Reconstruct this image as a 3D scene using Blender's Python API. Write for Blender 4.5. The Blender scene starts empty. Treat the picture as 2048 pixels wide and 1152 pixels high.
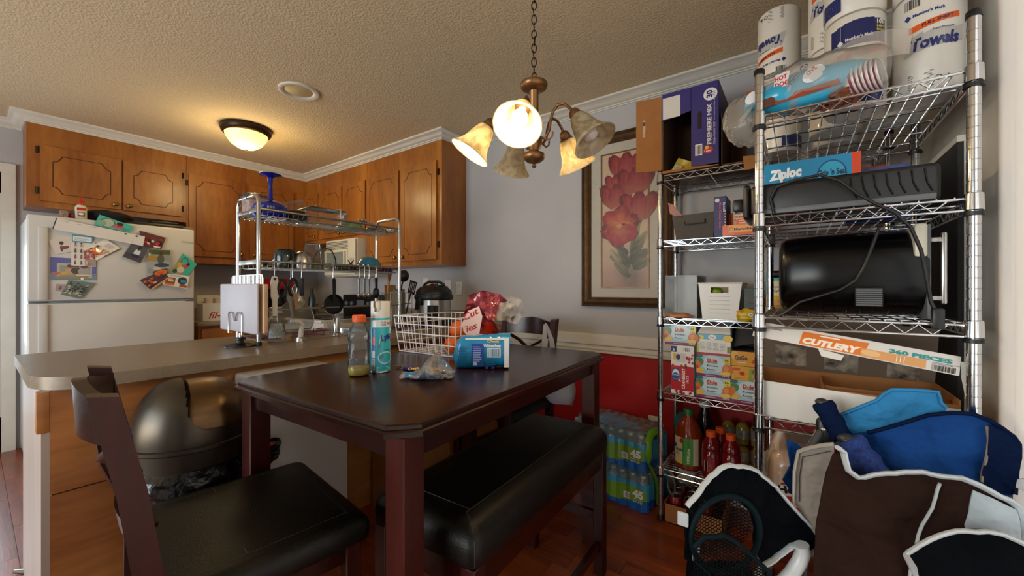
import bpy, bmesh, math, random
from mathutils import Vector, Matrix, noise
from mathutils.geometry import delaunay_2d_cdt
PI = math.pi
S = bpy.context.scene
C = S.collection
# ------------------------------------------------------------------ camera, sky, light, exposure
F, YAW, EYE = 788.0, math.radians(36.0), 1.2
cd = bpy.data.cameras.new('camera'); cam = bpy.data.objects.new('camera', cd); C.objects.link(cam)
cd.sensor_width = 36; cd.lens = F / 2048 * 36; cd.clip_start = 0.02
cam.location = (0, 0, EYE); cam.rotation_euler = (PI / 2, 0, YAW); S.camera = cam
S.view_settings.view_transform = 'Standard'; S.view_settings.look = 'None'
S.view_settings.gamma = 1; S.view_settings.use_curve_mapping = False
S.view_settings.exposure = 0.12
cy = S.cycles
cy.use_denoising = True; cy.max_bounces = 7; cy.diffuse_bounces = 4; cy.glossy_bounces = 4; cy.transparent_max_bounces = 24
cy.transmission_bounces = 5; cy.caustics_reflective = False; cy.caustics_refractive = False; cy.sample_clamp_indirect = 4.0; cy.blur_glossy = 0.5
W = bpy.data.worlds.new('world'); S.world = W; W.use_nodes = True
wb = W.node_tree.nodes['Background']; wb.inputs[0].default_value = (0.72, 0.86, 1.0, 1); wb.inputs[1].default_value = 1.3

def area(name, loc, tgt, sx, sy, power, col):
    l = bpy.data.lights.new(name, 'AREA'); l.shape = 'RECTANGLE'; l.size = sx; l.size_y = sy; l.energy = power; l.color = col
    o = bpy.data.objects.new(name, l); C.objects.link(o); o.location = loc
    o.rotation_euler = (Vector(tgt) - Vector(loc)).to_track_quat('-Z', 'Z').to_euler()
    return o
area('daylight_patio_door', (0.85, 0.35, 1.1), (-1.0, 0.35, 1.05), 2.3, 2.0, 60, (0.90, 0.95, 1.0))
area('daylight_rear_window', (-2.2, -3.0, 1.35), (-2.4, 0, 1.1), 2.6, 1.5, 62, (0.72, 0.88, 1.0))
area('ceiling_fill', (-2.2, -3.0, 0.9), (-0.9, 1.2, 3.0), 2.6, 0.8, 58, (1.0, 0.86, 0.66))  # added warm lamp aimed upward to brighten the ceiling
area('daylight_side_door', (-4.95, -0.3, 1.15), (-3, -0.25, 0.9), 0.8, 1.6, 22, (0.66, 0.87, 1.0))

# ------------------------------------------------------------------ pixel of the photograph -> point in the room
_c, _s = math.cos(YAW), math.sin(YAW)
def ray(x, y):
    a = (x - 1024) / F
    return Vector((_c * a - _s, _s * a + _c, -(y - 576) / F))
EYEV = Vector((0, 0, EYE))
def atX(x, y, X): d = ray(x, y); return EYEV + d * (X / d.x)
def atY(x, y, Y): d = ray(x, y); return EYEV + d * (Y / d.y)
def atZ(x, y, Z): d = ray(x, y); return EYEV + d * ((Z - EYE) / d.z)
def atD(x, y, D): return EYEV + ray(x, y) * D

# ------------------------------------------------------------------ colours and materials
def lin(h):
    if not isinstance(h, str): return tuple(h)
    h = h.lstrip('#'); r = []
    for i in (0, 2, 4):
        v = int(h[i:i + 2], 16) / 255
        r.append(v / 12.92 if v <= 0.04045 else ((v + 0.055) / 1.055) ** 2.4)
    return tuple(r)
def nodes(name):
    m = bpy.data.materials.new(name); m.use_nodes = True
    nt = m.node_tree
    return m, nt, nt.nodes['Principled BSDF']
def link(nt, a, b): nt.links.new(a, b)
def N(nt, t, **kw):
    n = nt.nodes.new(t)
    for k, v in kw.items():
        if k in n.inputs: n.inputs[k].default_value = v
        else: setattr(n, k, v)
    return n
def mat(name, col, rough=0.5, metal=0.0, var=0.12, vs=9.0, bump=0.0, bs=60.0, bd=0.01, coat=0.0, emit=None, es=0, alpha=1.0, trans=0.0, spec=0.5, stretch=(1, 1, 1), aniso=0):
    m, nt, p = nodes(name)
    c = lin(col)
    p.inputs['Roughness'].default_value = rough; p.inputs['Metallic'].default_value = metal
    p.inputs['Coat Weight'].default_value = coat; p.inputs['Specular IOR Level'].default_value = spec
    p.inputs['Transmission Weight'].default_value = trans; p.inputs['Alpha'].default_value = alpha
    tc = N(nt, 'ShaderNodeTexCoord'); mp = N(nt, 'ShaderNodeMapping'); mp.inputs['Scale'].default_value = stretch
    link(nt, tc.outputs['Object'], mp.inputs[0])
    nz = N(nt, 'ShaderNodeTexNoise', Scale=vs, Detail=4.0)
    link(nt, mp.outputs[0], nz.inputs['Vector'])
    rp = N(nt, 'ShaderNodeValToRGB')
    rp.color_ramp.elements[0].position = 0.3; rp.color_ramp.elements[1].position = 0.7
    rp.color_ramp.elements[0].color = tuple(max(0, v * (1 - var)) for v in c) + (1,)
    rp.color_ramp.elements[1].color = tuple(min(1, v * (1 + var)) for v in c) + (1,)
    link(nt, nz.outputs['Fac'], rp.inputs[0]); link(nt, rp.outputs[0], p.inputs['Base Color'])
    if bump:
        b = N(nt, 'ShaderNodeTexNoise', Scale=bs, Detail=3.0); link(nt, mp.outputs[0], b.inputs['Vector'])
        bn = N(nt, 'ShaderNodeBump', Strength=bump, Distance=bd); link(nt, b.outputs['Fac'], bn.inputs['Height']); link(nt, bn.outputs[0], p.inputs['Normal'])
    if emit:
        p.inputs['Emission Color'].default_value = lin(emit) + (1,); p.inputs['Emission Strength'].default_value = es
    return m
def wood(name, c1, c2, rough=0.35, scale=5.0, stretch=(1, 1, 0.12), coat=0.2, spread=(0.3, 0.75), spec=0.5):
    m, nt, p = nodes(name)
    tc = N(nt, 'ShaderNodeTexCoord'); mp = N(nt, 'ShaderNodeMapping'); mp.inputs['Scale'].default_value = stretch
    link(nt, tc.outputs['Object'], mp.inputs[0])
    n1 = N(nt, 'ShaderNodeTexNoise', Scale=scale, Detail=5.0, Distortion=1.2); link(nt, mp.outputs[0], n1.inputs['Vector'])
    n2 = N(nt, 'ShaderNodeTexNoise', Scale=scale * 14, Detail=3.0, Distortion=0.3); link(nt, mp.outputs[0], n2.inputs['Vector'])
    mx = N(nt, 'ShaderNodeMath', operation='MULTIPLY_ADD'); link(nt, n2.outputs['Fac'], mx.inputs[0]); mx.inputs[1].default_value = 0.35
    link(nt, n1.outputs['Fac'], mx.inputs[2])
    rp = N(nt, 'ShaderNodeValToRGB'); e = rp.color_ramp.elements
    e[0].position = spread[0] + 0.17; e[1].position = spread[1] + 0.17
    e[0].color = lin(c1) + (1,); e[1].color = lin(c2) + (1,)
    link(nt, mx.outputs[0], rp.inputs[0]); link(nt, rp.outputs[0], p.inputs['Base Color'])
    bn = N(nt, 'ShaderNodeBump', Strength=0.08, Distance=0.005); link(nt, n2.outputs['Fac'], bn.inputs['Height']); link(nt, bn.outputs[0], p.inputs['Normal'])
    p.inputs['Specular IOR Level'].default_value = spec; p.inputs['Roughness'].default_value = rough; p.inputs['Coat Weight'].default_value = coat; p.inputs['Coat Roughness'].default_value = 0.15
    return m
def film(name, col, opac=0.25, rough=0.12, gloss=0.25, milky=None):
    """thin clear plastic or glass: see-through, with a fresnel sheen and a little haze"""
    m = bpy.data.materials.new(name); m.use_nodes = True; nt = m.node_tree; nt.nodes.clear()
    out = N(nt, 'ShaderNodeOutputMaterial'); tr = N(nt, 'ShaderNodeBsdfTransparent'); tr.inputs[0].default_value = lin(col) + (1,)
    di = N(nt, 'ShaderNodeBsdfPrincipled', Roughness=rough); di.inputs['Base Color'].default_value = lin(milky or col) + (1,)
    m1 = N(nt, 'ShaderNodeMixShader'); m1.inputs[0].default_value = opac; link(nt, tr.outputs[0], m1.inputs[1]); link(nt, di.outputs[0], m1.inputs[2])
    gl = N(nt, 'ShaderNodeBsdfGlossy', Roughness=rough * 0.6); fr = N(nt, 'ShaderNodeLayerWeight', Blend=gloss)
    tc = N(nt, 'ShaderNodeTexCoord'); nz = N(nt, 'ShaderNodeTexNoise', Scale=24.0, Detail=3.0); link(nt, tc.outputs['Object'], nz.inputs['Vector'])
    bn = N(nt, 'ShaderNodeBump', Strength=0.25, Distance=0.01); link(nt, nz.outputs['Fac'], bn.inputs['Height']); link(nt, bn.outputs[0], gl.inputs['Normal'])
    m2 = N(nt, 'ShaderNodeMixShader'); link(nt, fr.outputs['Fresnel'], m2.inputs[0]); link(nt, m1.outputs[0], m2.inputs[1]); link(nt, gl.outputs[0], m2.inputs[2])
    link(nt, m2.outputs[0], out.inputs[0])
    return m
def printed(name, rough, coat=0.0):
    m, nt, p = nodes(name)
    a = N(nt, 'ShaderNodeAttribute', attribute_name='Col'); link(nt, a.outputs['Color'], p.inputs['Base Color'])
    p.inputs['Roughness'].default_value = rough; p.inputs['Coat Weight'].default_value = coat
    return m
PM = printed('printed_card', 0.45); PG = printed('printed_gloss', 0.25, 0.3)

# ------------------------------------------------------------------ mesh building
class B:
    def __init__(self): self.v = []; self.f = []; self.mi = []; self.c = []; self.T = Matrix()
    def add(self, vs, fs, mi=0, col=None):
        o = len(self.v); T = self.T
        self.v += [T @ Vector(p) for p in vs]
        for f in fs: self.f.append([i + o for i in f]); self.mi.append(mi); self.c.append(col)
        return self
    def box(self, a, b, mi=0, col=None):
        x0, y0, z0 = a; x1, y1, z1 = b
        return self.add([(x0,y0,z0),(x1,y0,z0),(x1,y1,z0),(x0,y1,z0),(x0,y0,z1),(x1,y0,z1),(x1,y1,z1),(x0,y1,z1)],
                        [(3,2,1,0),(4,5,6,7),(0,1,5,4),(1,2,6,5),(2,3,7,6),(3,0,4,7)], mi, col)
    def bm(self, bm, mi=0, col=None):
        bm.verts.ensure_lookup_table(); bm.verts.index_update()
        self.add([v.co.copy() for v in bm.verts], [[v.index for v in f.verts] for f in bm.faces], mi, col); bm.free(); return self
    def rbox(self, a, b, r=0.01, seg=2, mi=0, col=None, taper=None):
        bm = bmesh.new(); bmesh.ops.create_cube(bm, size=1)
        for v in bm.verts:
            k = [(p + q) / 2 + v.co[i] * (q - p) for i, (p, q) in enumerate(zip(a, b))]
            if taper and v.co.z < 0:
                cx, cyy = (a[0] + b[0]) / 2, (a[1] + b[1]) / 2
                k[0] = cx + (k[0] - cx) * taper; k[1] = cyy + (k[1] - cyy) * taper
            v.co = k
        bmesh.ops.bevel(bm, geom=list(bm.edges), offset=r, segments=seg, profile=0.5, affect='EDGES', clamp_overlap=True)
        return self.bm(bm, mi, col)
    def lathe(self, prof, n=20, c=(0, 0, 0), mi=0, col=None, sx=1, sy=1, caps=True, M=None):
        vs, fs = [], []; T = (M or Matrix.Translation(c))
        for r, z in prof:
            for i in range(n):
                a = 2 * PI * i / n; vs.append(T @ Vector((r * math.cos(a) * sx, r * math.sin(a) * sy, z)))
        for k in range(len(prof) - 1):
            for i in range(n):
                j = (i + 1) % n; fs.append((k * n + i, k * n + j, (k + 1) * n + j, (k + 1) * n + i))
        if caps:
            if prof[0][0] > 1e-5: fs.append(tuple(range(n - 1, -1, -1)))
            if prof[-1][0] > 1e-5: fs.append(tuple((len(prof) - 1) * n + i for i in range(n)))
        return self.add(vs, fs, mi, col)
    def tube(self, pts, r=0.004, n=6, mi=0, col=None, closed=False, flat=1.0):
        pts = [Vector(p) for p in pts]; m = len(pts); vs, fs = [], []; up = None
        for k, p in enumerate(pts):
            a = pts[(k - 1) % m] if (k or closed) else p; b = pts[(k + 1) % m] if (k < m - 1 or closed) else p
            d = (b - a)
            d = d.normalized() if d.length > 1e-9 else Vector((0, 0, 1))
            if up is None: up = Vector((0, 0, 1)) if abs(d.z) < 0.9 else Vector((1, 0, 0))
            s = d.cross(up)
            if s.length < 1e-4: s = d.orthogonal()
            s.normalize(); u = s.cross(d).normalized(); up = u
            rr = r[k] if isinstance(r, (list, tuple)) else r
            for i in range(n):
                t = 2 * PI * i / n + PI / n; vs.append(p + s * (rr * math.cos(t)) + u * (rr * flat * math.sin(t)))
        for k in range(m if closed else m - 1):
            q = (k + 1) % m
            for i in range(n):
                j = (i + 1) % n; fs.append((k * n + i, k * n + j, q * n + j, q * n + i))
        if not closed: fs += [tuple(range(n - 1, -1, -1)), tuple((m - 1) * n + i for i in range(n))]
        return self.add(vs, fs, mi, col)
    def prism(self, poly, h0, h1, O=(0,0,0), U=(1,0,0), V=(0,1,0), mi=0, col=None):
        """extrude a 2D outline (U, V axes at O) from h0 to h1 along U x V"""
        O, U, V = Vector(O), Vector(U), Vector(V); Nn = U.cross(V).normalized(); n = len(poly)
        vs = [O + U * a + V * b + Nn * h0 for a, b in poly] + [O + U * a + V * b + Nn * h1 for a, b in poly]
        fs = [tuple(range(n - 1, -1, -1)), tuple(range(n, 2 * n))] + [(i, (i + 1) % n, n + (i + 1) % n, n + i) for i in range(n)]
        return self.add(vs, fs, mi, col)
    def grid(self, fn, nu, nv, mi=0, col=None, wrap=False):
        vs = [fn(i / nu, j / nv) for j in range(nv + 1) for i in range(nu + (0 if wrap else 1))]; w = nu if wrap else nu + 1
        fs = [(j * w + i, j * w + (i + 1) % w, (j + 1) * w + (i + 1) % w, (j + 1) * w + i) for j in range(nv) for i in range(nu)]
        return self.add(vs, fs, mi, col)
    def blob(self, c, r, amp=0.1, fr=3.0, seed=0, nu=24, nv=14, mi=0, pw=1.0, flatbot=None, col=None):
        c = Vector(c)
        def fn(u, v):
            t = 2 * PI * u; p = PI * v
            d = Vector((math.sin(p) * math.cos(t), math.sin(p) * math.sin(t), -math.cos(p)))
            if pw != 1: d = Vector([math.copysign(abs(q) ** pw, q) for q in d])
            k = 1 + amp * noise.noise(d * fr + Vector((seed * 7.1, seed * 3.3, seed))) + amp * 0.5 * noise.noise(d * fr * 2.7 + Vector((seed, 0, 9)))
            q = Vector((d.x * r[0], d.y * r[1], d.z * r[2])) * k
            if flatbot is not None: q.z = max(q.z, flatbot)
            return c + q
        return self.grid(fn, nu, nv, mi, col, wrap=True)
def mesh(name, b, mats, smooth=0.7):
    me = bpy.data.meshes.new(name); me.from_pydata([tuple(v) for v in b.v], [], b.f)
    for m in (mats if isinstance(mats, (list, tuple)) else [mats]): me.materials.append(m)
    me.polygons.foreach_set('material_index', b.mi)
    if any(c is not None for c in b.c):
        a = me.color_attributes.new('Col', 'FLOAT_COLOR', 'CORNER'); buf = []
        for p, c in zip(b.f, b.c):
            if c and isinstance(c[0], tuple): [buf.extend(q + (1.0,)) for q in c]
            else: buf.extend(((c or (1, 1, 1)) + (1.0,)) * len(p))
        a.data.foreach_set('color', buf)
    me.update()
    if smooth: me.shade_smooth(); me.set_sharp_from_angle(angle=smooth)
    return me
def part(name, b, mats, parent=None, kind=None, label=None, world=False, smooth=0.7):
    """one mesh object; with world=True its points are room coordinates, else those of its parent"""
    if world and parent is not None:
        Mi = absmat(parent).inverted(); b.v = [Mi @ v for v in b.v]
    o = bpy.data.objects.new(name, mesh(name, b, mats, smooth)); C.objects.link(o)
    if parent is not None: o.parent = parent
    if kind: o['kind'] = kind
    if label: o['label'] = label
    return o
def absmat(o):
    M = Matrix.LocRotScale(o.location, o.rotation_euler, o.scale)
    return absmat(o.parent) @ M if o.parent else M
def thing(name, label, cat, loc=(0, 0, 0), rz=0.0, group=None, rot=None):
    o = bpy.data.objects.new(name, None); C.objects.link(o); o.empty_display_size = 0.05
    o.location = loc; o.rotation_euler = rot or (0, 0, rz); o['label'] = label; o['category'] = cat
    if group: o['group'] = group
    return o
def solo(name, label, cat, b, mats, loc=None, group=None, smooth=0.7, kind=None):
    """a thing that is one mesh, given in room coordinates; its origin goes to its base"""
    if loc is None:
        xs, ys, zs = zip(*[tuple(v) for v in b.v]); loc = ((min(xs) + max(xs)) / 2, (min(ys) + max(ys)) / 2, min(zs))
    L = Vector(loc); b.v = [v - L for v in b.v]
    o = part(name, b, mats, smooth=smooth); o.location = L; o['label'] = label; o['category'] = cat
    if group: o['group'] = group
    if kind: o['kind'] = kind
    return o
def struct(name, b, mats, parent=None, smooth=0.7):
    o = part(name, b, mats, parent, smooth=smooth)
    if parent is None: o['kind'] = 'structure'
    return o
def kids(o): return list(o.children)
def dup(root, loc, rz=None, label=None, group=None):
    r = root.copy(); C.objects.link(r); r.location = loc
    if rz is not None: r.rotation_euler = (0, 0, rz)
    if label: r['label'] = label
    if group: r['group'] = group
    for ch in kids(root):
        c = ch.copy(); C.objects.link(c); c.parent = r
        for g in kids(ch):
            d = g.copy(); C.objects.link(d); d.parent = c
    return r

# ------------------------------------------------------------------ flat print: shapes and lettering on a surface
_tc = {}
def textmesh(s, shear=0.0, bold=0.0):
    k = (s, shear, bold)
    if k not in _tc:
        cu = bpy.data.curves.new('t', 'FONT'); cu.body = s; cu.size = 1; cu.shear = shear; cu.offset = bold; cu.resolution_u = 2
        o = bpy.data.objects.new('t', cu); C.objects.link(o)
        e = o.evaluated_get(bpy.context.evaluated_depsgraph_get()); me = e.to_mesh()
        vs = [(v.co.x, v.co.y) for v in me.vertices]; fs = [tuple(p.vertices) for p in me.polygons]
        e.to_mesh_clear(); bpy.data.objects.remove(o); bpy.data.curves.remove(cu); _tc[k] = (vs, fs)
    return _tc[k]
class Pr:
    """a print of size w x h; fn(u, v, lift) maps it onto the thing"""
    def __init__(self, fn, step=0.0002): self.fn = fn; self.b = B(); self.k = 1; self.step = step
    def _put(self, vs, fs, col):
        l = self.k * self.step; self.k += 1
        c = lin(col) if isinstance(col, str) else col
        self.b.add([self.fn(x, y, l) for x, y in vs], fs, 0, c); return self
    def rect(self, x, y, w, h, col, n=1, m=1):
        vs = [(x + w * i / n, y + h * j / m) for j in range(m + 1) for i in range(n + 1)]
        return self._put(vs, [(j * (n + 1) + i, j * (n + 1) + i + 1, (j + 1) * (n + 1) + i + 1, (j + 1) * (n + 1) + i) for j in range(m) for i in range(n)], col)
    def poly(self, pts, col): return self._put(pts, [tuple(range(len(pts)))], col)
    def ell(self, x, y, rx, ry, col, n=20, rot=0.0, a0=0.0, a1=2 * PI):
        c, s = math.cos(rot), math.sin(rot); P = []
        for i in range(n):
            a = a0 + (a1 - a0) * i / n; p, q = rx * math.cos(a), ry * math.sin(a); P.append((x + p * c - q * s, y + p * s + q * c))
        return self.poly(P, col)
    def ring(self, x, y, rx, ry, t, col, n=24):
        vs = [(x + (rx - k * t) * math.cos(2 * PI * i / n), y + (ry - k * t) * math.sin(2 * PI * i / n)) for k in (0, 1) for i in range(n)]
        return self._put(vs, [(i, (i + 1) % n, n + (i + 1) % n, n + i) for i in range(n)], col)
    def text(self, s, x, y, size, col, w=None, rot=0.0, shear=0.0, bold=0.02, align='l', arc=0.0):
        vs, fs = textmesh(s, shear, bold)
        if not vs: return self
        x0 = min(p[0] for p in vs); x1 = max(p[0] for p in vs); sx = size
        if w: sx = w / (x1 - x0)
        L = (x1 - x0) * sx; ox = {'l': 0, 'c': -L / 2, 'r': -L}[align]; c, q = math.cos(rot), math.sin(rot); P = []
        for a, b in vs:
            a = (a - x0) * sx + ox; b = b * size + arc * math.sin(PI * min(1, max(0, (a - ox) / L))) ; P.append((x + a * c - b * q, y + a * q + b * c))
        return self._put(P, fs, col)
    def lines(self, x, y, w, h, n, col, fill=0.5, seed=1):
        rnd = random.Random(seed); st = h / n
        for i in range(n): self.rect(x, y + i * st, w * rnd.uniform(0.7, 1), st * fill, col); self.k -= 1
        self.k += 1; return self
    def bars(self, x, y, w, h, col='#111111', n=22, seed=2, bg='#f4f4f2'):
        rnd = random.Random(seed)
        if bg: self.rect(x - w * 0.06, y - h * 0.1, w * 1.12, h * 1.2, bg)
        p = 0; st = w / n
        for i in range(n):
            ww = st * rnd.choice((0.3, 0.5, 0.75)); self.rect(x + i * st, y, ww, h, col); self.k -= 1
        self.k += 1; return self
    def done(self, name, parent, mt=None, world=True, label=None): return part(name, self.b, mt or PM, parent, world=world, label=label, smooth=0)
def flat(O, U, V):
    O, U, V = Vector(O), Vector(U), Vector(V); n = U.cross(V).normalized()
    return lambda u, v, l: O + U * u + V * v + n * l
def quad(p00, p10, p11, p01, w=1.0, h=1.0):
    p00, p10, p11, p01 = map(Vector, (p00, p10, p11, p01)); n = (p10 - p00).cross(p01 - p00).normalized()
    def fn(u, v, l):
        a, b = u / w, v / h
        return p00 * (1 - a) * (1 - b) + p10 * a * (1 - b) + p11 * a * b + p01 * (1 - a) * b + n * l
    return fn
def cyl(c, r, a0, M=None):
    """u = arc length from angle a0 (counter-clockwise), v = height"""
    def fn(u, v, l):
        t = a0 + u / r; p = Vector((math.cos(t) * (r + l), math.sin(t) * (r + l), v))
        return (M @ p) if M else Vector(c) + p
    return fn
def sheet(outline, th, step, bulge=None, O=(0,0,0), U=(1,0,0), V=(0,0,1), mi=0, b=None):
    """cloth or film: a 2D outline filled with a grid of points, bulged along its normal and given thickness"""
    b = b or B(); O, U, V = Vector(O), Vector(U), Vector(V); n = U.cross(V).normalized()
    pts = [Vector(p) for p in outline]; m = len(pts); dense = []
    for i in range(m):
        p, q = pts[i], pts[(i + 1) % m]; k = max(1, int((q - p).length / step))
        dense += [p + (q - p) * (j / k) for j in range(k)]
    m = len(dense); xs = [p.x for p in dense]; ys = [p.y for p in dense]; extra = []
    def inside(x, y):
        r = False
        for i in range(m):
            a, c = dense[i], dense[i - 1]
            if (a.y > y) != (c.y > y) and x < (c.x - a.x) * (y - a.y) / (c.y - a.y) + a.x: r = not r
        return r
    y = min(ys) + step / 2; row = 0
    while y < max(ys):
        x = min(xs) + step * (0.5 if row % 2 else 0.9)
        while x < max(xs):
            if inside(x, y) and min((Vector((x, y)) - d).length for d in dense) > step * 0.45: extra.append(Vector((x, y)))
            x += step
        y += step * 0.87; row += 1
    vs, es, fs, *_ = delaunay_2d_cdt(dense + extra, [(i, (i + 1) % m) for i in range(m)], [], 1, 1e-6)
    fs = [tuple(f) for f in fs]; k = len(vs)
    h = [bulge(p.x, p.y) if bulge else 0.0 for p in vs]
    P = [O + U * p.x + V * p.y + n * h[i] for i, p in enumerate(vs)] + [O + U * p.x + V * p.y + n * (h[i] - th) for i, p in enumerate(vs)]
    ec = {}
    for f in fs:
        for i in range(len(f)): ec[(f[i], f[(i + 1) % len(f)])] = 1
    side = [(a, a + k, c + k, c) for (a, c) in ec if (c, a) not in ec]
    b.add(P, fs + [tuple(i + k for i in reversed(f)) for f in fs] + side, mi)
    return b
def nz(x, y, s, sd=0): return noise.noise(Vector((x * s, y * s, sd * 5.7)))

# ================================================================== materials
M = {}
M['wall'] = mat('wall_paint', '#b2b0b2', 0.75, var=0.03, vs=3, bump=0.03, bs=180)
M['red'] = mat('red_wall_paint', '#a80d12', 0.6, var=0.06, vs=4, bump=0.03, bs=160)
M['ceil'] = mat('popcorn_ceiling', '#d2be9e', 0.9, var=0.05, vs=60, bump=0.45, bs=95)
M['trim'] = mat('white_trim', '#d3cec4', 0.45, var=0.04)
M['maple'] = wood('maple_cabinet', '#7a4111', '#ab6b28', 0.38, 3.2, (1, 1, 0.22))
M['maple_d'] = wood('maple_groove', '#2c1204', '#4a220a', 0.6)
M['panel'] = wood('peninsula_panel', '#8f5526', '#c98a4c', 0.42, 3.0, (1, 0.18, 1))
M['floor'] = wood('laminate_floor', '#5f2210', '#a8501f', 0.3, 5.0, (0.1, 1, 1), coat=0.2)
M['espresso'] = wood('espresso_wood', '#190503', '#2f0c06', 0.25, 4.0, (0.3, 1, 1), coat=0.0, spec=0.4)
M['espresso_v'] = wood('espresso_wood_upright', '#1c0604', '#431006', 0.36, 4.0, (1, 1, 0.12), coat=0.0, spec=0.35)
M['leather'] = mat('black_leather', '#090705', 0.44, var=0.3, vs=14, bump=0.12, bs=220, spec=0.28)
M['laminate'] = mat('counter_laminate', '#857767', 0.32, var=0.10, vs=55)
M['fridge'] = mat('white_enamel', '#c9c7c4', 0.22, var=0.015, vs=2, bump=0.02, bs=150)
M['gasket'] = mat('grey_gasket', '#70767a', 0.6)
M['black'] = mat('black_plastic', '#0d0d0e', 0.4, var=0.2)
M['blackgloss'] = mat('black_gloss', '#050506', 0.26, var=0.2, spec=0.3)
M['chrome'] = mat('chrome', '#d2d3d4', 0.14, 1.0, var=0.03)
M['steel'] = mat('brushed_steel', '#b4b2ae', 0.3, 1.0, var=0.08, vs=30, stretch=(1, 1, 0.05))
M['bronze'] = mat('antique_bronze', '#8a6644', 0.38, 0.85, var=0.18, vs=12)
M['darkbronze'] = mat('dark_bronze', '#3a2a1c', 0.4, 0.8)
M['brass'] = mat('aged_brass', '#8f7440', 0.3, 0.9)
M['whitep'] = mat('white_plastic', '#d8d6d2', 0.35, var=0.02)
M['cream'] = mat('cream_plastic', '#cfc9b6', 0.35, var=0.03)
M['greyp'] = mat('grey_plastic', '#5c5f63', 0.45)
M['clear'] = film('clear_plastic', '#f2f4f5', 0.06, 0.07, 0.12)
M['pet'] = film('bottle_clear', '#ebeff2', 0.08, 0.06, 0.22, milky='#c9ced4')
M['glass'] = film('clear_glass', '#eef3f2', 0.05, 0.04, 0.14)
M['bagfilm'] = film('clear_bag', '#f6f4f0', 0.20, 0.16, 0.12, milky='#e8e0d6')
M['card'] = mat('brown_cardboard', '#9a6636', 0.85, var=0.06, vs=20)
M['card_d'] = mat('shaded_cardboard', '#5d4231', 0.9, var=0.06, vs=20)  # darker copy of the cardboard, carton shade put into its colour
M['paper'] = mat('white_paper', '#d6d2cb', 0.7, var=0.03)
M['water'] = film('bottle_plastic', '#dfeaf2', 0.10, 0.06, 0.3, milky='#b8cad6')

# ================================================================== the room
XL, YF, XR, YR, ZC = -4.72, 2.48, 0.41, -2.8, 2.44
def sweep(b, prof, path, closed=False):
    """run a (distance, height) profile along a wall line; the room lies to the right of the way"""
    P = [Vector(p) for p in path]; n = len(P); k = len(prof); vs = []
    for i, p in enumerate(P):
        d1 = (p - P[i - 1]).normalized() if i else None; d2 = (P[i + 1] - p).normalized() if i < n - 1 else None
        n1 = Vector((d1.y, -d1.x)) if d1 else None; n2 = Vector((d2.y, -d2.x)) if d2 else None
        m = n1 if n2 is None else n2 if n1 is None else (n1 + n2) / (1 + n1.dot(n2))
        vs += [(p.x + m.x * a, p.y + m.y * a, z) for a, z in prof]
    fs = [(i * k + j, (i + 1) * k + j, (i + 1) * k + j + 1, i * k + j + 1) for i in range(n - 1) for j in range(k - 1)]
    fs += [tuple(range(k)), tuple((n - 1) * k + j for j in reversed(range(k)))]
    return b.add(vs, fs)
# floor boards: a base slab and single laminate boards on it
fl = struct('floor', B().box((XL - 1.0, YR, -0.06), (XR, YF, -0.012)), M['maple_d'])
rnd = random.Random(4); bw = 0.098; boards = {}; BLn = 0.81
for i in range(int((YF + 0.9) / bw) + 1):
    y = YF - (i + 1) * bw; x = XL - 1.0 - rnd.uniform(0, 0.8)
    while x < XR:
        x0, x1 = max(x, XL - 1.0), min(x + BLn, XR)
        if x1 - x0 > 0.03:
            key = round(x1 - x0, 3)
            if key not in boards:
                o = part('board', B().box((0.0007, 0.0007, -0.012), (key - 0.0007, bw - 0.0007, 0)), M['floor'], fl); boards[key] = o
            else:
                o = boards[key].copy(); C.objects.link(o); o.parent = fl
            o.location = (x0, y, rnd.uniform(-0.0004, 0))
        x += BLn
# give every board its own grain by an object-random offset
nt = M['floor'].node_tree; mp = [n for n in nt.nodes if n.type == 'MAPPING'][0]; oi = N(nt, 'ShaderNodeObjectInfo')
cm = N(nt, 'ShaderNodeCombineXYZ'); ml = N(nt, 'ShaderNodeMath', operation='MULTIPLY'); ml.inputs[1].default_value = 37.0
link(nt, oi.outputs['Random'], ml.inputs[0]); [link(nt, ml.outputs[0], cm.inputs[i]) for i in (0, 1, 2)]; link(nt, cm.outputs[0], mp.inputs['Location'])

struct('ceiling', B().box((XL - 0.1, YR, ZC), (XR + 0.1, YF + 0.1, ZC + 0.08)), M['ceil'])
struct('wall_far', B().box((XL - 0.1, YF, 0), (-1.87, YF + 0.1, ZC)).box((-1.87, YF, 0.80), (XR + 0.1, YF + 0.1, ZC)).box((-1.87, YF, 0), (XR + 0.1, YF + 0.1, 0.80), 1), [M['wall'], M['red']])
DY0, DY1, DH = -0.72, 0.135, 2.05
struct('wall_left', B().box((XL - 0.1, DY1, 0), (XL, YF, ZC)).box((XL - 0.1, YR, 0), (XL, DY0, ZC)).box((XL - 0.1, DY0, DH), (XL, DY1, ZC)), M['wall'])
SY0, SY1 = -0.85, 1.50
struct('wall_right', B().box((XR, SY1, 0), (XR + 0.1, YF, ZC)).box((XR, YR, 0), (XR + 0.1, SY0, ZC)).box((XR, SY0, 2.08), (XR + 0.1, SY1, ZC)), M['trim'])
struct('wall_rear', B().box((XL - 0.1, YR - 0.1, 0), (-3.6, YR, ZC)).box((-0.8, YR - 0.1, 0), (XR + 0.1, YR, ZC)).box((-3.6, YR - 0.1, 2.15), (-0.8, YR, ZC)).box((-3.6, YR - 0.1, 0), (-0.8, YR, 0.55)), M['wall'])
w = struct('window_1', B().box((-3.6, YR - 0.06, 0.55), (-0.8, YR - 0.03, 0.60)).box((-3.6, YR - 0.06, 2.10), (-0.8, YR - 0.03, 2.15)), M['trim'])
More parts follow.
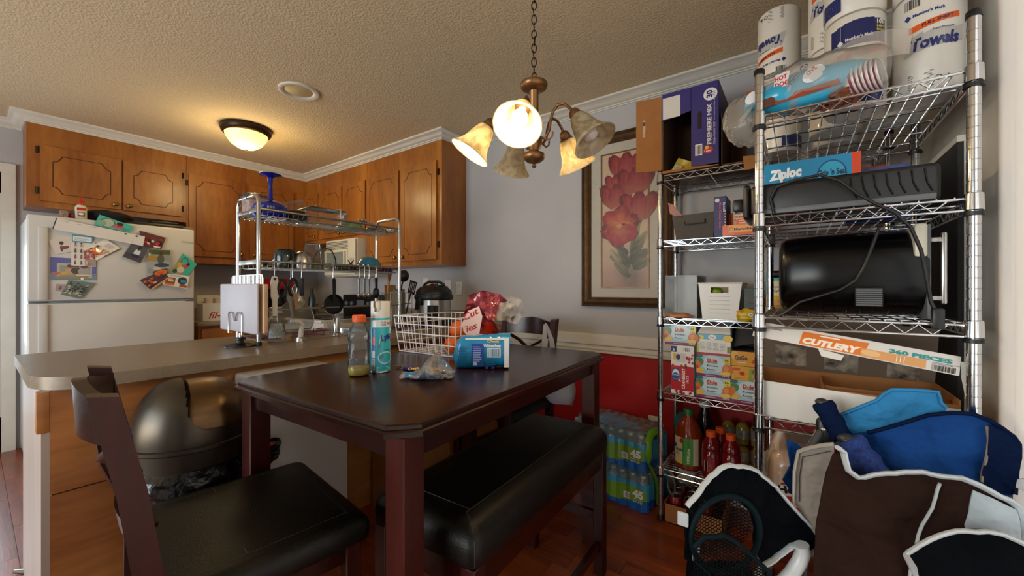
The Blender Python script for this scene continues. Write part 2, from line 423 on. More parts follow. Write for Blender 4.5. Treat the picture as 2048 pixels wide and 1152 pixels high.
for i in range(4): part('mullion', B().box((-3.6 + i * 0.92, YR - 0.06, 0.6), (-3.56 + i * 0.92, YR - 0.03, 2.1)), M['trim'], w)
crown = [(0, ZC), (0.075, ZC), (0.075, ZC - 0.010), (0.066, ZC - 0.016), (0.058, ZC - 0.018), (0.046, ZC - 0.032), (0.026, ZC - 0.044), (0.018, ZC - 0.047), (0.018, ZC - 0.053), (0.009, ZC - 0.056), (0.009, ZC - 0.062), (0, ZC - 0.062)]
struct('trim_1', sweep(B(), crown, [(XL, YR), (XL, 0.235), (-4.42, 0.235), (-4.42, 2.20), (-2.285, 2.20), (-2.285, YF), (XR, YF), (XR, YR)]), M['trim'])
rail = [(0, 0.892), (0.010, 0.892), (0.018, 0.884), (0.021, 0.868), (0.019, 0.85), (0.023, 0.835), (0.023, 0.822), (0.012, 0.815), (0.012, 0.803), (0.020, 0.797), (0.020, 0.789), (0.012, 0.785), (0.012, 0.779), (0.019, 0.775), (0.019, 0.769), (0.007, 0.765), (0, 0.765)]
struct('trim_2', sweep(B(), rail, [(-1.865, YF), (XR, YF)]), M['trim'], smooth=0.4)
base = [(0, 0.11), (0.006, 0.108), (0.012, 0.095), (0.014, 0.085), (0.014, 0)]
struct('baseboard_far', sweep(B(), base, [(-1.865, YF), (XR, YF)]), M['trim'])
struct('baseboard_right', sweep(B(), base, [(XR, YF), (XR, 1.53)]), M['trim'])
# the side door on the left, glazed with a blind
d = struct('door_1', B().box((XL - 0.02, DY1, 0), (XL + 0.018, DY1 + 0.066, DH + 0.066)).box((XL - 0.02, DY0 - 0.066, 0), (XL + 0.018, DY0, DH + 0.066)).box((XL - 0.02, DY0, DH), (XL + 0.018, DY1, DH + 0.066)), M['trim'])
part('door_leaf', B().box((XL - 0.06, DY0, 0), (XL - 0.025, DY0 + 0.03, DH)).box((XL - 0.06, DY1 - 0.012, 0), (XL - 0.025, DY1, DH)).box((XL - 0.06, DY0, 0), (XL - 0.025, DY1, 0.25)).box((XL - 0.06, DY0, 1.9), (XL - 0.025, DY1, DH)), M['trim'], d)
sl = None
for i in range(48):
    if sl is None: sl = part('slat', B().box((-0.008, DY0 + 0.03, -0.0015), (0.008, DY1 - 0.012, 0.0015)), M['whitep'], d); o = sl
    else: o = sl.copy(); C.objects.link(o); o.parent = d
    o.location = (XL - 0.04, 0, 0.27 + i * 0.034); o.rotation_euler = (0, 0.5, 0)
# the patio door on the right: casing and the near frame
d = struct('door_2', B().box((XR - 0.006, SY1, 0), (XR, SY1 + 0.03, 2.12)).box((XR - 0.016, SY0 - 0.12, 0), (XR, SY0, 2.2)), M['trim'])
part('door_frame', B().box((XR, SY1 - 0.05, 0), (XR + 0.06, SY1, 2.08)).box((XR, SY0, 0), (XR + 0.06, SY0 + 0.05, 2.08)).box((XR, SY0, 2.03), (XR + 0.06, SY1, 2.08)).box((XR + 0.01, 0.30, 0), (XR + 0.05, 0.36, 2.03)), M['whitep'], d)
vb = bpy.data.materials.new('backlit_vane'); vb.use_nodes = True; nt = vb.node_tree; nt.nodes.clear(); o_ = N(nt, 'ShaderNodeOutputMaterial'); q1 = N(nt, 'ShaderNodeBsdfDiffuse'); q2 = N(nt, 'ShaderNodeBsdfTranslucent'); q3 = N(nt, 'ShaderNodeMixShader'); q3.inputs[0].default_value = 0.42
q1.inputs[0].default_value = q2.inputs[0].default_value = lin('#ece5dd') + (1,); link(nt, q1.outputs[0], q3.inputs[1]); link(nt, q2.outputs[0], q3.inputs[2]); link(nt, q3.outputs[0], o_.inputs[0])
t = thing('vertical_blind', 'closed white vertical blind at the patio door, beside the shelving post', 'blind', (XR - 0.012, 0.33, 0.03)); vane = None
for i in range(26):
    if vane is None: vane = part('vane', B().box((-0.0008, -0.046, 0), (0.0008, 0.046, 2.08)), vb, t); o = vane
    else: o = vane.copy(); C.objects.link(o); o.parent = t
    o.location = (0, -1.17 + i * 0.0905, 0); o.rotation_euler = (0, 0, 0.10)
part('head_rail', B().rbox((-0.03, -1.22, 2.085), (0.008, 1.18, 2.13), 0.004), M['trim'], t)

# ================================================================== kitchen cabinets
def knobprof(s=1.0): return [(0.006 * s, 0), (0.006 * s, 0.008 * s), (0.010 * s, 0.012 * s), (0.0165 * s, 0.016 * s), (0.0165 * s, 0.021 * s), (0.011 * s, 0.026 * s), (0.0, 0.028 * s)]
def aim(o, n):
    """matrix that stands +Z along n at o"""
    return Matrix.Translation(o) @ Vector((0, 0, 1)).rotation_difference(Vector(n)).to_matrix().to_4x4()
def cab_door(cab, O, U, w, h, hinge, knob, lip=0.05, both=True):
    """a flat slab door with a routed line that has scalloped corners; O = lower corner on the face frame, U along its width"""
    O, U, V = Vector(O), Vector(U), Vector((0, 0, 1)); n = U.cross(V).normalized(); t = 0.016
    b = B()
    b.prism([(0, 0), (w, 0), (w, h), (0, h)], 0.0005, t, O, U, V)
    b.add([O + U * x + V * y + n * (t + 0.0003) for x, y in ((0.02, 0.02), (w - 0.02, 0.02), (w - 0.02, h - 0.02), (0.02, h - 0.02))], [(0, 1, 2, 3)], 1)
    a = min(0.058, w * 0.17, h * 0.12)
    def path(i):
        x0, x1, y0, y1 = lip + i, w - lip - i, lip + i, h - lip - i; c = a
        q = [(0, c), (0.36 * c, c * 0.93), (0.62 * c, 0.68 * c), (0.80 * c, 0.34 * c), (c, 0)]
        L = [(x0 + p, y0 + r) for p, r in q] + [(x1 - p, y0 + r) for p, r in reversed(q)] + [(x1 - p, y1 - r) for p, r in q] + [(x0 + p, y1 - r) for p, r in reversed(q)]
        return L
    inner, outer = path(0.0035), path(-0.0015); z0, z1 = t + 0.0002, t + 0.003
    b.prism(inner, z0, z1, O, U, V)
    k = len(outer); rect = []
    for ci, (cx, cyy) in enumerate(((0, 0), (w, 0), (w, h), (0, h))):
        seg = outer[ci * 5:ci * 5 + 5]
        f = [(cx, seg[0][1]), (cx, (seg[0][1] + cyy) / 2), (cx, cyy), ((seg[4][0] + cx) / 2, cyy), (seg[4][0], cyy)]
        if ci in (1, 3): f = [(seg[0][0], cyy), ((seg[0][0] + cx) / 2, cyy), (cx, cyy), (cx, (seg[4][1] + cyy) / 2), (cx, seg[4][1])]
        rect += f
    P = [O + U * x + V * y + n * z1 for x, y in outer] + [O + U * x + V * y + n * z1 for x, y in rect] + [O + U * x + V * y + n * z0 for x, y in outer] + [O + U * x + V * y + n * z0 for x, y in rect]
    fs = []
    for i in range(k):
        j = (i + 1) % k; fs += [(k + i, k + j, j, i), (i, j, 2 * k + j, 2 * k + i), (k + j, k + i, 3 * k + i, 3 * k + j)]
    b.add(P, fs)
    d = part('door', b, [M['maple'], M['maple_d']], cab, world=True, smooth=0)
    for z in (h * 0.12, h * 0.85):
        x = -0.012 if hinge == 'l' else w + 0.012
        part('hinge', B().prism([(x - 0.008, z), (x + 0.008, z), (x + 0.008, z + 0.05), (x - 0.008, z + 0.05)], 0.0005, 0.006, O, U, V).tube([O + U * x + V * (z + 0.002) + n * 0.008, O + U * x + V * (z + 0.048) + n * 0.008], 0.006), M['darkbronze'], d, world=True)
    kx = w - 0.035 if hinge == 'l' else 0.035
    part('knob', B().lathe(knobprof(), 14, M=aim(O + U * kx + V * (0.035 if knob == 'b' else h - 0.035) + n * (t + 0.003), n)), M['brass'], d, world=True)
XF, YFc = -4.42, 2.20
def uppers(name, label, lo, hi, loc): 
    t = thing(name, label, 'cabinet', loc); part('body', B().box(lo, hi), M['maple'], t, world=True); return t
k = uppers('upper_cabinet', 'short maple wall cabinet with two doors above the white refrigerator', (XL, 0.235, 1.785), (XF, 1.135, ZC), (XF, 0.68, 1.785))
for x0, x1, hg in ((80, 243, 'l'), (247, 363, 'r')):
    a, c = atX(x0, 300, XF + 0.018).y, atX(x1, 300, XF + 0.018).y
    cab_door(k, (XF, a, 1.83), (0, 1, 0), c - a, 0.40, hg, 'b', 0.06)
k = uppers('upper_cabinet', 'tall maple wall cabinet right of the refrigerator, by the inner corner', (XL, 1.137, 1.425), (XF, YF, ZC), (XF, 1.7, 1.425))
for x0, x1, hg in ((378, 490, 'l'), (500, 587, 'r')):
    a, c = atX(x0, 400, XF + 0.018).y, atX(x1, 400, XF + 0.018).y
    cab_door(k, (XF, a, 1.49), (0, 1, 0), c - a, 0.735, hg, 'b')
def ux(px): return atY(px, 400, YFc - 0.018).x
k = uppers('upper_cabinet', 'maple wall cabinet with two small doors above the microwave', (XF + 0.001, YFc, 1.672), (-3.287, YF, ZC), (-3.85, YFc, 1.672))
for x0, x1, hg in ((608, 634, 'l'), (640, 683, 'l'), (685, 730, 'r')):
    cab_door(k, (ux(x0), YFc, 1.715), (1, 0, 0), ux(x1) - ux(x0), 0.50, hg, 'b', 0.045)
k = uppers('upper_cabinet', 'tall maple wall cabinet with two long doors over the pressure cooker', (-3.284, YFc, 1.385), (-2.285, YF, ZC), (-2.8, YFc, 1.385))
for x0, x1, hg in ((733, 796, 'l'), (801, 872, 'r')):
    cab_door(k, (ux(x0), YFc, 1.43), (1, 0, 0), ux(x1) - ux(x0), 0.79, hg, 'b')
# base cabinets
def base_cab(label, lo, hi, axis, n, face):
    t = thing('base_cabinet', label, 'cabinet', ((lo[0] + hi[0]) / 2, (lo[1] + hi[1]) / 2, 0)); part('body', B().box(lo, hi), M['maple'], t, world=True)
    for i in range(n):
        if axis == 'y':
            a = lo[1] + 0.02 + i * (hi[1] - lo[1] - 0.02) / n; ww = (hi[1] - lo[1]) / n - 0.03
            cab_door(t, (hi[0], a, 0.13), (0, 1, 0), ww, 0.53, 'l', 't')
            dr = part('drawer', B().rbox((hi[0], a, 0.69), (hi[0] + 0.018, a + ww, 0.85), 0.004), M['maple'], t, world=True)
            part('knob', B().lathe(knobprof(), 12, M=aim((hi[0] + 0.018, a + ww / 2, 0.77), (1, 0, 0))), M['brass'], dr, world=True)
        else:
            a = lo[0] + 0.02 + i * (hi[0] - lo[0] - 0.02) / n; ww = (hi[0] - lo[0]) / n - 0.03
            cab_door(t, (a, lo[1], 0.13), (1, 0, 0), ww, 0.53, 'l', 't')
            dr = part('drawer', B().rbox((a, lo[1] - 0.018, 0.69), (a + ww, lo[1], 0.85), 0.004), M['maple'], t, world=True)
            part('knob', B().lathe(knobprof(), 12, M=aim((a + ww / 2, lo[1] - 0.018, 0.77), (0, -1, 0))), M['brass'], dr, world=True)
base_cab('maple base cabinet between the refrigerator and the range corner', (XL + 0.022, 1.14, 0.0), (-4.12, YF - 0.022, 0.872), 'y', 2, None)
base_cab('maple base cabinet right of the range, under the pressure cooker', (-3.30, 1.86, 0.0), (-2.66, YF - 0.022, 0.872), 'x', 1, None)
solo('worktop', 'grey laminate worktop by the refrigerator carrying the white catering box', 'worktop', B().rbox((XL, 1.125, 0.874), (-4.08, YF, 0.914), 0.006).box((XL + 0.001, 1.125, 0.914), (XL + 0.02, YF, 1.01)).rbox((-4.08, 1.86, 0.874), (-3.99, YF, 0.914), 0.004), M['laminate'])
# peninsula: one worktop with a cut-out for the sink
SX0, SX1, SY0_, SY1_ = -2.655, -2.235, 0.93, 1.56
arc = [(-1.875 - 0.17 + 0.17 * math.cos(a), 0.285 + 0.17 * math.sin(a)) for a in [math.radians(q) for q in range(0, -91, -9)]]
b = B()
for poly in ([(-1.875, SY0_)] + arc + [(-2.05, 0.112), (-2.70, 0.112), (-2.70, SY0_)], [(-1.875, SY0_), (SX1, SY0_), (SX1, SY1_), (-1.875, SY1_)], [(SX0, SY0_), (-2.70, SY0_), (-2.70, SY1_), (SX0, SY1_)], [(-1.875, SY1_), (-2.70, SY1_), (-2.70, 1.83), (-3.318, 1.83), (-3.318, YF), (-1.875, YF)]):
    b.prism(list(reversed(poly)), 0.872, 0.914)
b.box((-3.318, YF - 0.02, 0.914), (-1.875, YF - 0.001, 1.01))
solo('worktop', 'grey-brown laminate breakfast bar worktop with rounded corner and sink cut-out', 'worktop', b, M['laminate'], loc=(-2.3, 1.2, 0.872))
t = thing('peninsula_base', 'wood panelled base of the breakfast bar with an end paled for window glare', 'cabinet', (-2.28, 1.2, 0))
part('body', B().box((-2.62, 0.155, 0), (-1.95, YF - 0.001, 0.72)).box((-2.19, 0.155, 0.72), (-1.95, YF - 0.001, 0.871)).box((-2.62, 0.155, 0.72), (-2.19, 0.90, 0.871)).box((-2.62, 1.60, 0.72), (-2.19, YF - 0.001, 0.871)), M['maple_d'], t, world=True)
zs = atX(150, 978, -1.93).z
part('back_panel', B().box((-1.949, 0.15, zs + 0.002), (-1.93, YF - 0.001, 0.870)), M['panel'], t, world=True)
part('back_panel', B().box((-1.949, 0.15, 0.0), (-1.93, YF - 0.001, zs - 0.002)), M['panel'], t, world=True)
part('end_panel', B().box((-2.64, 0.132, 0), (-1.932, 0.1545, 0.870)), mat('pale_glare_panel', '#b3a8a2', 0.4, var=0.10, vs=5, stretch=(1, 1, 0.2)), t, world=True)  # window glare on the end panel is put into its pale colour
part('corner_trim', B().rbox((-1.975, 0.122, 0.74), (-1.928, 0.150, 0.869), 0.003), M['panel'], t, world=True)
# outlets on the far wall
def outlet(px, py, label, kind):
    c = atY(px, py, YF - 0.004); t = thing('wall_outlet', label, 'outlet', (c.x, YF - 0.003, c.z))
    part('cover_plate', B().rbox((-0.036, -0.005, -0.058), (0.036, 0.002, 0.058), 0.003), M['whitep'], t)
    if kind == 's': part('switch', B().rbox((-0.006, -0.012, -0.012), (0.006, -0.004, 0.012), 0.002), M['whitep'], t)
    else:
        for z in (-0.026, 0.026):
            r = part('socket', B().rbox((-0.017, -0.0075, z - 0.016), (0.017, -0.004, z + 0.016), 0.003), M['whitep'], t)
            part('slot', B().box((-0.008, -0.0082, z - 0.004), (-0.006, -0.007, z + 0.006)).box((0.005, -0.0082, z - 0.004), (0.007, -0.007, z + 0.006)).box((-0.002, -0.0082, z - 0.012), (0.002, -0.007, z - 0.008)), M['black'], r)
outlet(918, 577, 'white duplex outlet on the grey wall, nearest the picture', 'o'); outlet(896, 573, 'white light switch on the grey wall beside the outlet', 's')
outlet(851, 569, 'white cover plate half hidden behind the pressure cooker lid', 's'); outlet(1309, 851, 'white outlet low on the red wall behind the water packs', 'o')

# ================================================================== refrigerator and what is stuck on it
t = thing('refrigerator', 'white top-freezer refrigerator covered with photos', 'refrigerator', (-4.36, 0.65, 0))
FX = -4.02
part('body', B().rbox((-4.69, 0.222, 0.03), (-4.09, 1.082, 1.672), 0.008), M['fridge'], t, world=True)
part('gasket', B().box((-4.09, 0.226, 0.06), (-4.082, 1.078, 1.668)), M['gasket'], t, world=True)
fz = part('freezer_door', B().rbox((-4.082, 0.216, 1.112), (FX, 1.088, 1.680), 0.012, 3), M['fridge'], t, world=True)
rd = part('refrigerator_door', B().rbox((-4.082, 0.216, 0.09), (FX, 1.088, 1.098), 0.012, 3), M['fridge'], t, world=True)
part('kick_grille', B().box((-4.08, 0.23, 0.0), (-4.05, 1.075, 0.08)), M['gasket'], t, world=True)
hb = [(0.258, 0.296)]
part('handle', B().rbox((FX - 0.002, 0.262, 1.120), (FX + 0.012, 0.305, 1.60), 0.006, 2), M['fridge'], fz, world=True)
part('handle', B().rbox((FX - 0.002, 0.262, 0.55), (FX + 0.012, 0.305, 1.090), 0.006, 2), M['fridge'], rd, world=True)
part('door_strip', B().box((FX - 0.02, 0.31, 1.099), (FX - 0.006, 1.05, 1.111)), mat('grey_blue_strip', '#6f8288', 0.4), t, world=True)
part('hinge_cap', B().rbox((-4.10, 1.02, 1.681), (-4.02, 1.085, 1.694), 0.004), M['greyp'], t, world=True)
part('hinge', B().rbox((FX - 0.03, 1.03, 1.099), (FX + 0.006, 1.087, 1.110), 0.003), M['steel'], t, world=True)
a = atX(364, 486, FX + 0.001)
Pr(flat(a, (0, 1, 0), (0, 0, 1))).text('Whirlpool', 0, 0, 0.028, '#8d8d90', w=0.085, shear=0.4, bold=0).done('emblem', fz)
_lay = [0]
def on_fridge(name, label, cat, px, draw, w=1.0, h=1.0, bg='#e6e3de', group=None, mt=None):
    """a sheet held flat to the freezer door; px = lower-left, lower-right, upper-right, upper-left"""
    _lay[0] += 1; X = FX + 0.0012 + 0.0011 * _lay[0]
    P = [atX(x, y, X) for x, y in px]; c = sum(P, Vector()) / 4
    t = thing(name, label, cat, c, 0, group); fn = quad(*P, w, h)
    b = B(); b.add([p + Vector((0.0008, 0, 0)) for p in P] + [p for p in P], [(0, 1, 2, 3), (7, 6, 5, 4), (0, 4, 5, 1), (1, 5, 6, 2), (2, 6, 7, 3), (3, 7, 4, 0)])
    part('sheet', b, mat('photo_paper', bg, 0.3, var=0.02), t, world=True)
    p = Pr(lambda u, v, l: fn(u, v, l + 0.0009), 0.00012); draw(p); p.done('print', t, PG, label='printed picture'); return t
def person(p, x, y, s, skin, top, hair='#1c120e', seated=False):
    p.ell(x, y - 0.12 * s, 0.17 * s, 0.22 * s, top); p.ell(x, y + 0.16 * s, 0.1 * s, 0.12 * s, skin); p.ell(x, y + 0.21 * s, 0.1 * s, 0.08 * s, hair)
    if seated: p.ell(x, y - 0.34 * s, 0.24 * s, 0.1 * s, hair)
def confetti(p, n, cols, seed, x0=0, x1=1, y0=0, y1=1, r=0.06):
    q = random.Random(seed)
    for i in range(n): p.ell(q.uniform(x0 + r, x1 - r), q.uniform(y0 + r, y1 - r), q.uniform(0.4, 1) * r, q.uniform(0.4, 1) * r, q.choice(cols), 9)
def d1(p): p.rect(0, 0, 1, 1, '#4d4fa0').rect(0, 0, 1, 0.30, '#6c7f9e').rect(0.14, 0.1, 0.76, 0.66, '#a9b0a2').rect(0.2, 0.16, 0.66, 0.5, '#8f8f83'); person(p, 0.42, 0.5, 0.7, '#8a5b40', '#b99a77'); person(p, 0.55, 0.52, 0.7, '#8a5b40', '#38302e'); person(p, 0.72, 0.5, 0.8, '#7a4d36', '#9a9a9d'); p.ell(0.24, 0.3, 0.12, 0.07, '#c7a23c').ell(0.12, 0.3, 0.1, 0.06, '#b65a4a').rect(0.1, 0.06, 0.7, 0.1, '#8e7b4e').ell(0.68, 0.07, 0.035, 0.06, '#f0f0f0').rect(0.55, 0.2, 0.34, 0.06, '#d9c9a0')
on_fridge('photo_print', 'blue-bordered photo of three seated people on the freezer door', 'photo', [(100, 559.7), (192.5, 560.5), (193, 519.5), (100, 514)], d1, bg='#4d4fa0')
def d2(p): p.rect(0, 0, 1, 1, '#cfc6bf'); person(p, 0.5, 0.5, 1.0, '#4c2c20', '#cfd0d4'); p.ell(0.52, 0.36, 0.1, 0.14, '#b3303a').ell(0.66, 0.34, 0.2, 0.1, '#5a3626').ell(0.42, 0.3, 0.06, 0.2, '#4c2c20')
on_fridge('photo_print', 'pale tilted photo of a person in white with a red garment', 'photo', [(112.5, 509), (143, 503), (144, 473), (96, 480.5)], d2)
def d3(p):
    p.rect(0, 0, 1, 1, '#d8d4cf')
    for r in range(4):
        for k in range(2 if r else 4): person(p, 0.16 + 0.24 * k, 0.14 + r * 0.24, 0.28, '#6b4733', ['#49506b', '#8a4a4a', '#3f3a38', '#9c8f84'][r])
    p.rect(0.52, 0.3, 0.45, 0.34, '#8a2a2c').rect(0.55, 0.02, 0.42, 0.26, '#9c8a86'); confetti(p, 10, ['#5c3a36', '#c9b7b0', '#a2564e'], 3, 0.5, 1, 0, 0.6, 0.09)
on_fridge('photo_sheet', 'narrow sheet of small passport style photos under a blue notice', 'photo', [(142, 531), (192, 534), (190, 485), (143, 481)], d3)
def d4(p): p.rect(0, 0, 1, 1, '#3a93b8').rect(0.05, 0.18, 0.9, 0.64, '#e8f0f2').lines(0.1, 0.24, 0.8, 0.5, 4, '#44627a', 0.35).rect(0.35, 0.02, 0.35, 0.14, '#2a6f96')
on_fridge('notice', 'small notice with a light blue border and lines of text', 'paper', [(144, 484), (185, 487), (185.6, 473), (144, 468.6)], d4)
def d5(p):
    p.rect(0, 0, 1, 1, '#e4dfd8'); confetti(p, 34, ['#c2421c', '#8f1f18', '#d9701c', '#a92a1a', '#e0a02a'], 7, 0, 0.5, 0.15, 1.0, 0.1)
    p.rect(0.3, 0.0, 0.7, 0.04, '#27305e').text('NEWS', 0.36, 0.34, 0.16, '#2a2f5a', w=0.2).rect(0.36, 0.16, 0.24, 0.12, '#e08a4a').lines(0.66, 0.3, 0.28, 0.4, 6, '#b9b4ae', 0.4).ell(0.5, 0.8, 0.06, 0.09, '#3a3030')
on_fridge('flyer', 'tilted flyer with orange autumn leaves and a dark blue edge', 'paper', [(193, 521), (241.7, 497), (212, 478), (166.7, 499)], d5)
def d6(p): p.rect(0, 0, 1, 1, '#5c7a72'); confetti(p, 40, ['#17181c', '#22262c', '#31353a', '#b7a889', '#1d2a30', '#6c4a36'], 9, 0, 1, 0.1, 0.95, 0.09); confetti(p, 16, ['#c9bfa8', '#b39a77'], 5, 0.0, 1, 0.02, 0.4, 0.06)
on_fridge('photo_print', 'tilted group photo of many people in dark clothes, low on the door', 'photo', [(121, 589), (161, 598), (190, 566), (137, 560)], d6)
def d7(p): p.rect(0, 0, 1, 1, '#a08a8c'); person(p, 0.5, 0.55, 0.9, '#a87a66', '#5a3a40')
on_fridge('photo_print', 'tiny faded photo beside the dark group photo', 'photo', [(110, 582), (125, 583.5), (133, 570.5), (113, 567.5)], d7)
def d8(p): p.rect(0, 0, 1, 1, '#43b0a0').ell(0.35, 0.5, 0.2, 0.4, '#a9b8a0').ring(0.3, 0.5, 0.22, 0.46, 0.05, '#4f6f60').ell(0.16, 0.35, 0.12, 0.25, '#7fa392'); p.ell(0.62, 0.36, 0.15, 0.24, '#c2506a').ell(0.62, 0.62, 0.09, 0.2, '#5a3a2c').ell(0.62, 0.74, 0.1, 0.14, '#2b1c18').lines(0.75, 0.1, 0.2, 0.3, 3, '#2c8578', 0.4)
on_fridge('photo_print', 'turquoise photo of a small child lying on the top edge', 'photo', [(187.5, 450), (261, 465), (268, 453), (199, 429)], d8, bg='#43b0a0')
def d9(p): p.rect(0, 0, 1, 1, '#5c3230'); confetti(p, 24, ['#8f1f22', '#2a1614', '#b9303a', '#d8c4c0', '#3c2422', '#7b4a3c'], 12, 0, 1, 0.1, 0.85, 0.12); p.rect(0.55, 0.05, 0.35, 0.12, '#d8cfc9')
on_fridge('photo_print', 'dark red tilted group photo behind the white strip', 'photo', [(287, 492), (323, 498.4), (331.6, 475.6), (278, 461)], d9, bg='#5c3230')
def d10(p): p.rect(0, 0, 1, 1, '#55525a').rect(0, 0, 1, 0.36, '#464048').ell(0.55, 0.52, 0.17, 0.24, '#cfdbe2').ell(0.55, 0.78, 0.09, 0.12, '#5a3d30').ell(0.55, 0.86, 0.09, 0.06, '#1d1412').ell(0.55, 0.3, 0.22, 0.1, '#2a2f40').ell(0.3, 0.27, 0.08, 0.05, '#39406a')
on_fridge('photo_print', 'grey tilted photo of a baby in a pale top', 'photo', [(245.5, 513), (281, 526.6), (298, 495.6), (262, 487)], d10, bg='#55525a')
def d11(p): p.rect(0, 0, 1, 1, '#8f938f').rect(0, 0.8, 1, 0.2, '#4c5a34').ell(0.2, 0.62, 0.26, 0.12, '#a9863a').rect(0, 0.2, 1, 0.3, '#9a9fa6'); p.ell(0.56, 0.6, 0.16, 0.2, '#5a5a4c').ell(0.56, 0.84, 0.08, 0.08, '#5a3a2a').ell(0.62, 0.34, 0.34, 0.09, '#3f425c').ell(0.4, 0.2, 0.2, 0.06, '#c5c0b8')
on_fridge('photo_print', 'upright photo of a person sitting outdoors on pale ground', 'photo', [(295.6, 546.6), (340, 545.7), (340.6, 500.5), (297.4, 499)], d11, bg='#8f938f')
def d12(p): p.rect(0, 0, 1, 1, '#3fae98').poly([(0, 0), (0.75, 0), (0.55, 0.5), (0, 0.8)], '#8f8c6a').ring(0.35, 0.72, 0.2, 0.22, 0.03, '#33423a').ell(0.2, 0.5, 0.14, 0.1, '#c9a52c').ell(0.4, 0.3, 0.2, 0.16, '#c9bda6').ell(0.56, 0.6, 0.12, 0.14, '#c93a50').ell(0.62, 0.72, 0.07, 0.08, '#3a2620').ell(0.15, 0.15, 0.12, 0.1, '#2f4a2a')
on_fridge('photo_print', 'green and turquoise photo of a child by a bicycle at the right edge', 'photo', [(341, 546), (373, 556), (394, 528.4), (365, 506.5)], d12, bg='#3fae98')
def d13(p): p.rect(0, 0, 1, 1, '#ddd8d0').rect(0.06, 0.12, 0.4, 0.6, '#7d5a3c').rect(0.06, 0.06, 0.4, 0.16, '#d8642c').rect(0.2, 0.8, 0.45, 0.14, '#aab8c6').ell(0.75, 0.55, 0.2, 0.3, '#3a3f33').rect(0.68, 0.4, 0.28, 0.22, '#3a86a6').rect(0.66, 0.05, 0.3, 0.2, '#a85a2c'); confetti(p, 8, ['#c99a72', '#5a3a2a', '#d8c2a4'], 8, 0.1, 0.44, 0.3, 0.7, 0.12)
on_fridge('card', 'white card with small colour pictures, lowest at the right', 'paper', [(325, 569), (374, 577.6), (379, 552), (330, 546)], d13)
def d14(p): p.rect(0, 0, 1, 1, '#54303a').poly([(0, 0), (1, 0), (1, 0.12), (0, 0.12)], '#c99a62'); confetti(p, 30, ['#2b2440', '#a3482c', '#c9702c', '#3a2a5a', '#7a2c34', '#d8a070'], 15, 0, 1, 0.12, 0.9, 0.1)
on_fridge('photo_print', 'tilted crowd photo with dark and orange clothes', 'photo', [(303, 581), (339, 555), (325, 541), (279, 560)], d14, bg='#54303a')
def d15(p): p.rect(0, 0, 1, 1, '#2f5c34').ell(0.5, 0.52, 0.46, 0.42, '#e0662c').lines(0.26, 0.36, 0.5, 0.34, 3, '#8a2f10', 0.35)
on_fridge('speech_card', 'small card with an orange speech bubble over the crowd photo', 'paper', [(310, 554), (338, 548), (334, 536.5), (306, 543)], d15, bg='#2f5c34')
def d16(p): p.rect(0, 0, 1, 1, '#d9d5d1').rect(0, 0, 0.012, 1, '#2b2b2e').rect(0.86, 0.02, 0.003, 0.7, '#aaa6a2').rect(0.75, 0.78, 0.026, 0.16, '#33363a').rect(0.885, 0.78, 0.026, 0.16, '#33363a').lines(0.06, 0.84, 0.1, 0.05, 1, '#8a8a8a').lines(0.22, 0.84, 0.08, 0.05, 1, '#8a8a8a').lines(0.35, 0.84, 0.1, 0.05, 1, '#8a8a8a')
on_fridge('organizer_strip', 'long white magnetic strip slanting across the top of the freezer door', 'notepad', [(104, 458), (286, 492), (290, 473), (112, 436)], d16)
# on top of the refrigerator
def on_top(x, X): return atX(x, 440, X).y
y = on_top(162, -4.1); b = thing('glue_bottle', 'cream glue bottle with a red cap on top of the refrigerator', 'bottle', (-4.1, y, 1.681))
part('body', B().lathe([(0.026, 0), (0.03, 0.006), (0.03, 0.085), (0.024, 0.1), (0.014, 0.108)], 18, sx=0.6), M['cream'], b)
part('cap', B().lathe([(0.016, 0.105), (0.016, 0.118), (0.011, 0.13), (0.006, 0.142), (0.0045, 0.16), (0, 0.162)], 14), mat('red_cap', '#b32218', 0.4), b)
Pr(lambda u, v, l: Vector((-4.1, y, 1.681)) + Vector((0.0185 + l, -0.022 + u, v))).rect(0, 0.02, 0.044, 0.062, '#c8bca0').rect(0, 0.066, 0.044, 0.018, '#b51d1a').rect(0.004, 0.022, 0.036, 0.03, '#6d5c4c').ell(0.02, 0.04, 0.014, 0.008, '#e8dfcf').done('label', b)
solo('card_box', 'small patterned box beside the glue bottle', 'box', B().rbox((-4.14, on_top(120, -4.1), 1.681), (-4.08, on_top(136, -4.1), 1.735), 0.002), mat('patterned_card', '#8a6f66', 0.6, var=0.5, vs=60))
solo('red_wrapper', 'crumpled red wrapper between the small box and the glue bottle', 'wrapper', B().blob((-4.12, on_top(145, -4.1), 1.703), (0.03, 0.025, 0.022), 0.35, 3, 4, 14, 8), mat('red_foil', '#8c1b25', 0.35))
solo('dark_cap', 'dark speckled cloth cap lying on the refrigerator', 'cap', B().blob((-4.24, on_top(215, -4.2), 1.732), (0.16, 0.145, 0.05), 0.18, 2.2, 6, 26, 12), mat('speckled_cloth', '#12121c', 0.9, var=0.9, vs=70))
solo('roasting_pan', 'flat black pan resting on the refrigerator under the cabinet', 'pan', B().rbox((-4.5, on_top(238, -4.2), 1.681), (-4.16, on_top(368, -4.2), 1.722), 0.012, 2).rbox((-4.34, on_top(300, -4.2), 1.722), (-4.18, on_top(355, -4.2), 1.742), 0.004), M['black'])

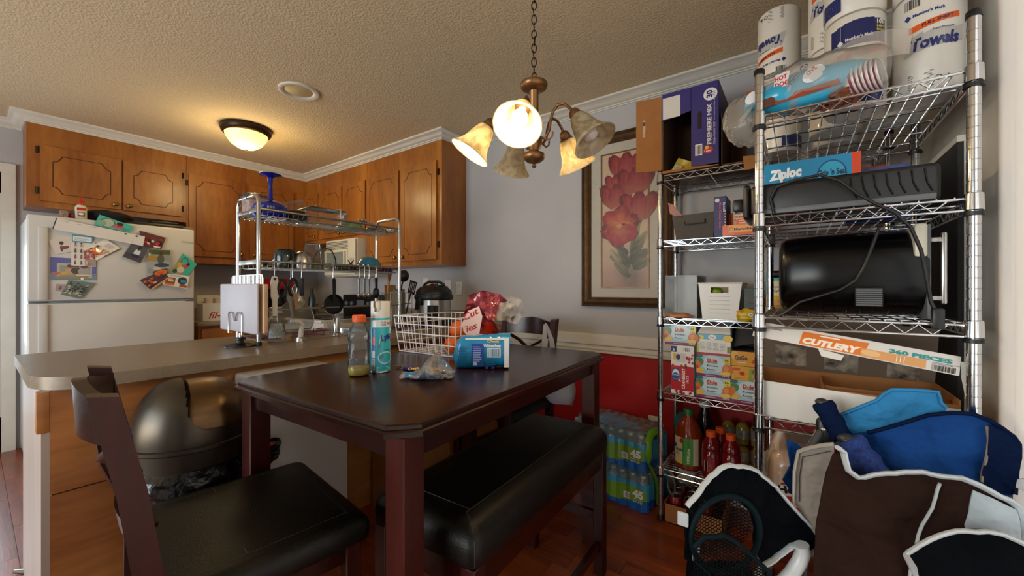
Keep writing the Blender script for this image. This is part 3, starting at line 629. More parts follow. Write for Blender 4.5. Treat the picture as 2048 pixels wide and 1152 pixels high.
# ================================================================== microwave and range
MX0, MX1, MY = -3.83, -3.29, 2.10
t = thing('microwave', 'cream over-the-range microwave with a slotted vent under the small cabinets', 'microwave', ((MX0 + MX1) / 2, 2.28, 1.31))
part('body', B().rbox((MX0, MY, 1.31), (MX1, YF - 0.002, 1.668), 0.006), M['cream'], t, world=True)
part('vent_recess', B().box((MX0 + 0.02, MY - 0.002, 1.575), (MX1 - 0.10, MY + 0.001, 1.655)), M['greyp'], t, world=True)
for i in range(6): part('vent_slat', B().rbox((MX0 + 0.02, MY - 0.012, 1.578 + i * 0.0135), (MX1 - 0.10, MY - 0.001, 1.586 + i * 0.0135), 0.002, 1), M['cream'], t, world=True)
d = part('door', B().rbox((MX0 + 0.004, MY - 0.022, 1.325), (MX1 - 0.13, MY - 0.001, 1.57), 0.006), M['cream'], t, world=True)
part('window', B().box((MX0 + 0.05, MY - 0.0235, 1.37), (MX1 - 0.19, MY - 0.021, 1.545)), mat('tinted_window', '#7d8682', 0.15), d, world=True)
part('handle', B().rbox((MX1 - 0.165, MY - 0.045, 1.35), (MX1 - 0.148, MY - 0.022, 1.55), 0.006), M['cream'], d, world=True)
p = part('control_panel', B().rbox((MX1 - 0.125, MY - 0.02, 1.325), (MX1 - 0.004, MY - 0.001, 1.655), 0.004), M['cream'], t, world=True)
for r in range(4):
    for k in range(3): part('button', B().rbox((MX1 - 0.108 + k * 0.03, MY - 0.024, 1.36 + r * 0.032), (MX1 - 0.084 + k * 0.03, MY - 0.019, 1.384 + r * 0.032), 0.002, 1), mat('beige_button', '#b9b39e', 0.5) if not (r or k) else bpy.data.materials['beige_button'], p, world=True)
t = thing('range', 'white range with a black glass cooktop and dark back panel', 'stove', (-3.64, 2.12, 0))
RX0, RX1 = -3.985, -3.325
part('body', B().rbox((RX0, 1.80, 0.0), (RX1, YF - 0.022, 0.895), 0.006), M['fridge'], t, world=True)
part('cooktop_rim', B().rbox((RX0, 1.775, 0.893), (RX1, YF - 0.02, 0.917), 0.008), M['fridge'], t, world=True)
ct = part('cooktop', B().box((RX0 + 0.03, 1.83, 0.917), (RX1 - 0.03, 2.36, 0.921)), M['blackgloss'], t, world=True)
for x, y2, r in ((-3.82, 1.96, 0.09), (-3.5, 1.96, 0.075), (-3.82, 2.22, 0.075), (-3.5, 2.22, 0.09)): part('burner_ring', B().lathe([(r - 0.004, 0), (r, 0.0015), (r + 0.002, 0)], 24, (x, y2, 0.921), caps=False), M['greyp'], ct, world=True)
bp = part('back_panel', B().rbox((RX0, 2.37, 0.917), (RX1, YF - 0.02, 1.13), 0.012), M['black'], t, world=True)
for x in (-3.9, -3.8, -3.51, -3.41): part('dial', B().lathe([(0.024, 0), (0.022, 0.016), (0.014, 0.02), (0.0, 0.02)], 16, M=aim((x, 2.37, 1.04), (0, -1, 0))), M['greyp'], bp, world=True)
part('clock_window', B().box((-3.72, 2.367, 1.01), (-3.59, 2.372, 1.075)), M['greyp'], bp, world=True)
od = part('oven_door', B().rbox((RX0 + 0.01, 1.772, 0.2), (RX1 - 0.01, 1.80, 0.86), 0.006), M['fridge'], t, world=True)
part('handle', B().tube([(RX0 + 0.06, 1.74, 0.8), (RX1 - 0.06, 1.74, 0.8)], 0.011, 10), M['fridge'], od, world=True)
# white catering box on the left worktop
c = atX(421, 641, -4.30)
t = thing('catering_box', 'white folded carrier box with red script on the left worktop', 'box', (-4.36, c.y, 0.915))
part('tray', B().prism([(-0.09, 0), (0.16, 0), (0.165, 0.11), (0.12, 0.115), (0.10, 0.15), (-0.09, 0.15)], 0, 0.16, (0.09, -0.02, 0), (0, 1, 0), (0, 0, 1)), M['paper'], t)
part('handle', B().prism([(0, 0.11), (0.10, 0.11), (0.10, 0.205), (0.07, 0.22), (-0.09, 0.22), (-0.09, 0.11)], 0, 0.004, (0.03, 0, 0), (0, 1, 0), (0, 0, 1)), M['paper'], t)
for yy in (-0.02, 0.05): part('cup', B().lathe([(0.026, 0.11), (0.033, 0.19), (0.035, 0.192), (0.035, 0.2), (0, 0.2)], 16, (0.09, yy, 0)), M['whitep'], t)
Pr(flat((-4.36 + 0.251, c.y - 0.07, 0.915 + 0.022), (0, 1, 0), (0, 0, 1))).text('fil-A', 0, 0, 0.085, '#b5161f', shear=0.35, w=0.14, bold=0.005).done('lettering', t)
# dark things in the back corner of the left worktop
t = thing('coffee_maker', 'red and black coffee maker in the back corner of the left worktop', 'coffee maker', (-4.35, 1.86, 0.915))
part('base', B().rbox((-0.14, -0.11, 0), (0.15, 0.11, 0.05), 0.012), M['black'], t); part('tower', B().rbox((-0.14, -0.11, 0.05), (-0.02, 0.11, 0.30), 0.015), M['black'], t)
part('brew_head', B().rbox((-0.14, -0.12, 0.27), (0.13, 0.12, 0.38), 0.02), mat('red_enamel', '#8c1414', 0.25), t)
part('carafe', B().lathe([(0.05, 0.052), (0.07, 0.09), (0.068, 0.15), (0.05, 0.2), (0.045, 0.21)], 20, (0.06, 0, 0)), M['blackgloss'], t)
for i, (yy, col, nm, lb) in enumerate(((1.62, '#3c3a2e', 'oil_bottle', 'dark oil bottle beside the coffee maker'), (2.08, '#a9a184', 'sauce_bottle', 'cream labelled sauce bottle in the back corner'), (2.2, '#2b2f3c', 'syrup_bottle', 'dark blue syrup bottle in the back corner'))):
    t = thing(nm, lb, 'bottle', (-4.3, yy, 0.915)); part('body', B().lathe([(0.034, 0), (0.037, 0.01), (0.037, 0.17), (0.02, 0.22), (0.014, 0.25)], 16), mat(nm + '_body', col, 0.3), t); part('cap', B().lathe([(0.016, 0.25), (0.016, 0.28), (0, 0.28)], 12), M['black'], t)

# ================================================================== sink, tap, over-sink rack
t = thing('sink', 'stainless steel sink set in the breakfast bar worktop', 'sink', ((SX0 + SX1) / 2, (SY0_ + SY1_) / 2, 0.70))
def rect3(x0, x1, y0, y1, z, r=0.05, n=5):
    P = []
    for cx, cyy, a in ((x1 - r, y0 + r, -90), (x1 - r, y1 - r, 0), (x0 + r, y1 - r, 90), (x0 + r, y0 + r, 180)):
        P += [(cx + r * math.cos(math.radians(a + 90 * i / n)), cyy + r * math.sin(math.radians(a + 90 * i / n)), z) for i in range(n + 1)]
    return P
b = B(); rings = [rect3(SX0 - 0.015, SX1 + 0.03, SY0_ - 0.02, SY1_ + 0.02, 0.9145), rect3(SX0 - 0.012, SX1 + 0.027, SY0_ - 0.017, SY1_ + 0.017, 0.919), rect3(SX0 + 0.01, SX1 - 0.07, SY0_ + 0.01, SY1_ - 0.01, 0.917), rect3(SX0 + 0.03, SX1 - 0.09, SY0_ + 0.03, SY1_ - 0.03, 0.73)]
n = len(rings[0]); b.add([p for r in rings for p in r], [(k * n + i, k * n + (i + 1) % n, (k + 1) * n + (i + 1) % n, (k + 1) * n + i) for k in range(3) for i in range(n)] + [tuple(range(3 * n, 4 * n))])
part('basin', b, M['steel'], t, world=True)
c = atZ(673, 668, 0.919); t = thing('tap', 'chrome single-lever kitchen tap behind the sink', 'faucet', (c.x, c.y, 0.9185))
part('body', B().lathe([(0.026, 0), (0.026, 0.006), (0.02, 0.012), (0.02, 0.085), (0.017, 0.1), (0, 0.105)], 18), M['chrome'], t)
part('spout', B().tube([(0, 0, 0.08), (-0.02, 0.012, 0.13), (-0.035, 0.02, 0.15), (-0.07, 0.02, 0.16), (-0.12, 0.02, 0.155), (-0.15, 0.02, 0.135)], 0.012, 10), M['chrome'], t)
part('lever', B().tube([(0, 0, 0.1), (0.0, -0.04, 0.13), (0.0, -0.075, 0.16)], [0.009, 0.007, 0.011], 10).blob((0, -0.08, 0.163), (0.014, 0.014, 0.014), 0, nu=12, nv=8), M['chrome'], t)
# rack
RF, RB, R0, R1 = -2.153, -2.405, 0.838, 1.685
t = thing('dish_rack', 'tall two-shelf chrome dish rack standing over the sink', 'dish rack', ((RF + RB) / 2, (R0 + R1) / 2, 0.915))
def frame(y):
    P = [(RF, y, 0.916), (RF, y, 1.62)] + [(RF - 0.045 + 0.045 * math.cos(a), y, 1.62 + 0.045 * math.sin(a)) for a in (0.4, 0.8, 1.2, 1.57)] + [(RB + 0.045 - 0.045 * math.sin(a), y, 1.62 + 0.045 * math.cos(a)) for a in (0.2, 0.6, 1.0, 1.4)] + [(RB, y, 1.60), (RB, y, 0.916)]
    b = B().tube(P, 0.0105, 10)
    return b
for y in (R0, R1):
    f = part('end_frame', frame(y), M['chrome'], t, world=True)
    for z in (1.59, 1.33): part('cross_bar', B().rbox((RB, y - 0.004, z - 0.012), (RF, y + 0.004, z + 0.012), 0.003), M['steel'], f, world=True)
    part('foot', B().lathe([(0.013, 0), (0.013, 0.02)], 12, (RF, y, 0.9145)).lathe([(0.013, 0), (0.013, 0.02)], 12, (RB, y, 0.9145)), M['black'], f, world=True)
for z in (1.585, 1.325):
    s = part('shelf', B().tube([(RF, R0, z + 0.008), (RF, R1, z + 0.008)], 0.0065, 8).tube([(RB, R0, z + 0.008), (RB, R1, z + 0.008)], 0.0065, 8).tube([(RF - 0.012, R0, z - 0.022), (RF - 0.012, R1, z - 0.022)], 0.003).tube([(RB + 0.012, R0, z - 0.022), (RB + 0.012, R1, z - 0.022)], 0.003), M['steel'], t, world=True)
    w = B()
    for i in range(34):
        y = R0 + 0.02 + i * 0.0247; w.tube([(RF, y, z + 0.008), (RF - 0.012, y, z - 0.02), (RF - 0.03, y, z - 0.026), (RB + 0.03, y, z - 0.026), (RB + 0.012, y, z - 0.02), (RB, y, z + 0.008)], 0.0018, 5)
    part('wires', w, M['steel'], s, kind='stuff', world=True)
part('tie_bar', B().tube([(RF, R0, 1.09), (RF, R1, 1.09)], 0.006, 8), M['steel'], t, world=True)
b = B()
for i in range(9):
    y = 1.36 + i * 0.026; b.tube([(RB + 0.02, y, 1.30), (RB + 0.05, y + 0.004, 1.345), (RB + 0.11, y + 0.004, 1.345), (RB + 0.13, y, 1.30)], 0.0018, 5)
part('plate_wires', b, M['steel'], t, kind='stuff', world=True)
# things on the rack's top shelf
ZT, ZM = 1.561, 1.302
def on(px, py, X, z): q = atX(px, py, X); return (X, q.y, z)
def lathe_thing(name, label, cat, loc, prof, mt, n=24, group=None, extra=None, M4=None):
    t = thing(name, label, cat, loc, 0, group); part('body', B().lathe(prof, n, M=M4) if M4 else B().lathe(prof, n), mt, t)
    if extra: extra(t)
    return t
lathe_thing('plastic_tub', 'clear plastic tub with a printed band at the left end of the rack', 'tub', on(509, 405, -2.30, ZT), [(0.048, 0), (0.052, 0.004), (0.056, 0.11), (0.059, 0.112), (0.059, 0.122), (0.052, 0.124), (0, 0.124)], M['clear'], extra=lambda t: part('band', B().lathe([(0.0535, 0.03), (0.0565, 0.09)], 24, caps=False), mat('tub_band', '#9a7f7c', 0.5, var=0.4, vs=60), t))
g = lathe_thing('goblet', 'large cobalt blue goblet standing upside down on the top shelf', 'goblet', on(541, 430, -2.24, ZT), [(0.07, 0), (0.086, 0.02), (0.088, 0.045), (0.076, 0.07), (0.05, 0.088), (0.018, 0.098), (0.0115, 0.112), (0.0105, 0.18), (0.013, 0.215), (0.022, 0.223), (0.05, 0.228), (0.055, 0.232), (0.05, 0.236), (0, 0.238)], mat('cobalt_glass', '#0a1a86', 0.06, coat=0.6, var=0.2), 28)
gl = Vector(g.location)
Pr(lambda u, v, l: gl + Vector((math.cos(u / 0.087 - 1.3) * (0.089 + l), math.sin(u / 0.087 - 1.3) * (0.089 + l), v))).text('SEVEN', 0.0, 0.04, 0.022, '#b9c4ea', w=0.06).text('SEAS', 0.075, 0.042, 0.02, '#b9c4ea', w=0.04).done('lettering', g) if False else Pr(lambda u, v, l: gl + Vector((math.cos(u / 0.087 - 1.3) * (0.0885 + l - max(0, (v - 0.045)) * 0.5), math.sin(u / 0.087 - 1.3) * (0.0885 + l - max(0, (v - 0.045)) * 0.5), v))).bars(0.0, 0.045, 0.05, 0.014, '#b9c4ea', 9, 4, None).bars(0.065, 0.043, 0.035, 0.014, '#b9c4ea', 7, 6, None).done('worn_lettering', g)
t = thing('container_lid', 'clear square container lid leaning behind the blue goblet', 'lid', on(578, 412, -2.34, ZT + 0.03), rot=(0.36, 0.35, 0))
part('body', B().rbox((-0.012, -0.09, 0), (0, 0.10, 0.09), 0.004).tube([(-0.006, -0.09, 0.09), (-0.006, 0.10, 0.09)], 0.006), M['clear'], t)
lathe_thing('black_bowl', 'small black bowl upside down beside the blue goblet', 'bowl', on(592, 430, -2.22, ZT), [(0.058, 0), (0.06, 0.003), (0.056, 0.03), (0.042, 0.055), (0.022, 0.062), (0, 0.062)], M['black'])
t = thing('plastic_container', 'clear square food container upside down on the top shelf', 'container', on(645, 440, -2.27, ZT))
part('body', B().rbox((-0.09, -0.115, 0), (0.09, 0.115, 0.10), 0.02, 3), M['clear'], t); part('rim', B().tube([(-0.095, -0.12, 0.004), (0.095, -0.12, 0.004), (0.095, 0.12, 0.004), (-0.095, 0.12, 0.004)], 0.004, closed=True), M['clear'], t)
part('wire_bail', B().tube([(0.092, 0.06, 0), (0.094, 0.06, 0.1), (0, 0.05, 0.106), (-0.09, 0.04, 0.1)], 0.0022).tube([(0.092, -0.09, 0.1), (0, -0.02, 0.108), (-0.09, 0.08, 0.1)], 0.002), M['chrome'], t)
lathe_thing('green_bowl', 'pale green bowl upside down on the top shelf', 'bowl', on(700, 452, -2.25, ZT), [(0.082, 0), (0.085, 0.004), (0.074, 0.03), (0.05, 0.045), (0.03, 0.05), (0, 0.05)], mat('pale_green', '#8fb080', 0.35))
t = lathe_thing('glass_bowl', 'clear glass bowl lying upside down at the right end of the top shelf', 'bowl', on(752, 460, -2.27, ZT), [(0.072, 0), (0.075, 0.005), (0.066, 0.03), (0.04, 0.042), (0, 0.044)], M['glass'])
t = thing('ladle', 'shiny steel serving spoon between the green and glass bowls', 'spoon', on(735, 440, -2.22, ZT + 0.052))
part('bowl', B().blob((0, -0.035, 0.012), (0.022, 0.03, 0.012), 0, nu=14, nv=8), M['chrome'], t); part('handle', B().tube([(0, -0.01, 0.01), (-0.01, 0.04, 0.004), (-0.02, 0.09, -0.004)], [0.005, 0.0035, 0.006], 8), M['chrome'], t)
# middle shelf
lathe_thing('pot_lid', 'small black pot lid with a knob at the left of the middle shelf', 'lid', on(530, 515, -2.3, ZM), [(0.05, 0), (0.045, 0.014), (0.014, 0.022), (0.012, 0.03), (0.017, 0.036), (0, 0.04)], M['black'])
t = lathe_thing('mug', 'dark teal mug upside down on the middle shelf', 'mug', on(570, 515, -2.24, ZM), [(0.052, 0), (0.054, 0.004), (0.054, 0.07), (0.05, 0.095), (0.04, 0.105), (0, 0.106)], mat('teal_glaze', '#16282c', 0.15, coat=0.4))
part('handle', B().tube([(-0.02, 0.052, 0.08), (-0.025, 0.078, 0.075), (-0.025, 0.08, 0.04), (-0.02, 0.052, 0.025)], 0.006, 8), bpy.data.materials['teal_glaze'], t)
lathe_thing('steel_cup', 'brushed steel tumbler upside down on the middle shelf', 'cup', on(605, 520, -2.21, ZM), [(0.046, 0), (0.0475, 0.03), (0.045, 0.065), (0.034, 0.088), (0.018, 0.098), (0, 0.1)], M['steel'])
lathe_thing('glass_jug', 'tall clear glass jug upside down on the middle shelf', 'jug', on(625, 515, -2.29, ZM), [(0.06, 0), (0.058, 0.01), (0.046, 0.13), (0.043, 0.155), (0.02, 0.16), (0, 0.158)], M['glass'])
lathe_thing('glass_pitcher', 'clear glass pitcher leaning right of the glass jug', 'pitcher', on(650, 522, -2.25, ZM), [(0.066, 0), (0.067, 0.02), (0.058, 0.08), (0.04, 0.12), (0.02, 0.132), (0, 0.134)], M['glass'])
for i in range(3): lathe_thing('steel_plate', ('lowest', 'middle', 'topmost')[i] + ' of three shiny pan lids stacked on the middle shelf', 'lid', on(692, 520, -2.27, ZM + 0.004 + i * 0.011), [(0.105 - i * 0.012, 0), (0.108 - i * 0.012, 0.004), (0.07, 0.012), (0.03, 0.015), (0, 0.015)], M['chrome'] if i < 2 else mat('copper_lid', '#9c7a4c', 0.3, 0.8), 30, 'pan lids stacked on the rack')
t = thing('key_magnet', 'small black clip standing on the stacked lids', 'clip', on(702, 505, -2.27, ZM + 0.042)); part('body', B().tube([(0, -0.02, 0.03), (0, -0.005, 0.008), (0, 0.02, 0.03)], 0.004).blob((0, 0, 0.006), (0.01, 0.012, 0.006), 0, nu=10, nv=6), M['black'], t)
b = B().lathe([(0.076, 0), (0.079, 0.004), (0.072, 0.034), (0.05, 0.06), (0.025, 0.07), (0, 0.071)], 28)
t = thing('blue_bowl', 'turquoise bowl tilted upside down on the pan lids', 'bowl', on(738, 520, -2.27, ZM + 0.03), rot=(-0.22, 0, 0)); part('body', b, mat('turquoise_glaze', '#2f7896', 0.2, coat=0.4), t)
lathe_thing('magenta_bowl', 'dark magenta bowl at the right end of the middle shelf', 'bowl', on(770, 535, -2.30, ZM - 0.006), [(0.035, 0), (0.05, 0.01), (0.06, 0.05), (0.056, 0.05), (0.045, 0.012), (0, 0.008)], mat('magenta_plastic', '#5c1a3a', 0.35))
# hanging from the middle rail
def hang(name, label, cat, px, build, drop=0.055):
    y = atX(px, 530, RF).y; t = thing(name, label, cat, (RF, y, 1.333 - drop - 0.03))
    part('hook', B().tube([(-0.010, 0, drop + 0.022), (-0.006, 0, drop + 0.038), (0.006, 0, drop + 0.04), (0.012, 0, drop + 0.028), (0.012, 0, 0.012), (0.008, 0, 0.0), (0, 0, -0.004)], 0.0018, 6), M['chrome'], t)
    build(t); return t
hang('dish_brush', 'white plastic brush handle hanging from the rack rail', 'brush', 547, lambda t: (part('handle', B().prism([(-0.011, -0.19), (0.011, -0.19), (0.012, -0.11), (0.019, -0.09), (0.018, -0.02), (0.012, 0.008), (0, 0.014), (-0.012, 0.008), (-0.018, -0.02), (-0.019, -0.09), (-0.012, -0.11)], -0.004, 0.004, (0.012, 0, 0), (0, 1, 0), (0, 0, 1)), M['whitep'], t), part('hang_hole', B().lathe([(0.007, 0), (0.007, 0.0005), (0, 0.0006)], 14, M=aim((0.0162, 0, -0.003), (1, 0, 0))), M['black'], t)))
def scis(t):
    part('handle', B().tube([(0.012, -0.045 + 0.02 * math.cos(a), -0.05 + 0.045 * math.sin(a)) for a in [i * PI / 7 for i in range(14)]], 0.007, 8, closed=True), M['black'], t)
    part('handle', B().tube([(0.012, 0.01 + 0.022 * math.cos(a), -0.045 + 0.045 * math.sin(a)) for a in [i * PI / 7 for i in range(14)]], 0.007, 8, closed=True), M['black'], t)
    part('blade', B().prism([(-0.02, -0.09), (0.0, -0.09), (0.012, -0.2), (0.002, -0.2)], 0, 0.003, (0.012, 0, 0), (0, 1, 0), (0, 0, 1)), M['steel'], t)
hang('scissors', 'black handled kitchen scissors hanging on the rack', 'scissors', 580, scis)
hang('peeler', 'metal peeler hanging in front of the black scissors', 'peeler', 583, lambda t: (part('handle', B().prism([(-0.006, -0.16), (0.010, -0.16), (0.014, -0.075), (-0.014, -0.075)], -0.003, 0.003, (0.024, 0.01, 0), (0, 1, 0), (0, 0, 1)), mat('worn_wood', '#9c7c62', 0.6), t), part('blade', B().tube([(0.024, 0.0, -0.075), (0.024, -0.008, -0.05), (0.024, 0.005, -0.03), (0.024, 0.018, -0.05), (0.024, 0.014, -0.075)], 0.003), M['chrome'], t)))
hang('can_opener', 'blue handled masher hanging right of the scissors', 'masher', 601, lambda t: (part('handle', B().rbox((0.006, -0.012, -0.09), (0.02, 0.012, 0.004), 0.006), mat('navy_grip', '#1c2436', 0.5), t), part('wire_head', B().tube([(0.012, 0, -0.09), (0.012, -0.018, -0.12), (0.012, 0, -0.15), (0.012, 0.018, -0.12)], 0.0025, closed=True), M['steel'], t)))
hang('small_skillet', 'small black frying pan hanging from the rack by its handle', 'pan', 664, lambda t: (part('pan', B().lathe([(0, 0), (0.047, 0), (0.056, 0.02), (0.058, 0.02), (0.05, -0.004), (0, -0.004)], 28, M=aim((0.004, 0, -0.14), (1, 0, 0))), mat('worn_nonstick', '#23262b', 0.3, 0.3), t), part('handle', B().prism([(-0.008, -0.12), (0.008, -0.12), (0.011, -0.02), (0.01, 0.0), (0.004, 0.008), (-0.004, 0.008), (-0.01, 0.0), (-0.011, -0.02)], 0.0, 0.008, (0.016, 0, 0), (0, 1, 0), (0, 0, 1)), M['black'], t)))
for i, px in enumerate((716, 727, 736)): hang('measuring_spoon', ('leftmost', 'middle', 'rightmost')[i] + ' of the steel measuring spoons hanging on the rack', 'spoon', px, lambda t, i=i: (part('handle', B().prism([(-0.005, -0.085), (0.005, -0.085), (0.007, 0.004), (-0.007, 0.004)], 0, 0.002, (0.012, 0, 0), (0, 1, 0), (0, 0, 1)), M['steel'], t), part('bowl', B().blob((0.01, 0, -0.095), (0.008, 0.015, 0.016), 0, nu=12, nv=8), M['steel'], t)), 0.05)
hang('black_scoop', 'black plastic scoop hanging at the right of the rack', 'scoop', 750, lambda t: (part('handle', B().prism([(-0.006, -0.06), (0.006, -0.06), (0.010, 0.0), (0, 0.01), (-0.010, 0.0)], 0, 0.006, (0.01, 0, 0), (0, 1, 0), (0, 0, 1)), M['black'], t), part('scoop', B().blob((0.012, 0, -0.09), (0.018, 0.022, 0.035), 0, nu=14, nv=8), M['black'], t)), 0.045)
# cutting boards hung on the rack's left end
y0 = 0.782
def bx(px): return atY(px, 610, y0).x
t = thing('cutting_board', 'white plastic cutting board hanging on the left end of the rack', 'cutting board', ((bx(445) + bx(519)) / 2, y0, 0.985))
wd = bx(519) - bx(445)
part('board', B().rbox((-wd / 2, -0.011, 0), (wd / 2, 0.0, 0.236), 0.010, 3), mat('lilac_white_plastic', '#b4b0ba', 0.45, var=0.03), t)
t = thing('cutting_board', 'pale wooden cutting board behind the white one', 'cutting board', ((bx(447) + bx(520)) / 2, y0 + 0.022, 0.99))
part('board', B().rbox((-wd / 2, -0.0095, 0), (wd / 2 + 0.006, 0.0095, 0.228), 0.004), mat('pale_board', '#c4a283', 0.6), t)
t = thing('cooling_rack', 'small chrome wire rack upright behind the cutting boards', 'cooling rack', (-2.26, y0 + 0.043, 0.99))
b = B().tube([(-0.2, 0, 0), (0.19, 0, 0), (0.19, 0, 0.26), (0.17, 0, 0.275), (-0.18, 0, 0.275), (-0.2, 0, 0.26)], 0.002, closed=True)
for i in range(24): b.tube([(-0.185 + i * 0.0158, 0, 0), (-0.185 + i * 0.0158, 0, 0.274)], 0.0014, 5)
part('wires', b, M['chrome'], t, kind='stuff')
t = thing('board_holder', 'chrome wire holder clasping the cutting boards', 'holder', (bx(478), y0 - 0.013, 0.98))
part('wire', B().tube([(-0.085, 0.03, -0.004), (-0.085, -0.003, -0.004), (-0.085, -0.003, 0.09), (-0.072, -0.003, 0.1), (-0.035, -0.003, 0.1), (-0.022, -0.003, 0.085), (-0.012, -0.003, 0.06), (0.004, -0.003, 0.06), (0.014, -0.003, 0.085), (0.026, -0.003, 0.1), (0.066, -0.003, 0.1), (0.08, -0.003, 0.09), (0.08, -0.003, -0.004), (0.08, 0.03, -0.004)], 0.0032, 6), M['chrome'], t)
c = atZ(481, 693, 0.914); t = thing('towel_stand', 'black suction foot with a short chrome post under the cutting boards', 'stand', (c.x, c.y, 0.9145))
part('foot', B().lathe([(0.068, 0), (0.066, 0.006), (0.04, 0.014), (0.016, 0.018), (0.012, 0.03), (0.022, 0.034), (0.022, 0.042), (0.01, 0.046)], 24), M['black'], t); part('post', B().lathe([(0.009, 0.04), (0.009, 0.065), (0, 0.065)], 14), M['chrome'], t)
# under the rack
def ontop(px, py, dz=0.0): q = atZ(px, py, 0.9145); return (q.x, q.y, 0.9145 + dz)
t = thing('spray_bottle', 'clear spray bottle with a white trigger under the rack', 'bottle', ontop(553, 684))
part('body', B().lathe([(0.038, 0), (0.043, 0.008), (0.042, 0.06), (0.03, 0.11), (0.018, 0.135), (0.014, 0.15)], 20, sx=0.7), M['clear'], t)
part('trigger_head', B().rbox((-0.013, -0.035, 0.15), (0.013, 0.028, 0.185), 0.006).prism([(-0.035, 0.15), (-0.022, 0.15), (-0.02, 0.12), (-0.032, 0.125)], -0.006, 0.006, (0, 0, 0), (0, 1, 0), (0, 0, 1)), M['whitep'], t)
part('label', B().grid(lambda u, v: Vector((0.7 * (0.0432 - v * 0.008) * math.cos(-1.3 + 1.9 * u), (0.0432 - v * 0.008) * math.sin(-1.3 + 1.9 * u), 0.025 + 0.075 * v)), 8, 2), mat('pale_label', '#a6b2b8', 0.5, var=0.3, vs=90), t)
t = thing('splatter_screen', 'round steel mesh splatter screen leaning under the rack', 'screen', ontop(596, 672), rot=(0, -0.2, 0))
part('rim', B().tube([(0, 0.105 * math.cos(a), 0.108 + 0.105 * math.sin(a)) for a in [i * PI / 16 for i in range(32)]], 0.003, 6, closed=True), M['steel'], t)
part('mesh', B().lathe([(0.104, 0), (0, 0.001)], 32, M=aim((0, 0, 0.108), (1, 0, 0)), caps=False), film('steel_mesh', '#b9b9b4', 0.35, 0.35, 0.2), t)
t = thing('scrub_brush', 'white scrubbing brush standing on its bristles by the sink', 'brush', ontop(601, 682))
part('handle', B().tube([(0, 0, 0.02), (0, 0.004, 0.055), (0, 0.01, 0.085), (0, -0.005, 0.105), (0, -0.05, 0.11)], [0.014, 0.012, 0.013, 0.013, 0.011], 10), M['whitep'], t); part('bristles', B().lathe([(0.028, 0), (0.026, 0.016), (0.014, 0.022)], 18), M['steel'], t)
t = thing('jar', 'small glass jar under the rack', 'jar', ontop(577, 682)); part('body', B().lathe([(0.02, 0), (0.022, 0.004), (0.022, 0.04), (0.018, 0.045)], 16), M['clear'], t); part('contents', B().lathe([(0.019, 0.002), (0.02, 0.03), (0, 0.03)], 14), mat('amber_contents', '#a3713c', 0.5), t)
t = thing('sink_caddy', 'red wire draining basket sitting in the sink', 'basket', (-2.44, 1.14, 0.905)); b = B()
for z in (0.0, 0.035): b.tube([(-0.1, -0.17, z), (0.1, -0.17, z), (0.1, 0.17, z), (-0.1, 0.17, z)], 0.003, closed=True)
for i in range(9): b.tube([(0.1, -0.17 + i * 0.0425, 0), (0.1, -0.17 + i * 0.0425, 0.035)], 0.002, 5).tube([(-0.1, -0.17 + i * 0.0425, 0), (-0.1, -0.17 + i * 0.0425, 0.035)], 0.002, 5).tube([(-0.1, -0.17 + i * 0.0425, 0), (0.1, -0.17 + i * 0.0425, 0)], 0.002, 5)
part('wires', b, mat('red_wire', '#7d0f14', 0.4), t, kind='stuff')
# right end of the worktop: drainer with utensils, pressure cooker
c = Vector((-2.42, 1.84, 0.915)); t = thing('wire_drainer', 'narrow chrome wire drainer full of boards and utensils beside the rack', 'drainer', c); b = B()
for z in (0.01, 0.09, 0.17, 0.25): b.tube([(-0.1, -0.09, z), (0.1, -0.09, z), (0.1, 0.09, z), (-0.1, 0.09, z)], 0.0028, closed=True)
for x, y in [(-0.1 + i * 0.04, s) for i in range(6) for s in (-0.09, 0.09)] + [(s, -0.09 + i * 0.036) for i in range(1, 5) for s in (-0.1, 0.1)]: b.tube([(x, y, 0.004), (x, y, 0.25)], 0.0022, 5)
part('wires', b, M['chrome'], t, kind='stuff'); part('floor_tray', B().rbox((-0.1, -0.09, 0.0), (0.1, 0.09, 0.008), 0.003), M['greyp'], t)
for i, (dx, dy, h, col, lb) in enumerate(((-0.05, 0.03, 0.30, '#b48a58', 'pale wooden board upright in the wire drainer'), (0.02, 0.045, 0.27, '#7c8a92', 'grey plastic board upright in the wire drainer'), (0.055, -0.02, 0.25, '#c9c2b4', 'cream chopping mat upright in the wire drainer'))):
    t = thing('chopping_board', lb, 'cutting board', c + Vector((dx, dy, 0.009)), rot=(0, 0.06 * (i - 1), 0)); part('board', B().rbox((-0.006, -0.06, 0), (0.006, 0.04, h), 0.004), mat('board_%d' % i, col, 0.6), t)
t = thing('wooden_fork', 'wooden salad fork sticking up from the drainer', 'utensil', c + Vector((-0.02, -0.05, 0.05)), rot=(-0.05, 0.05, 0.4))
part('handle', B().tube([(0, 0, 0), (0, 0, 0.3)], [0.007, 0.008], 8), mat('worn_wood_b', '#a98456', 0.6), t)
part('head', B().prism([(-0.012, 0.29), (0.012, 0.29), (0.028, 0.33), (0.03, 0.40), (0.022, 0.41), (0.016, 0.36), (0.008, 0.41), (0, 0.36), (-0.008, 0.415), (-0.014, 0.36), (-0.026, 0.40), (-0.026, 0.33)], -0.004, 0.004, (0, 0, 0), (0, 1, 0), (0, 0, 1)), bpy.data.materials['worn_wood_b'], t)
t = thing('black_ladle', 'black nylon ladle standing in the drainer', 'ladle', c + Vector((0.06, -0.04, 0.05)), rot=(-0.2, 0.0, 0)); part('handle', B().tube([(0, 0, 0), (0, 0.02, 0.3)], 0.006, 8), M['black'], t); part('bowl', B().blob((0, 0.02, 0.335), (0.035, 0.042, 0.045), 0, nu=16, nv=10), M['black'], t)
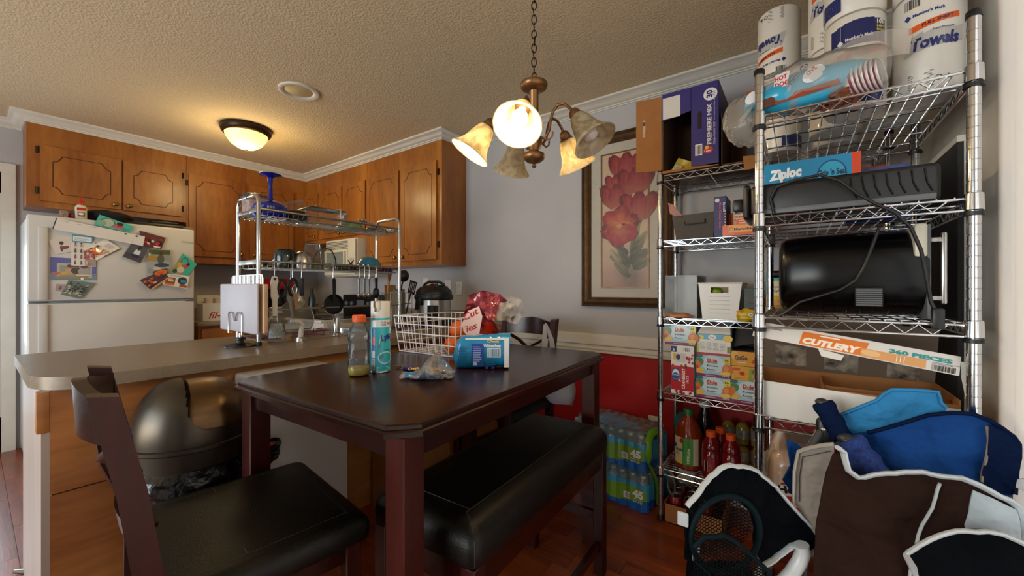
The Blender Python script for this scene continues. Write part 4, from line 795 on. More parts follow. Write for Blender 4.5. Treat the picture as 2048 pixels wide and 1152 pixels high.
t = thing('slotted_turner', 'black slotted turner standing in the drainer', 'spatula', c + Vector((0.05, 0.06, 0.04)), rot=(-0.28, 0, 0)); part('handle', B().tube([(0, 0, 0), (0, 0, 0.22)], 0.006, 8), M['black'], t); hd = B()
for i in range(5): hd.box((-0.002, -0.03 + i * 0.0145, 0.225), (0.002, -0.022 + i * 0.0145, 0.30))
hd.box((-0.002, -0.03, 0.21), (0.002, 0.036, 0.228)).box((-0.002, -0.032, 0.298), (0.002, 0.04, 0.31)); part('head', hd, M['black'], t)
t = thing('pepper_mill', 'ribbed steel shaker in front of the drainer', 'shaker', c + Vector((0.08, -0.14, 0))); part('body', B().lathe([(0.018, 0), (0.02, 0.01)] + [(0.016 if i % 2 else 0.02, 0.02 + i * 0.012) for i in range(10)] + [(0.02, 0.15), (0.012, 0.165), (0, 0.168)], 16), M['chrome'], t)
t = thing('utensil_crock', 'clear tumbler of knives beside the pressure cooker', 'tumbler', (-2.27, 1.93, 0.915)); part('body', B().lathe([(0.035, 0), (0.042, 0.13), (0.038, 0.13), (0.032, 0.006), (0, 0.006)], 18), M['clear'], t)
for i, (col, a) in enumerate((('#1a1a1c', 0.12), ('#b9a684', 0.2), ('#c9c9c6', 0.05))): q = thing('kitchen_knife', ('black handled', 'wood handled', 'pale handled')[i] + ' knife standing in the clear tumbler', 'knife', (-2.275 + 0.014 * i, 1.915 + 0.012 * i, 0.925), rot=(-a, 0, 0)); part('handle', B().rbox((-0.005, -0.01, 0.11), (0.005, 0.01, 0.25), 0.003), mat('knife_handle_%d' % i, col, 0.5), q); part('blade', B().box((-0.001, -0.009, 0), (0.001, 0.009, 0.11)), M['steel'], q)
t = thing('red_scissors', 'red handled scissors standing behind the tumbler of knives', 'scissors', (-2.24, 2.06, 0.93)); part('handle', B().tube([(0, 0.035 * math.cos(a), 0.27 + 0.028 * math.sin(a)) for a in [i * PI / 8 for i in range(16)]], 0.007, 8, closed=True).rbox((-0.006, -0.02, 0.16), (0.006, 0.03, 0.245), 0.004), mat('red_plastic', '#a5161f', 0.35), t); part('blade', B().box((-0.0015, -0.012, 0), (0.0015, 0.012, 0.16)), M['steel'], t)
t = thing('blue_bottle', 'small turquoise bottle behind the pressure cooker', 'bottle', (-2.24, 2.2, 0.915)); part('body', B().lathe([(0.03, 0), (0.032, 0.2), (0.015, 0.23), (0.012, 0.27), (0.017, 0.275), (0.012, 0.3), (0, 0.3)], 16), mat('turquoise_plastic', '#1f6f84', 0.3), t)
c = atD(868, 600, 2.97); t = thing('pressure_cooker', 'stainless electric pressure cooker with a black domed lid', 'pressure cooker', (c.x, c.y, 0.915))
part('base', B().lathe([(0.118, 0), (0.128, 0.01), (0.13, 0.05), (0.128, 0.055)], 36), M['black'], t); part('body', B().lathe([(0.126, 0.05), (0.126, 0.2)], 36, caps=False), M['steel'], t)
part('rim', B().lathe([(0.13, 0.195), (0.142, 0.2), (0.146, 0.215), (0.142, 0.235), (0.132, 0.24)], 36), M['black'], t)
ld = part('lid', B().lathe([(0.134, 0.238), (0.132, 0.262), (0.105, 0.29), (0.06, 0.305), (0, 0.308)], 36), M['black'], t)
part('handle', B().tube([(-0.07, -0.05, 0.282), (-0.055, -0.04, 0.315), (-0.03, -0.02, 0.332), (0.03, 0.02, 0.332), (0.055, 0.04, 0.315), (0.07, 0.05, 0.282)], [0.016, 0.015, 0.014, 0.014, 0.015, 0.016], 10, flat=0.7), M['black'], ld)
part('steam_valve', B().lathe([(0.012, 0.28), (0.012, 0.31), (0.009, 0.318), (0, 0.318)], 14, (0.075, -0.045, 0)), M['black'], ld)
part('condensation_cup', B().rbox((-0.02, -0.15, 0.16), (0.02, -0.124, 0.215), 0.005), M['black'], t); part('control_panel', B().rbox((0.06, -0.124, 0.03), (0.125, -0.07, 0.16), 0.006), M['black'], t)

# ================================================================== dining table, chairs, bench
TZ = 0.893
t = thing('dining_table', 'dark espresso counter-height dining table with clipped corners', 'table', (-1.14, 1.146, 0), math.radians(2.3)); HW, HL = 0.435, 0.625
def clipped(i, c=0.06): a, b = HW - i, HL - i; return [(-a + c, -b), (a - c, -b), (a, -b + c), (a, b - c), (a - c, b), (-a + c, b), (-a, b - c), (-a, -b + c)]
b = B(); rings = [(0.012, TZ - 0.030), (0.0, TZ - 0.027), (0.0, TZ - 0.016), (0.004, TZ - 0.0125), (0.009, TZ - 0.012), (0.010, TZ - 0.004), (0.013, TZ - 0.0005), (0.017, TZ)]
for i, z in rings: b.v += [Vector((x, y, z)) for x, y in clipped(i, 0.06 - i * 0.4)]
fs = [(k * 8 + i, k * 8 + (i + 1) % 8, (k + 1) * 8 + (i + 1) % 8, (k + 1) * 8 + i) for k in range(len(rings) - 1) for i in range(8)] + [tuple(range(7, -1, -1)), tuple((len(rings) - 1) * 8 + i for i in range(8))]
b.f += [list(f) for f in fs]; b.mi += [0] * len(fs); b.c += [None] * len(fs)
part('table_top', b, M['espresso'], t, smooth=0.5)
z0, z1 = TZ - 0.092, TZ - 0.030
for x in (-1, 1): part('apron', B().box((x * (HW - 0.055) - 0.010, -HL + 0.05, z0), (x * (HW - 0.055) + 0.010, HL - 0.05, z1)), M['espresso'], t)
for y in (-1, 1): part('apron', B().box((-HW + 0.05, y * (HL - 0.055) - 0.010, z0), (HW - 0.05, y * (HL - 0.055) + 0.010, z1)), M['espresso'], t)
for x in (-1, 1):
    for y in (-1, 1): part('leg', B().rbox((x * (HW - 0.065) - 0.032, y * (HL - 0.065) - 0.032, 0), (x * (HW - 0.065) + 0.032, y * (HL - 0.065) + 0.032, z1), 0.003, 1), M['espresso_v'], t)
def cushion(w, d, z0, z1, r=0.035, dome=0.010):
    b = B()
    def fn(u, v):
        a, c = u * 2 - 1, v * 2 - 1
        e = lambda q: math.copysign(1 - (1 - min(1, abs(q))) ** 1.0, q)
        return Vector((a * w / 2, c * d / 2, z1 + dome * (1 - a * a) * (1 - c * c)))
    n = 24; xs = [i / n for i in range(n + 1)]
    prof = [(0.0, z0), (0.004, z0 - 0.002), (0.0, z0 + 0.006)]
    # rounded slab: rings from the underside up over the rolled edge to the crown
    R = []
    for k in range(9):
        a = PI / 2 * k / 8; ins = r * (1 - math.sin(PI / 2 - a) ) if False else r * (1 - math.cos(a)); z = z1 - r + r * math.sin(a); R.append((ins, z))
    R = [(0.012, z0), (0.002, z0 + 0.004), (0.0, z0 + 0.012)] + R
    m = 12
    def ring(ins, z, cr=0.03):
        a, c = w / 2 - ins, d / 2 - ins; q = max(0.004, cr - ins * 0.3); P = []
        for sx, sy, t0 in ((1, -1, -90), (1, 1, 0), (-1, 1, 90), (-1, -1, 180)):
            for i in range(6): t = math.radians(t0 + 18 * i); P.append(Vector((sx * (a - q) + q * math.cos(t), sy * (c - q) + q * math.sin(t), z)))
        return P
    for ins, z in R: b.v += ring(ins, z)
    for s in (0.7, 0.4, 0.15): b.v += [Vector((p.x * s, p.y * s, z1 + dome * (1 - s * s))) for p in ring(r, z1)]
    k = len(b.v) // 24; fs = [(j * 24 + i, j * 24 + (i + 1) % 24, (j + 1) * 24 + (i + 1) % 24, (j + 1) * 24 + i) for j in range(k - 1) for i in range(24)] + [tuple((k - 1) * 24 + i for i in range(24)), tuple(range(23, -1, -1))]
    b.f = [list(f) for f in fs]; b.mi = [0] * len(fs); b.c = [None] * len(fs); return b
def build_chair(label, loc, rz):
    t = thing('dining_chair', label, 'chair', loc, rz); SW, SD, SZ = 0.50, 0.44, 0.615
    seat = part('seat', cushion(SW, SD, SZ - 0.065, SZ, 0.035), M['leather'], t)
    part('seam', B().tube([(-SW / 2 + 0.05, -0.16, SZ + 0.0005), (-SW / 2 + 0.05, 0.17, SZ + 0.0005), (SW / 2 - 0.05, 0.17, SZ + 0.0005), (SW / 2 - 0.05, -0.16, SZ + 0.0005)], 0.0012, 5).tube([(-SW / 2 + 0.05, -0.04, SZ + 0.003), (SW / 2 - 0.05, -0.05, SZ + 0.003)], 0.0011, 5), mat('seam_thread', '#2b2825', 0.6), seat)
    part('seat_frame', B().box((-0.205, -0.2, SZ - 0.125), (0.205, 0.2, SZ - 0.066)), M['espresso'], t)
    for x in (-1, 1):
        part('leg', B().rbox((x * 0.192 - 0.02, 0.165, 0), (x * 0.192 + 0.02, 0.205, SZ - 0.066), 0.003, 1), M['espresso_v'], t)
        pr = [(-0.275, 0), (-0.232, 0), (-0.19, 0.35), (-0.183, SZ), (-0.211, 0.82), (-0.249, 1.003), (-0.290, 1.010), (-0.253, 0.82), (-0.226, SZ), (-0.228, 0.35)]
        part('back_post', B().prism(pr, -0.019, 0.019, (x * 0.19, 0, 0), (0, 1, 0), (0, 0, 1)), M['espresso_v'], t)
    def railfn(zlo, zhi, y0, bow, th, crest=0.0):
        n = 14; vs = []; fs = []
        for i in range(n + 1):
            q = i / n * 2 - 1; x = q * 0.172; y = y0 - bow * (1 - q * q); up = crest * (math.cos(q * PI) * 0.5 + 0.5)
            vs += [(x, y - th / 2, zlo), (x, y + th / 2, zlo), (x, y + th / 2 - 0.006, zhi + up), (x, y - th / 2 - 0.006, zhi + up)]
        for i in range(n):
            for k in range(4): fs.append((i * 4 + k, i * 4 + (k + 1) % 4, (i + 1) * 4 + (k + 1) % 4, (i + 1) * 4 + k))
        fs += [(0, 1, 2, 3), (n * 4 + 3, n * 4 + 2, n * 4 + 1, n * 4)]; return B().add(vs, fs)
    part('top_rail', railfn(0.905, 0.99, -0.25, 0.045, 0.022, 0.022), M['espresso'], t); part('lower_rail', railfn(0.69, 0.73, -0.205, 0.03, 0.018), M['espresso'], t)
    for s in (-1, 1): part('cross_slat', B().tube([(s * 0.17, -0.205, 0.73), (s * 0.08, -0.236, 0.78), (0, -0.25 - 0.008 * s, 0.82), (-s * 0.08, -0.265, 0.86), (-s * 0.17, -0.245, 0.905)], 0.015, 6, flat=0.6), M['espresso'], t)
    for z, y in ((0.17, 0.185), (0.32, -0.215)): part('stretcher', B().box((-0.175, y - 0.011, z), (0.175, y + 0.011, z + 0.035)), M['espresso'], t)
    for x in (-1, 1): part('stretcher', B().box((x * 0.192 - 0.010, -0.2, 0.24), (x * 0.192 + 0.010, 0.17, 0.275)), M['espresso_v'], t)
    return t
build_chair('dark wooden counter chair with black leather seat at the near end of the table', (-1.171, 0.432, 0), math.radians(-7))
build_chair('dark wooden counter chair against the far wall, a white bag on its back', (-1.415, 1.86, 0), PI - math.radians(2))
t = thing('dining_bench', 'backless dark bench with a long black leather cushion along the table', 'bench', (-0.822, 1.135, 0), math.radians(2.3)); BW, BL, BZ = 0.385, 0.90, 0.622
cu = part('cushion', cushion(BW, BL, BZ - 0.095, BZ, 0.055, 0.008), M['leather'], t)
part('seam', B().tube([(BW / 2 - 0.075, -BL / 2 + 0.06, BZ + 0.003), (BW / 2 - 0.075, BL / 2 - 0.05, BZ + 0.003)], 0.0012, 5).tube([(-BW / 2 + 0.05, -BL / 2 + 0.075, BZ + 0.002), (BW / 2 - 0.075, -BL / 2 + 0.075, BZ + 0.003)], 0.0012, 5).tube([(BW / 2 - 0.075, -BL / 2 + 0.06, BZ + 0.003), (BW / 2 - 0.03, -BL / 2 + 0.03, BZ - 0.008), (BW / 2 - 0.008, -BL / 2 + 0.01, BZ - 0.04), (BW / 2 - 0.006, -BL / 2 + 0.008, BZ - 0.085)], 0.0014, 5), bpy.data.materials['seam_thread'], cu)
part('seat_frame', B().box((-BW / 2 + 0.012, -BL / 2 + 0.012, BZ - 0.165), (BW / 2 - 0.012, BL / 2 - 0.012, BZ - 0.096)), M['espresso'], t)
for x in (-1, 1):
    for y in (-1, 1): part('leg', B().rbox((x * (BW / 2 - 0.03) - 0.022, y * (BL / 2 - 0.03) - 0.022, 0), (x * (BW / 2 - 0.03) + 0.022, y * (BL / 2 - 0.03) + 0.022, BZ - 0.096), 0.003, 1), M['espresso_v'], t)
for x in (-1, 1): part('stretcher', B().box((x * (BW / 2 - 0.03) - 0.010, -BL / 2 + 0.04, 0.11), (x * (BW / 2 - 0.03) + 0.010, BL / 2 - 0.04, 0.145)), M['espresso'], t)
for y in (-1, 1): part('stretcher', B().box((-BW / 2 + 0.04, y * (BL / 2 - 0.03) - 0.010, 0.22), (BW / 2 - 0.04, y * (BL / 2 - 0.03) + 0.010, 0.255)), M['espresso'], t)

# grocery bag hanging from the far chair
X0 = atY(1095, 650, 1.98).x
t = thing('grocery_bag', 'white plastic grocery bag hanging from the back of the far chair', 'bag', (X0 + 0.05, 1.98, 0.56)); bagm = film('white_bag_film', '#e8eaf0', 0.72, 0.3, 0.2, milky='#c3c6cf')
part('bag', B().grid(lambda u, v: Vector(((0.03 + 0.085 * math.sin(PI * min(1, 0.12 + v * 0.75)) ** 0.7) * math.cos(2 * PI * u) * (1 + 0.12 * nz(u * 6, v * 3, 1, 3)) + 0.06 * (1 - v), (0.02 + 0.05 * math.sin(PI * min(1, 0.1 + v * 0.7))) * math.sin(2 * PI * u) - 0.05, 0.27 * v + 0.012 * nz(u * 5, v * 5, 1, 8))), 28, 12, wrap=True), bagm, t)
part('bag_handle', sheet([(-0.005, 0.44), (0.012, 0.435), (0.055, 0.35), (0.075, 0.25), (0.03, 0.25), (0.028, 0.33)], 0.002, 0.03, lambda x, y: 0.006 * nz(x, y, 30), (-0.05, -0.025, 0), (1, 0, 0), (0, 0, 1)), bagm, t); part('bag_handle', sheet([(-0.008, 0.43), (0.01, 0.43), (0.022, 0.25), (-0.03, 0.25)], 0.002, 0.03, lambda x, y: 0.006 * nz(x, y, 30, 2), (-0.05, -0.03, 0), (1, 0, 0), (0, 0, 1)), bagm, t)
Pr(flat((X0 + 0.02, 1.885, 0.63), (0.92, 0.3, 0), (0, 0, 1))).rect(0.0, 0, 0.05, 0.012, '#2f4a8c').text('Thank', 0.0, 0.03, 0.03, '#2f4a8c', rot=0.7).done('lettering', t)

# ================================================================== bin, freezer, boxes under the bar
c = atD(388, 870, 1.40); t = thing('trash_can', 'round bronze metal trash can with a domed swing lid and black liner', 'trash can', (c.x, c.y, 0), math.radians(82)); R = 0.172
gun = mat('gunmetal', '#4a443c', 0.34, 0.85, var=0.1, vs=20, stretch=(1, 1, 0.1))
part('body', B().lathe([(0.150, 0), (0.155, 0.01), (0.168, 0.62), (0.168, 0.64)], 40), gun, t)
part('rim', B().lathe([(R - 0.004, 0.608), (R + 0.003, 0.612), (R + 0.004, 0.668), (R + 0.008, 0.672), (R + 0.008, 0.682), (R + 0.002, 0.686)], 48), gun, t)
hd = 0.20; ZR = 0.684; b = B(); nu, nv = 168, 64
P = lambda i, j: Vector((R * math.cos(2 * PI * i / nu) * max(0.0, math.cos(PI / 2 * j / nv)) ** 0.62, R * math.sin(2 * PI * i / nu) * max(0.0, math.cos(PI / 2 * j / nv)) ** 0.62, ZR + hd * math.sin(PI / 2 * j / nv)))
b.v = [P(i, j) for j in range(nv + 1) for i in range(nu)]
for j in range(nv):
    for i in range(nu):
        m = (P(i, j) + P(i + 1, j + 1)) / 2
        if -0.035 < m.x < 0.15 and m.z - ZR > 0.05 + 0.16 * max(0, abs(m.x - 0.05) / 0.085 - 0.5) ** 1.6 * (m.x < 0.05): continue
        b.f.append([j * nu + i, j * nu + (i + 1) % nu, (j + 1) * nu + (i + 1) % nu, (j + 1) * nu + i]); b.mi.append(0); b.c.append(None)
ld = part('lid', b, gun, t)
fb = mat('brushed_bronze', '#6b543c', 0.38, 0.85, var=0.35, vs=22, stretch=(0.12, 1, 1))
fz_ = lambda x: 0.194 * max(0.05, 1 - (abs(x) / 0.172) ** 3.2) ** 0.5
part('swing_flap', B().grid(lambda u, v: Vector((-0.031 + 0.180 * u, 0.97 * min(0.157, math.sqrt(0.168 ** 2 - (-0.031 + 0.180 * u) ** 2)) * math.sin((v - 0.5) * 3.0), ZR + fz_(-0.031 + 0.180 * u) * math.cos((v - 0.5) * 3.0) ** 0.8 - (0 if 0.03 < u else 0.012))), 18, 26), fb, ld)
bagb = mat('bin_liner', '#08080a', 0.22, var=0.3, bump=0.5, bs=28)
part('liner', B().grid(lambda u, v: Vector(((R + 0.004 + 0.02 * math.sin(v * PI) + 0.010 * nz(u * 9 * math.cos(0), v * 3, 1.7, 4)) * math.cos(2 * PI * u), (R + 0.004 + 0.02 * math.sin(v * PI) + 0.010 * nz(u * 9, v * 3, 1.7, 4)) * math.sin(2 * PI * u), 0.612 - v * (0.12 + 0.03 * math.sin(2 * PI * u * 3) + 0.02 * nz(u * 12, 0, 1)))), 64, 10, wrap=True), bagb, t)
part('liner_knot', B().blob((0.185, -0.135, 0.60), (0.05, 0.045, 0.04), 0.5, 2.4, 5, 20, 12), bagb, t); part('liner_tie', B().blob((0.20, -0.165, 0.635), (0.013, 0.01, 0.006), 0.3, 3, 2, 10, 6), mat('red_tie', '#9a1420', 0.4), t)
X1 = -1.64; ya, yb = atX(528, 880, X1).y, atX(697, 900, X1).y
t = thing('chest_freezer', 'small white chest freezer standing under the breakfast bar', 'freezer', (-1.78, (ya + yb) / 2, 0))
part('body', B().rbox((-1.915, ya, 0.02), (X1, yb, 0.79), 0.012), M['fridge'], t, world=True); part('lid', B().rbox((-1.918, ya - 0.004, 0.792), (X1 + 0.006, yb + 0.004, 0.845), 0.014, 3), M['fridge'], t, world=True)
part('handle', B().rbox((X1, (ya + yb) / 2 + 0.03, 0.665), (X1 + 0.012, (ya + yb) / 2 + 0.085, 0.68), 0.004), M['greyp'], t, world=True); part('badge', B().box((X1 + 0.0005, yb - 0.07, 0.66), (X1 + 0.002, yb - 0.045, 0.675)), M['greyp'], t, world=True)
def carton(name, label, lo, hi, mt='card', cat='box', draw=None):
    t = thing(name, label, cat, ((lo[0] + hi[0]) / 2, (lo[1] + hi[1]) / 2, lo[2])); part('body', B().rbox(lo, hi, 0.003, 1), M[mt], t, world=True)
    part('tape', B().box((lo[0] + 0.001, (lo[1] + hi[1]) / 2 - 0.025, hi[2] + 0.0003), (hi[0] + 0.0008, (lo[1] + hi[1]) / 2 + 0.025, hi[2] + 0.0009)), mat('parcel_tape', '#b58a55', 0.3) if 'parcel_tape' not in bpy.data.materials else bpy.data.materials['parcel_tape'], t, world=True)
    if draw: draw(t)
    return t
carton('cardboard_box', 'cardboard box with printed handling marks under the bar', (-1.90, yb + 0.30, 0), (-1.62, yb + 0.62, 0.56), draw=lambda t: Pr(flat((-1.6199, yb + 0.36, 0.3), (0, 1, 0), (0, 0, 1))).ring(0.03, 0.12, 0.012, 0.02, 0.003, '#4a3420').poly([(0.08, 0.09), (0.1, 0.09), (0.09, 0.14)], '#4a3420').rect(0.13, 0.09, 0.012, 0.05, '#4a3420').done('printed_marks', t))

# ================================================================== what lies on the table
def tab(px, py): q = atZ(px, py, TZ); return Vector((q.x, q.y, TZ + 0.0006))
t = thing('drink_bottle', 'clear sports drink bottle with an orange cap and yellow dregs', 'bottle', tab(718, 750)); S_ = 1.0
prof = [(0.026, 0), (0.033, 0.003), (0.0365, 0.010), (0.0365, 0.03), (0.0355, 0.034), (0.0365, 0.038), (0.0365, 0.112), (0.034, 0.118), (0.0365, 0.124), (0.0372, 0.14), (0.033, 0.158), (0.022, 0.178), (0.0195, 0.186), (0.0195, 0.19)]
part('body', B().lathe(prof, 32), M['pet'], t); part('drink', B().lathe([(0.025, 0.0015), (0.0325, 0.004), (0.0355, 0.010), (0.0355, 0.027), (0.035, 0.0285), (0, 0.0285)], 28), mat('yellow_drink', '#d8bc12', 0.25), t)
cp = B().lathe([(0.0215, 0.187), (0.022, 0.189), (0.022, 0.209), (0.020, 0.212), (0, 0.2125)], 28)
for i in range(28): a = 2 * PI * i / 28; cp.tube([(0.022 * math.cos(a), 0.022 * math.sin(a), 0.19), (0.022 * math.cos(a), 0.022 * math.sin(a), 0.208)], 0.0007, 4)
part('cap', cp, mat('orange_cap', '#d9591a', 0.4), t)
part('bottle_emboss', B().tube([(0.0367 * math.cos(a), 0.0367 * math.sin(a), 0.07 + 0.02 * math.sin(a * 9)) for a in [-1.7 + 0.11 * i for i in range(10)]], 0.0012, 5).tube([(0.0367 * math.cos(a), 0.0367 * math.sin(a), 0.055 + 0.006 * math.cos(a * 14)) for a in [-1.6 + 0.1 * i for i in range(9)]], 0.001, 5), M['pet'], t)
t = thing('spray_can', 'tall turquoise and white disinfectant spray can on the table', 'can', tab(761, 743)); CL = Vector(t.location)
part('body', B().lathe([(0.031, 0), (0.0345, 0.003), (0.0345, 0.197), (0.031, 0.203)], 36), mat('turquoise_print', '#2ea9bd', 0.3, var=0.05), t)
part('base_ring', B().lathe([(0.0335, 0.0), (0.0352, 0.001), (0.0352, 0.005), (0.0345, 0.006)], 36), M['steel'], t)
b = B(); nn = 44
capP = lambda i, z: Vector((0.0338 * math.cos(2 * PI * i / nn), 0.0338 * math.sin(2 * PI * i / nn), z))
rows = [0.198, 0.21, 0.22, 0.228, 0.236, 0.244, 0.252, 0.258]; A0 = math.atan2(-CL.y, -CL.x) - 0.35
b.v = [capP(i, z) for z in rows for i in range(nn)]
for j in range(len(rows) - 1):
    for i in range(nn):
        d = (2 * PI * (i + 0.5) / nn - A0 + PI) % (2 * PI) - PI; zc = (rows[j] + rows[j + 1]) / 2
        if abs(d) < 0.46 and zc > 0.219 + 0.028 * (d / 0.46) ** 4: continue
        b.f.append([j * nn + i, j * nn + (i + 1) % nn, (j + 1) * nn + (i + 1) % nn, (j + 1) * nn + i]); b.mi.append(0); b.c.append(None)
b.lathe([(0.0338, 0.258), (0.027, 0.2585)], nn, caps=False)
cap = part('cap', b, M['whitep'], t); part('cap_well', B().lathe([(0.025, 0.2), (0.0265, 0.2585)], 30, caps=False).lathe([(0, 0.202), (0.025, 0.2)], 20, caps=False), mat('ivory_plastic', '#c9bfa4', 0.5), cap)
part('nozzle', B().lathe([(0.009, 0.2), (0.009, 0.245), (0, 0.246)], 16), mat('ivory_plastic_b', '#cfc6ac', 0.5), cap)
a0 = math.atan2(-CL.y, -CL.x)
Pr(cyl((CL.x, CL.y, CL.z), 0.0346, a0 - 0.95 - 0.0)).rect(0.0, 0.165, 0.076, 0.026, '#d4dcdf', 14).rect(0.0, 0.004, 0.014, 0.155, '#2a62a8', 4).rect(0.001, 0.1, 0.012, 0.03, '#c8364a', 3).rect(0.001, 0.055, 0.012, 0.025, '#d9e2e6', 3).rect(0.001, 0.01, 0.012, 0.042, '#e6e9ea', 3).bars(0.002, 0.012, 0.01, 0.038, n=9, bg=None).text('KILLS', 0.034, 0.18, 0.008, '#24306c', w=0.018).text('COVID', 0.034, 0.171, 0.008, '#24306c', w=0.018).text('99.9%', 0.056, 0.174, 0.013, '#c9263a', w=0.02).poly([(0.028, 0.105), (0.076, 0.128), (0.076, 0.162), (0.034, 0.14)], '#eef1f3').poly([(0.026, 0.085), (0.076, 0.115), (0.076, 0.123), (0.029, 0.1)], '#c9222e').text('Lysol', 0.036, 0.115, 0.032, '#1c2f8c', w=0.05, rot=0.3, shear=0.25, bold=0.03).text('Disinfectant', 0.045, 0.08, 0.009, '#1c5f96', w=0.03).lines(0.03, 0.055, 0.014, 0.012, 3, '#2a6f9c', 0.5).ring(0.05, 0.055, 0.026, 0.022, 0.003, '#cdeaf0', 30).text('CRISP LINEN', 0.032, 0.046, 0.005, '#b9505c', w=0.02).lines(0.02, 0.008, 0.05, 0.018, 4, '#bfe6ee', 0.4).done('label', t, PG)
# white wire basket
ZB = TZ + 0.174; LT, NT, RT, FT = [atZ(x, y, ZB) for x, y in ((788, 631), (912, 637.6), (989, 629), (903, 624))]
cB = (LT + NT + RT + FT) / 4; FT = LT + RT - NT if False else FT
t = thing('wire_basket', 'white coated wire basket holding a bag of oranges', 'basket', (cB.x, cB.y, TZ + 0.001)); top = [LT, NT, RT, FT]; bot = [cB + (p - cB) * 0.9 for p in top]
for p in bot: p.z = TZ + 0.004
wm = mat('white_coated_wire', '#d5d0d4', 0.4)
b = B()
for z in (0, 0.27, 0.53, 0.78, 1.0): b.tube([bt.lerp(tp, z) for bt, tp in zip(bot, top)], 0.0026 if z < 1 else 0.0032, 6, closed=True)
for k in range(4):
    n = 9 if k % 2 == 0 else 8
    for i in range(n): q = i / n; b.tube([bot[k].lerp(bot[(k + 1) % 4], q), top[k].lerp(top[(k + 1) % 4], q)], 0.0022, 5)
for i in range(1, 9): b.tube([bot[0].lerp(bot[1], i / 9), bot[3].lerp(bot[2], i / 9)], 0.0022, 5).tube([bot[0].lerp(bot[3], i / 9), bot[1].lerp(bot[2], i / 9)], 0.0022, 5)
part('wires', b, wm, t, kind='stuff', world=True)
og = mat('orange_peel', '#d95f10', 0.45, var=0.08, bump=0.25, bs=300)
for i, (px, py, dz, wh) in enumerate(((908, 690, 0, 'lowest on the left'), (945, 690, 0, 'lowest in the middle'), (972, 690, 0, 'lowest on the right'), (918, 660, 0.066, 'upper left'), (946, 660, 0.07, 'upper middle'), (970, 660, 0.066, 'upper right'))):
    q = atD(px, py, (1.80, 1.84, 1.90)[i % 3]); q.z = TZ + 0.05 + dz
    t = thing('orange', 'orange in the red net bag in the wire basket, ' + wh, 'orange', q - Vector((0, 0, 0.042)), 0, 'oranges in the net bag'); part('body', B().blob((0, 0, 0.042), (0.043, 0.043, 0.042), 0.03, 2, i, 20, 12), og, t); part('stem_scar', B().lathe([(0.004, 0), (0, 0.002)], 8, M=aim((0.011, -0.024, 0.076), (0.2, -0.4, 0.8))), mat('stem_green_%d' % i, '#5a6a2a', 0.7), t)
q = atD(942, 655, 1.86)
t = thing('net_bag', 'red net and film bag around the oranges in the basket', 'bag', (q.x, q.y, TZ + 0.006))
def bagfn(u, v):
    a = 2 * PI * u; w = (0.065 + 0.06 * math.sin(PI * min(1, v * 1.1)) ** 0.6) * (1 - 0.45 * max(0, v - 0.55) / 0.45); k = 1 + 0.12 * nz(math.cos(a) * 2, math.sin(a) * 2 + v * 4, 1, 5)
    return Vector((_c * w * math.cos(a) * k - _s * 0.7 * w * math.sin(a) * k + 0.03 * v, _s * w * math.cos(a) * k + _c * 0.7 * w * math.sin(a) * k + 0.02 * v, 0.19 * v))
part('net', B().grid(bagfn, 30, 16, wrap=True), film('red_film', '#f6a890', 0.16, 0.3, 0.2, milky='#d2402a'), t)
U_ = Vector((_c, _s, 0)); fr = Vector((_s, -_c, 0))
O = atD(935, 600, 1.80); pk = film('pink_film', '#f4b4ba', 0.30, 0.18, 0.34, milky='#cc5466')
L = lambda pts, D0: [((x - 935) * D0 / F, (600 - y) * D0 / F) for x, y in pts]
part('bag_top', sheet(L([(918, 660), (930, 622), (938, 590), (965, 581), (1000, 588), (1016, 602), (1005, 622), (985, 640), (965, 655), (945, 668)], 1.80), 0.002, 0.014, lambda x, y: 0.04 * nz(x, y, 14, 3) + 0.022 * nz(x, y, 40, 1) + 0.008 * nz(x, y, 90, 5), O, U_, (0, 0, 1)), pk, t, world=True)
part('bag_neck', sheet(L([(985, 640), (1000, 606), (1018, 590), (1044, 600), (1048, 625), (1032, 652), (1010, 640)], 1.80), 0.002, 0.014, lambda x, y: 0.04 * nz(x, y, 16, 7) + 0.022 * nz(x, y, 45, 4) + 0.008 * nz(x, y, 90, 2), O, U_, (0, 0, 1)), M['bagfilm'], t, world=True)
p0 = atD(920, 655, 1.765)
Pr(flat(p0, U_, (0, 0, 1))).poly(L([(920, 655), (936, 618), (958, 608), (968, 630), (962, 668), (940, 672)], 1.765) and [(0, 0), (0.036, 0.075), (0.085, 0.095), (0.10, 0.05), (0.085, -0.035), (0.035, -0.04)], '#e3c9c8').text('Cut', 0.022, 0.03, 0.04, '#b0182c', rot=0.5, shear=0.3, w=0.075).text('ies', 0.03, -0.022, 0.04, '#b0182c', rot=0.4, shear=0.3, w=0.055).done('lettering', t)
# bread loaf
t = thing('bread_bag', 'sliced loaf in a blue and white bread bag on the table', 'bread', tab(962, 738)); CB = Vector(t.location) + fr * -0.045
def loaf(u, v):
    a = 2 * PI * u; x = (v * 2 - 1); w = 0.052 * (1 if x > -0.7 else max(0.25, 1 - ((-0.7 - x) / 0.3) ** 2 * 0.75)); h = 0.062 * (1 if x > -0.75 else max(0.3, 1 - ((-0.75 - x) / 0.25) ** 2 * 0.7))
    cs, sn = math.cos(a), math.sin(a); cs = math.copysign(abs(cs) ** 0.55, cs); sn = math.copysign(abs(sn) ** 0.55, sn); k = 1 + 0.06 * nz(x * 4, a * 1.2, 1.3, 2)
    return CB + U_ * (x * 0.108 + 0.004 * sn) - fr * (w * cs * k) + Vector((0, 0, max(0.001, 0.062 + h * sn * k + 0.006 * x)))
part('bag', B().grid(loaf, 40, 26, wrap=True).add([loaf(i / 40, 1) for i in range(40)], [tuple(range(40))]), mat('blue_bread_film', '#1583b8', 0.22, var=0.1, bump=0.15, bs=40, coat=0.3), t, world=True)
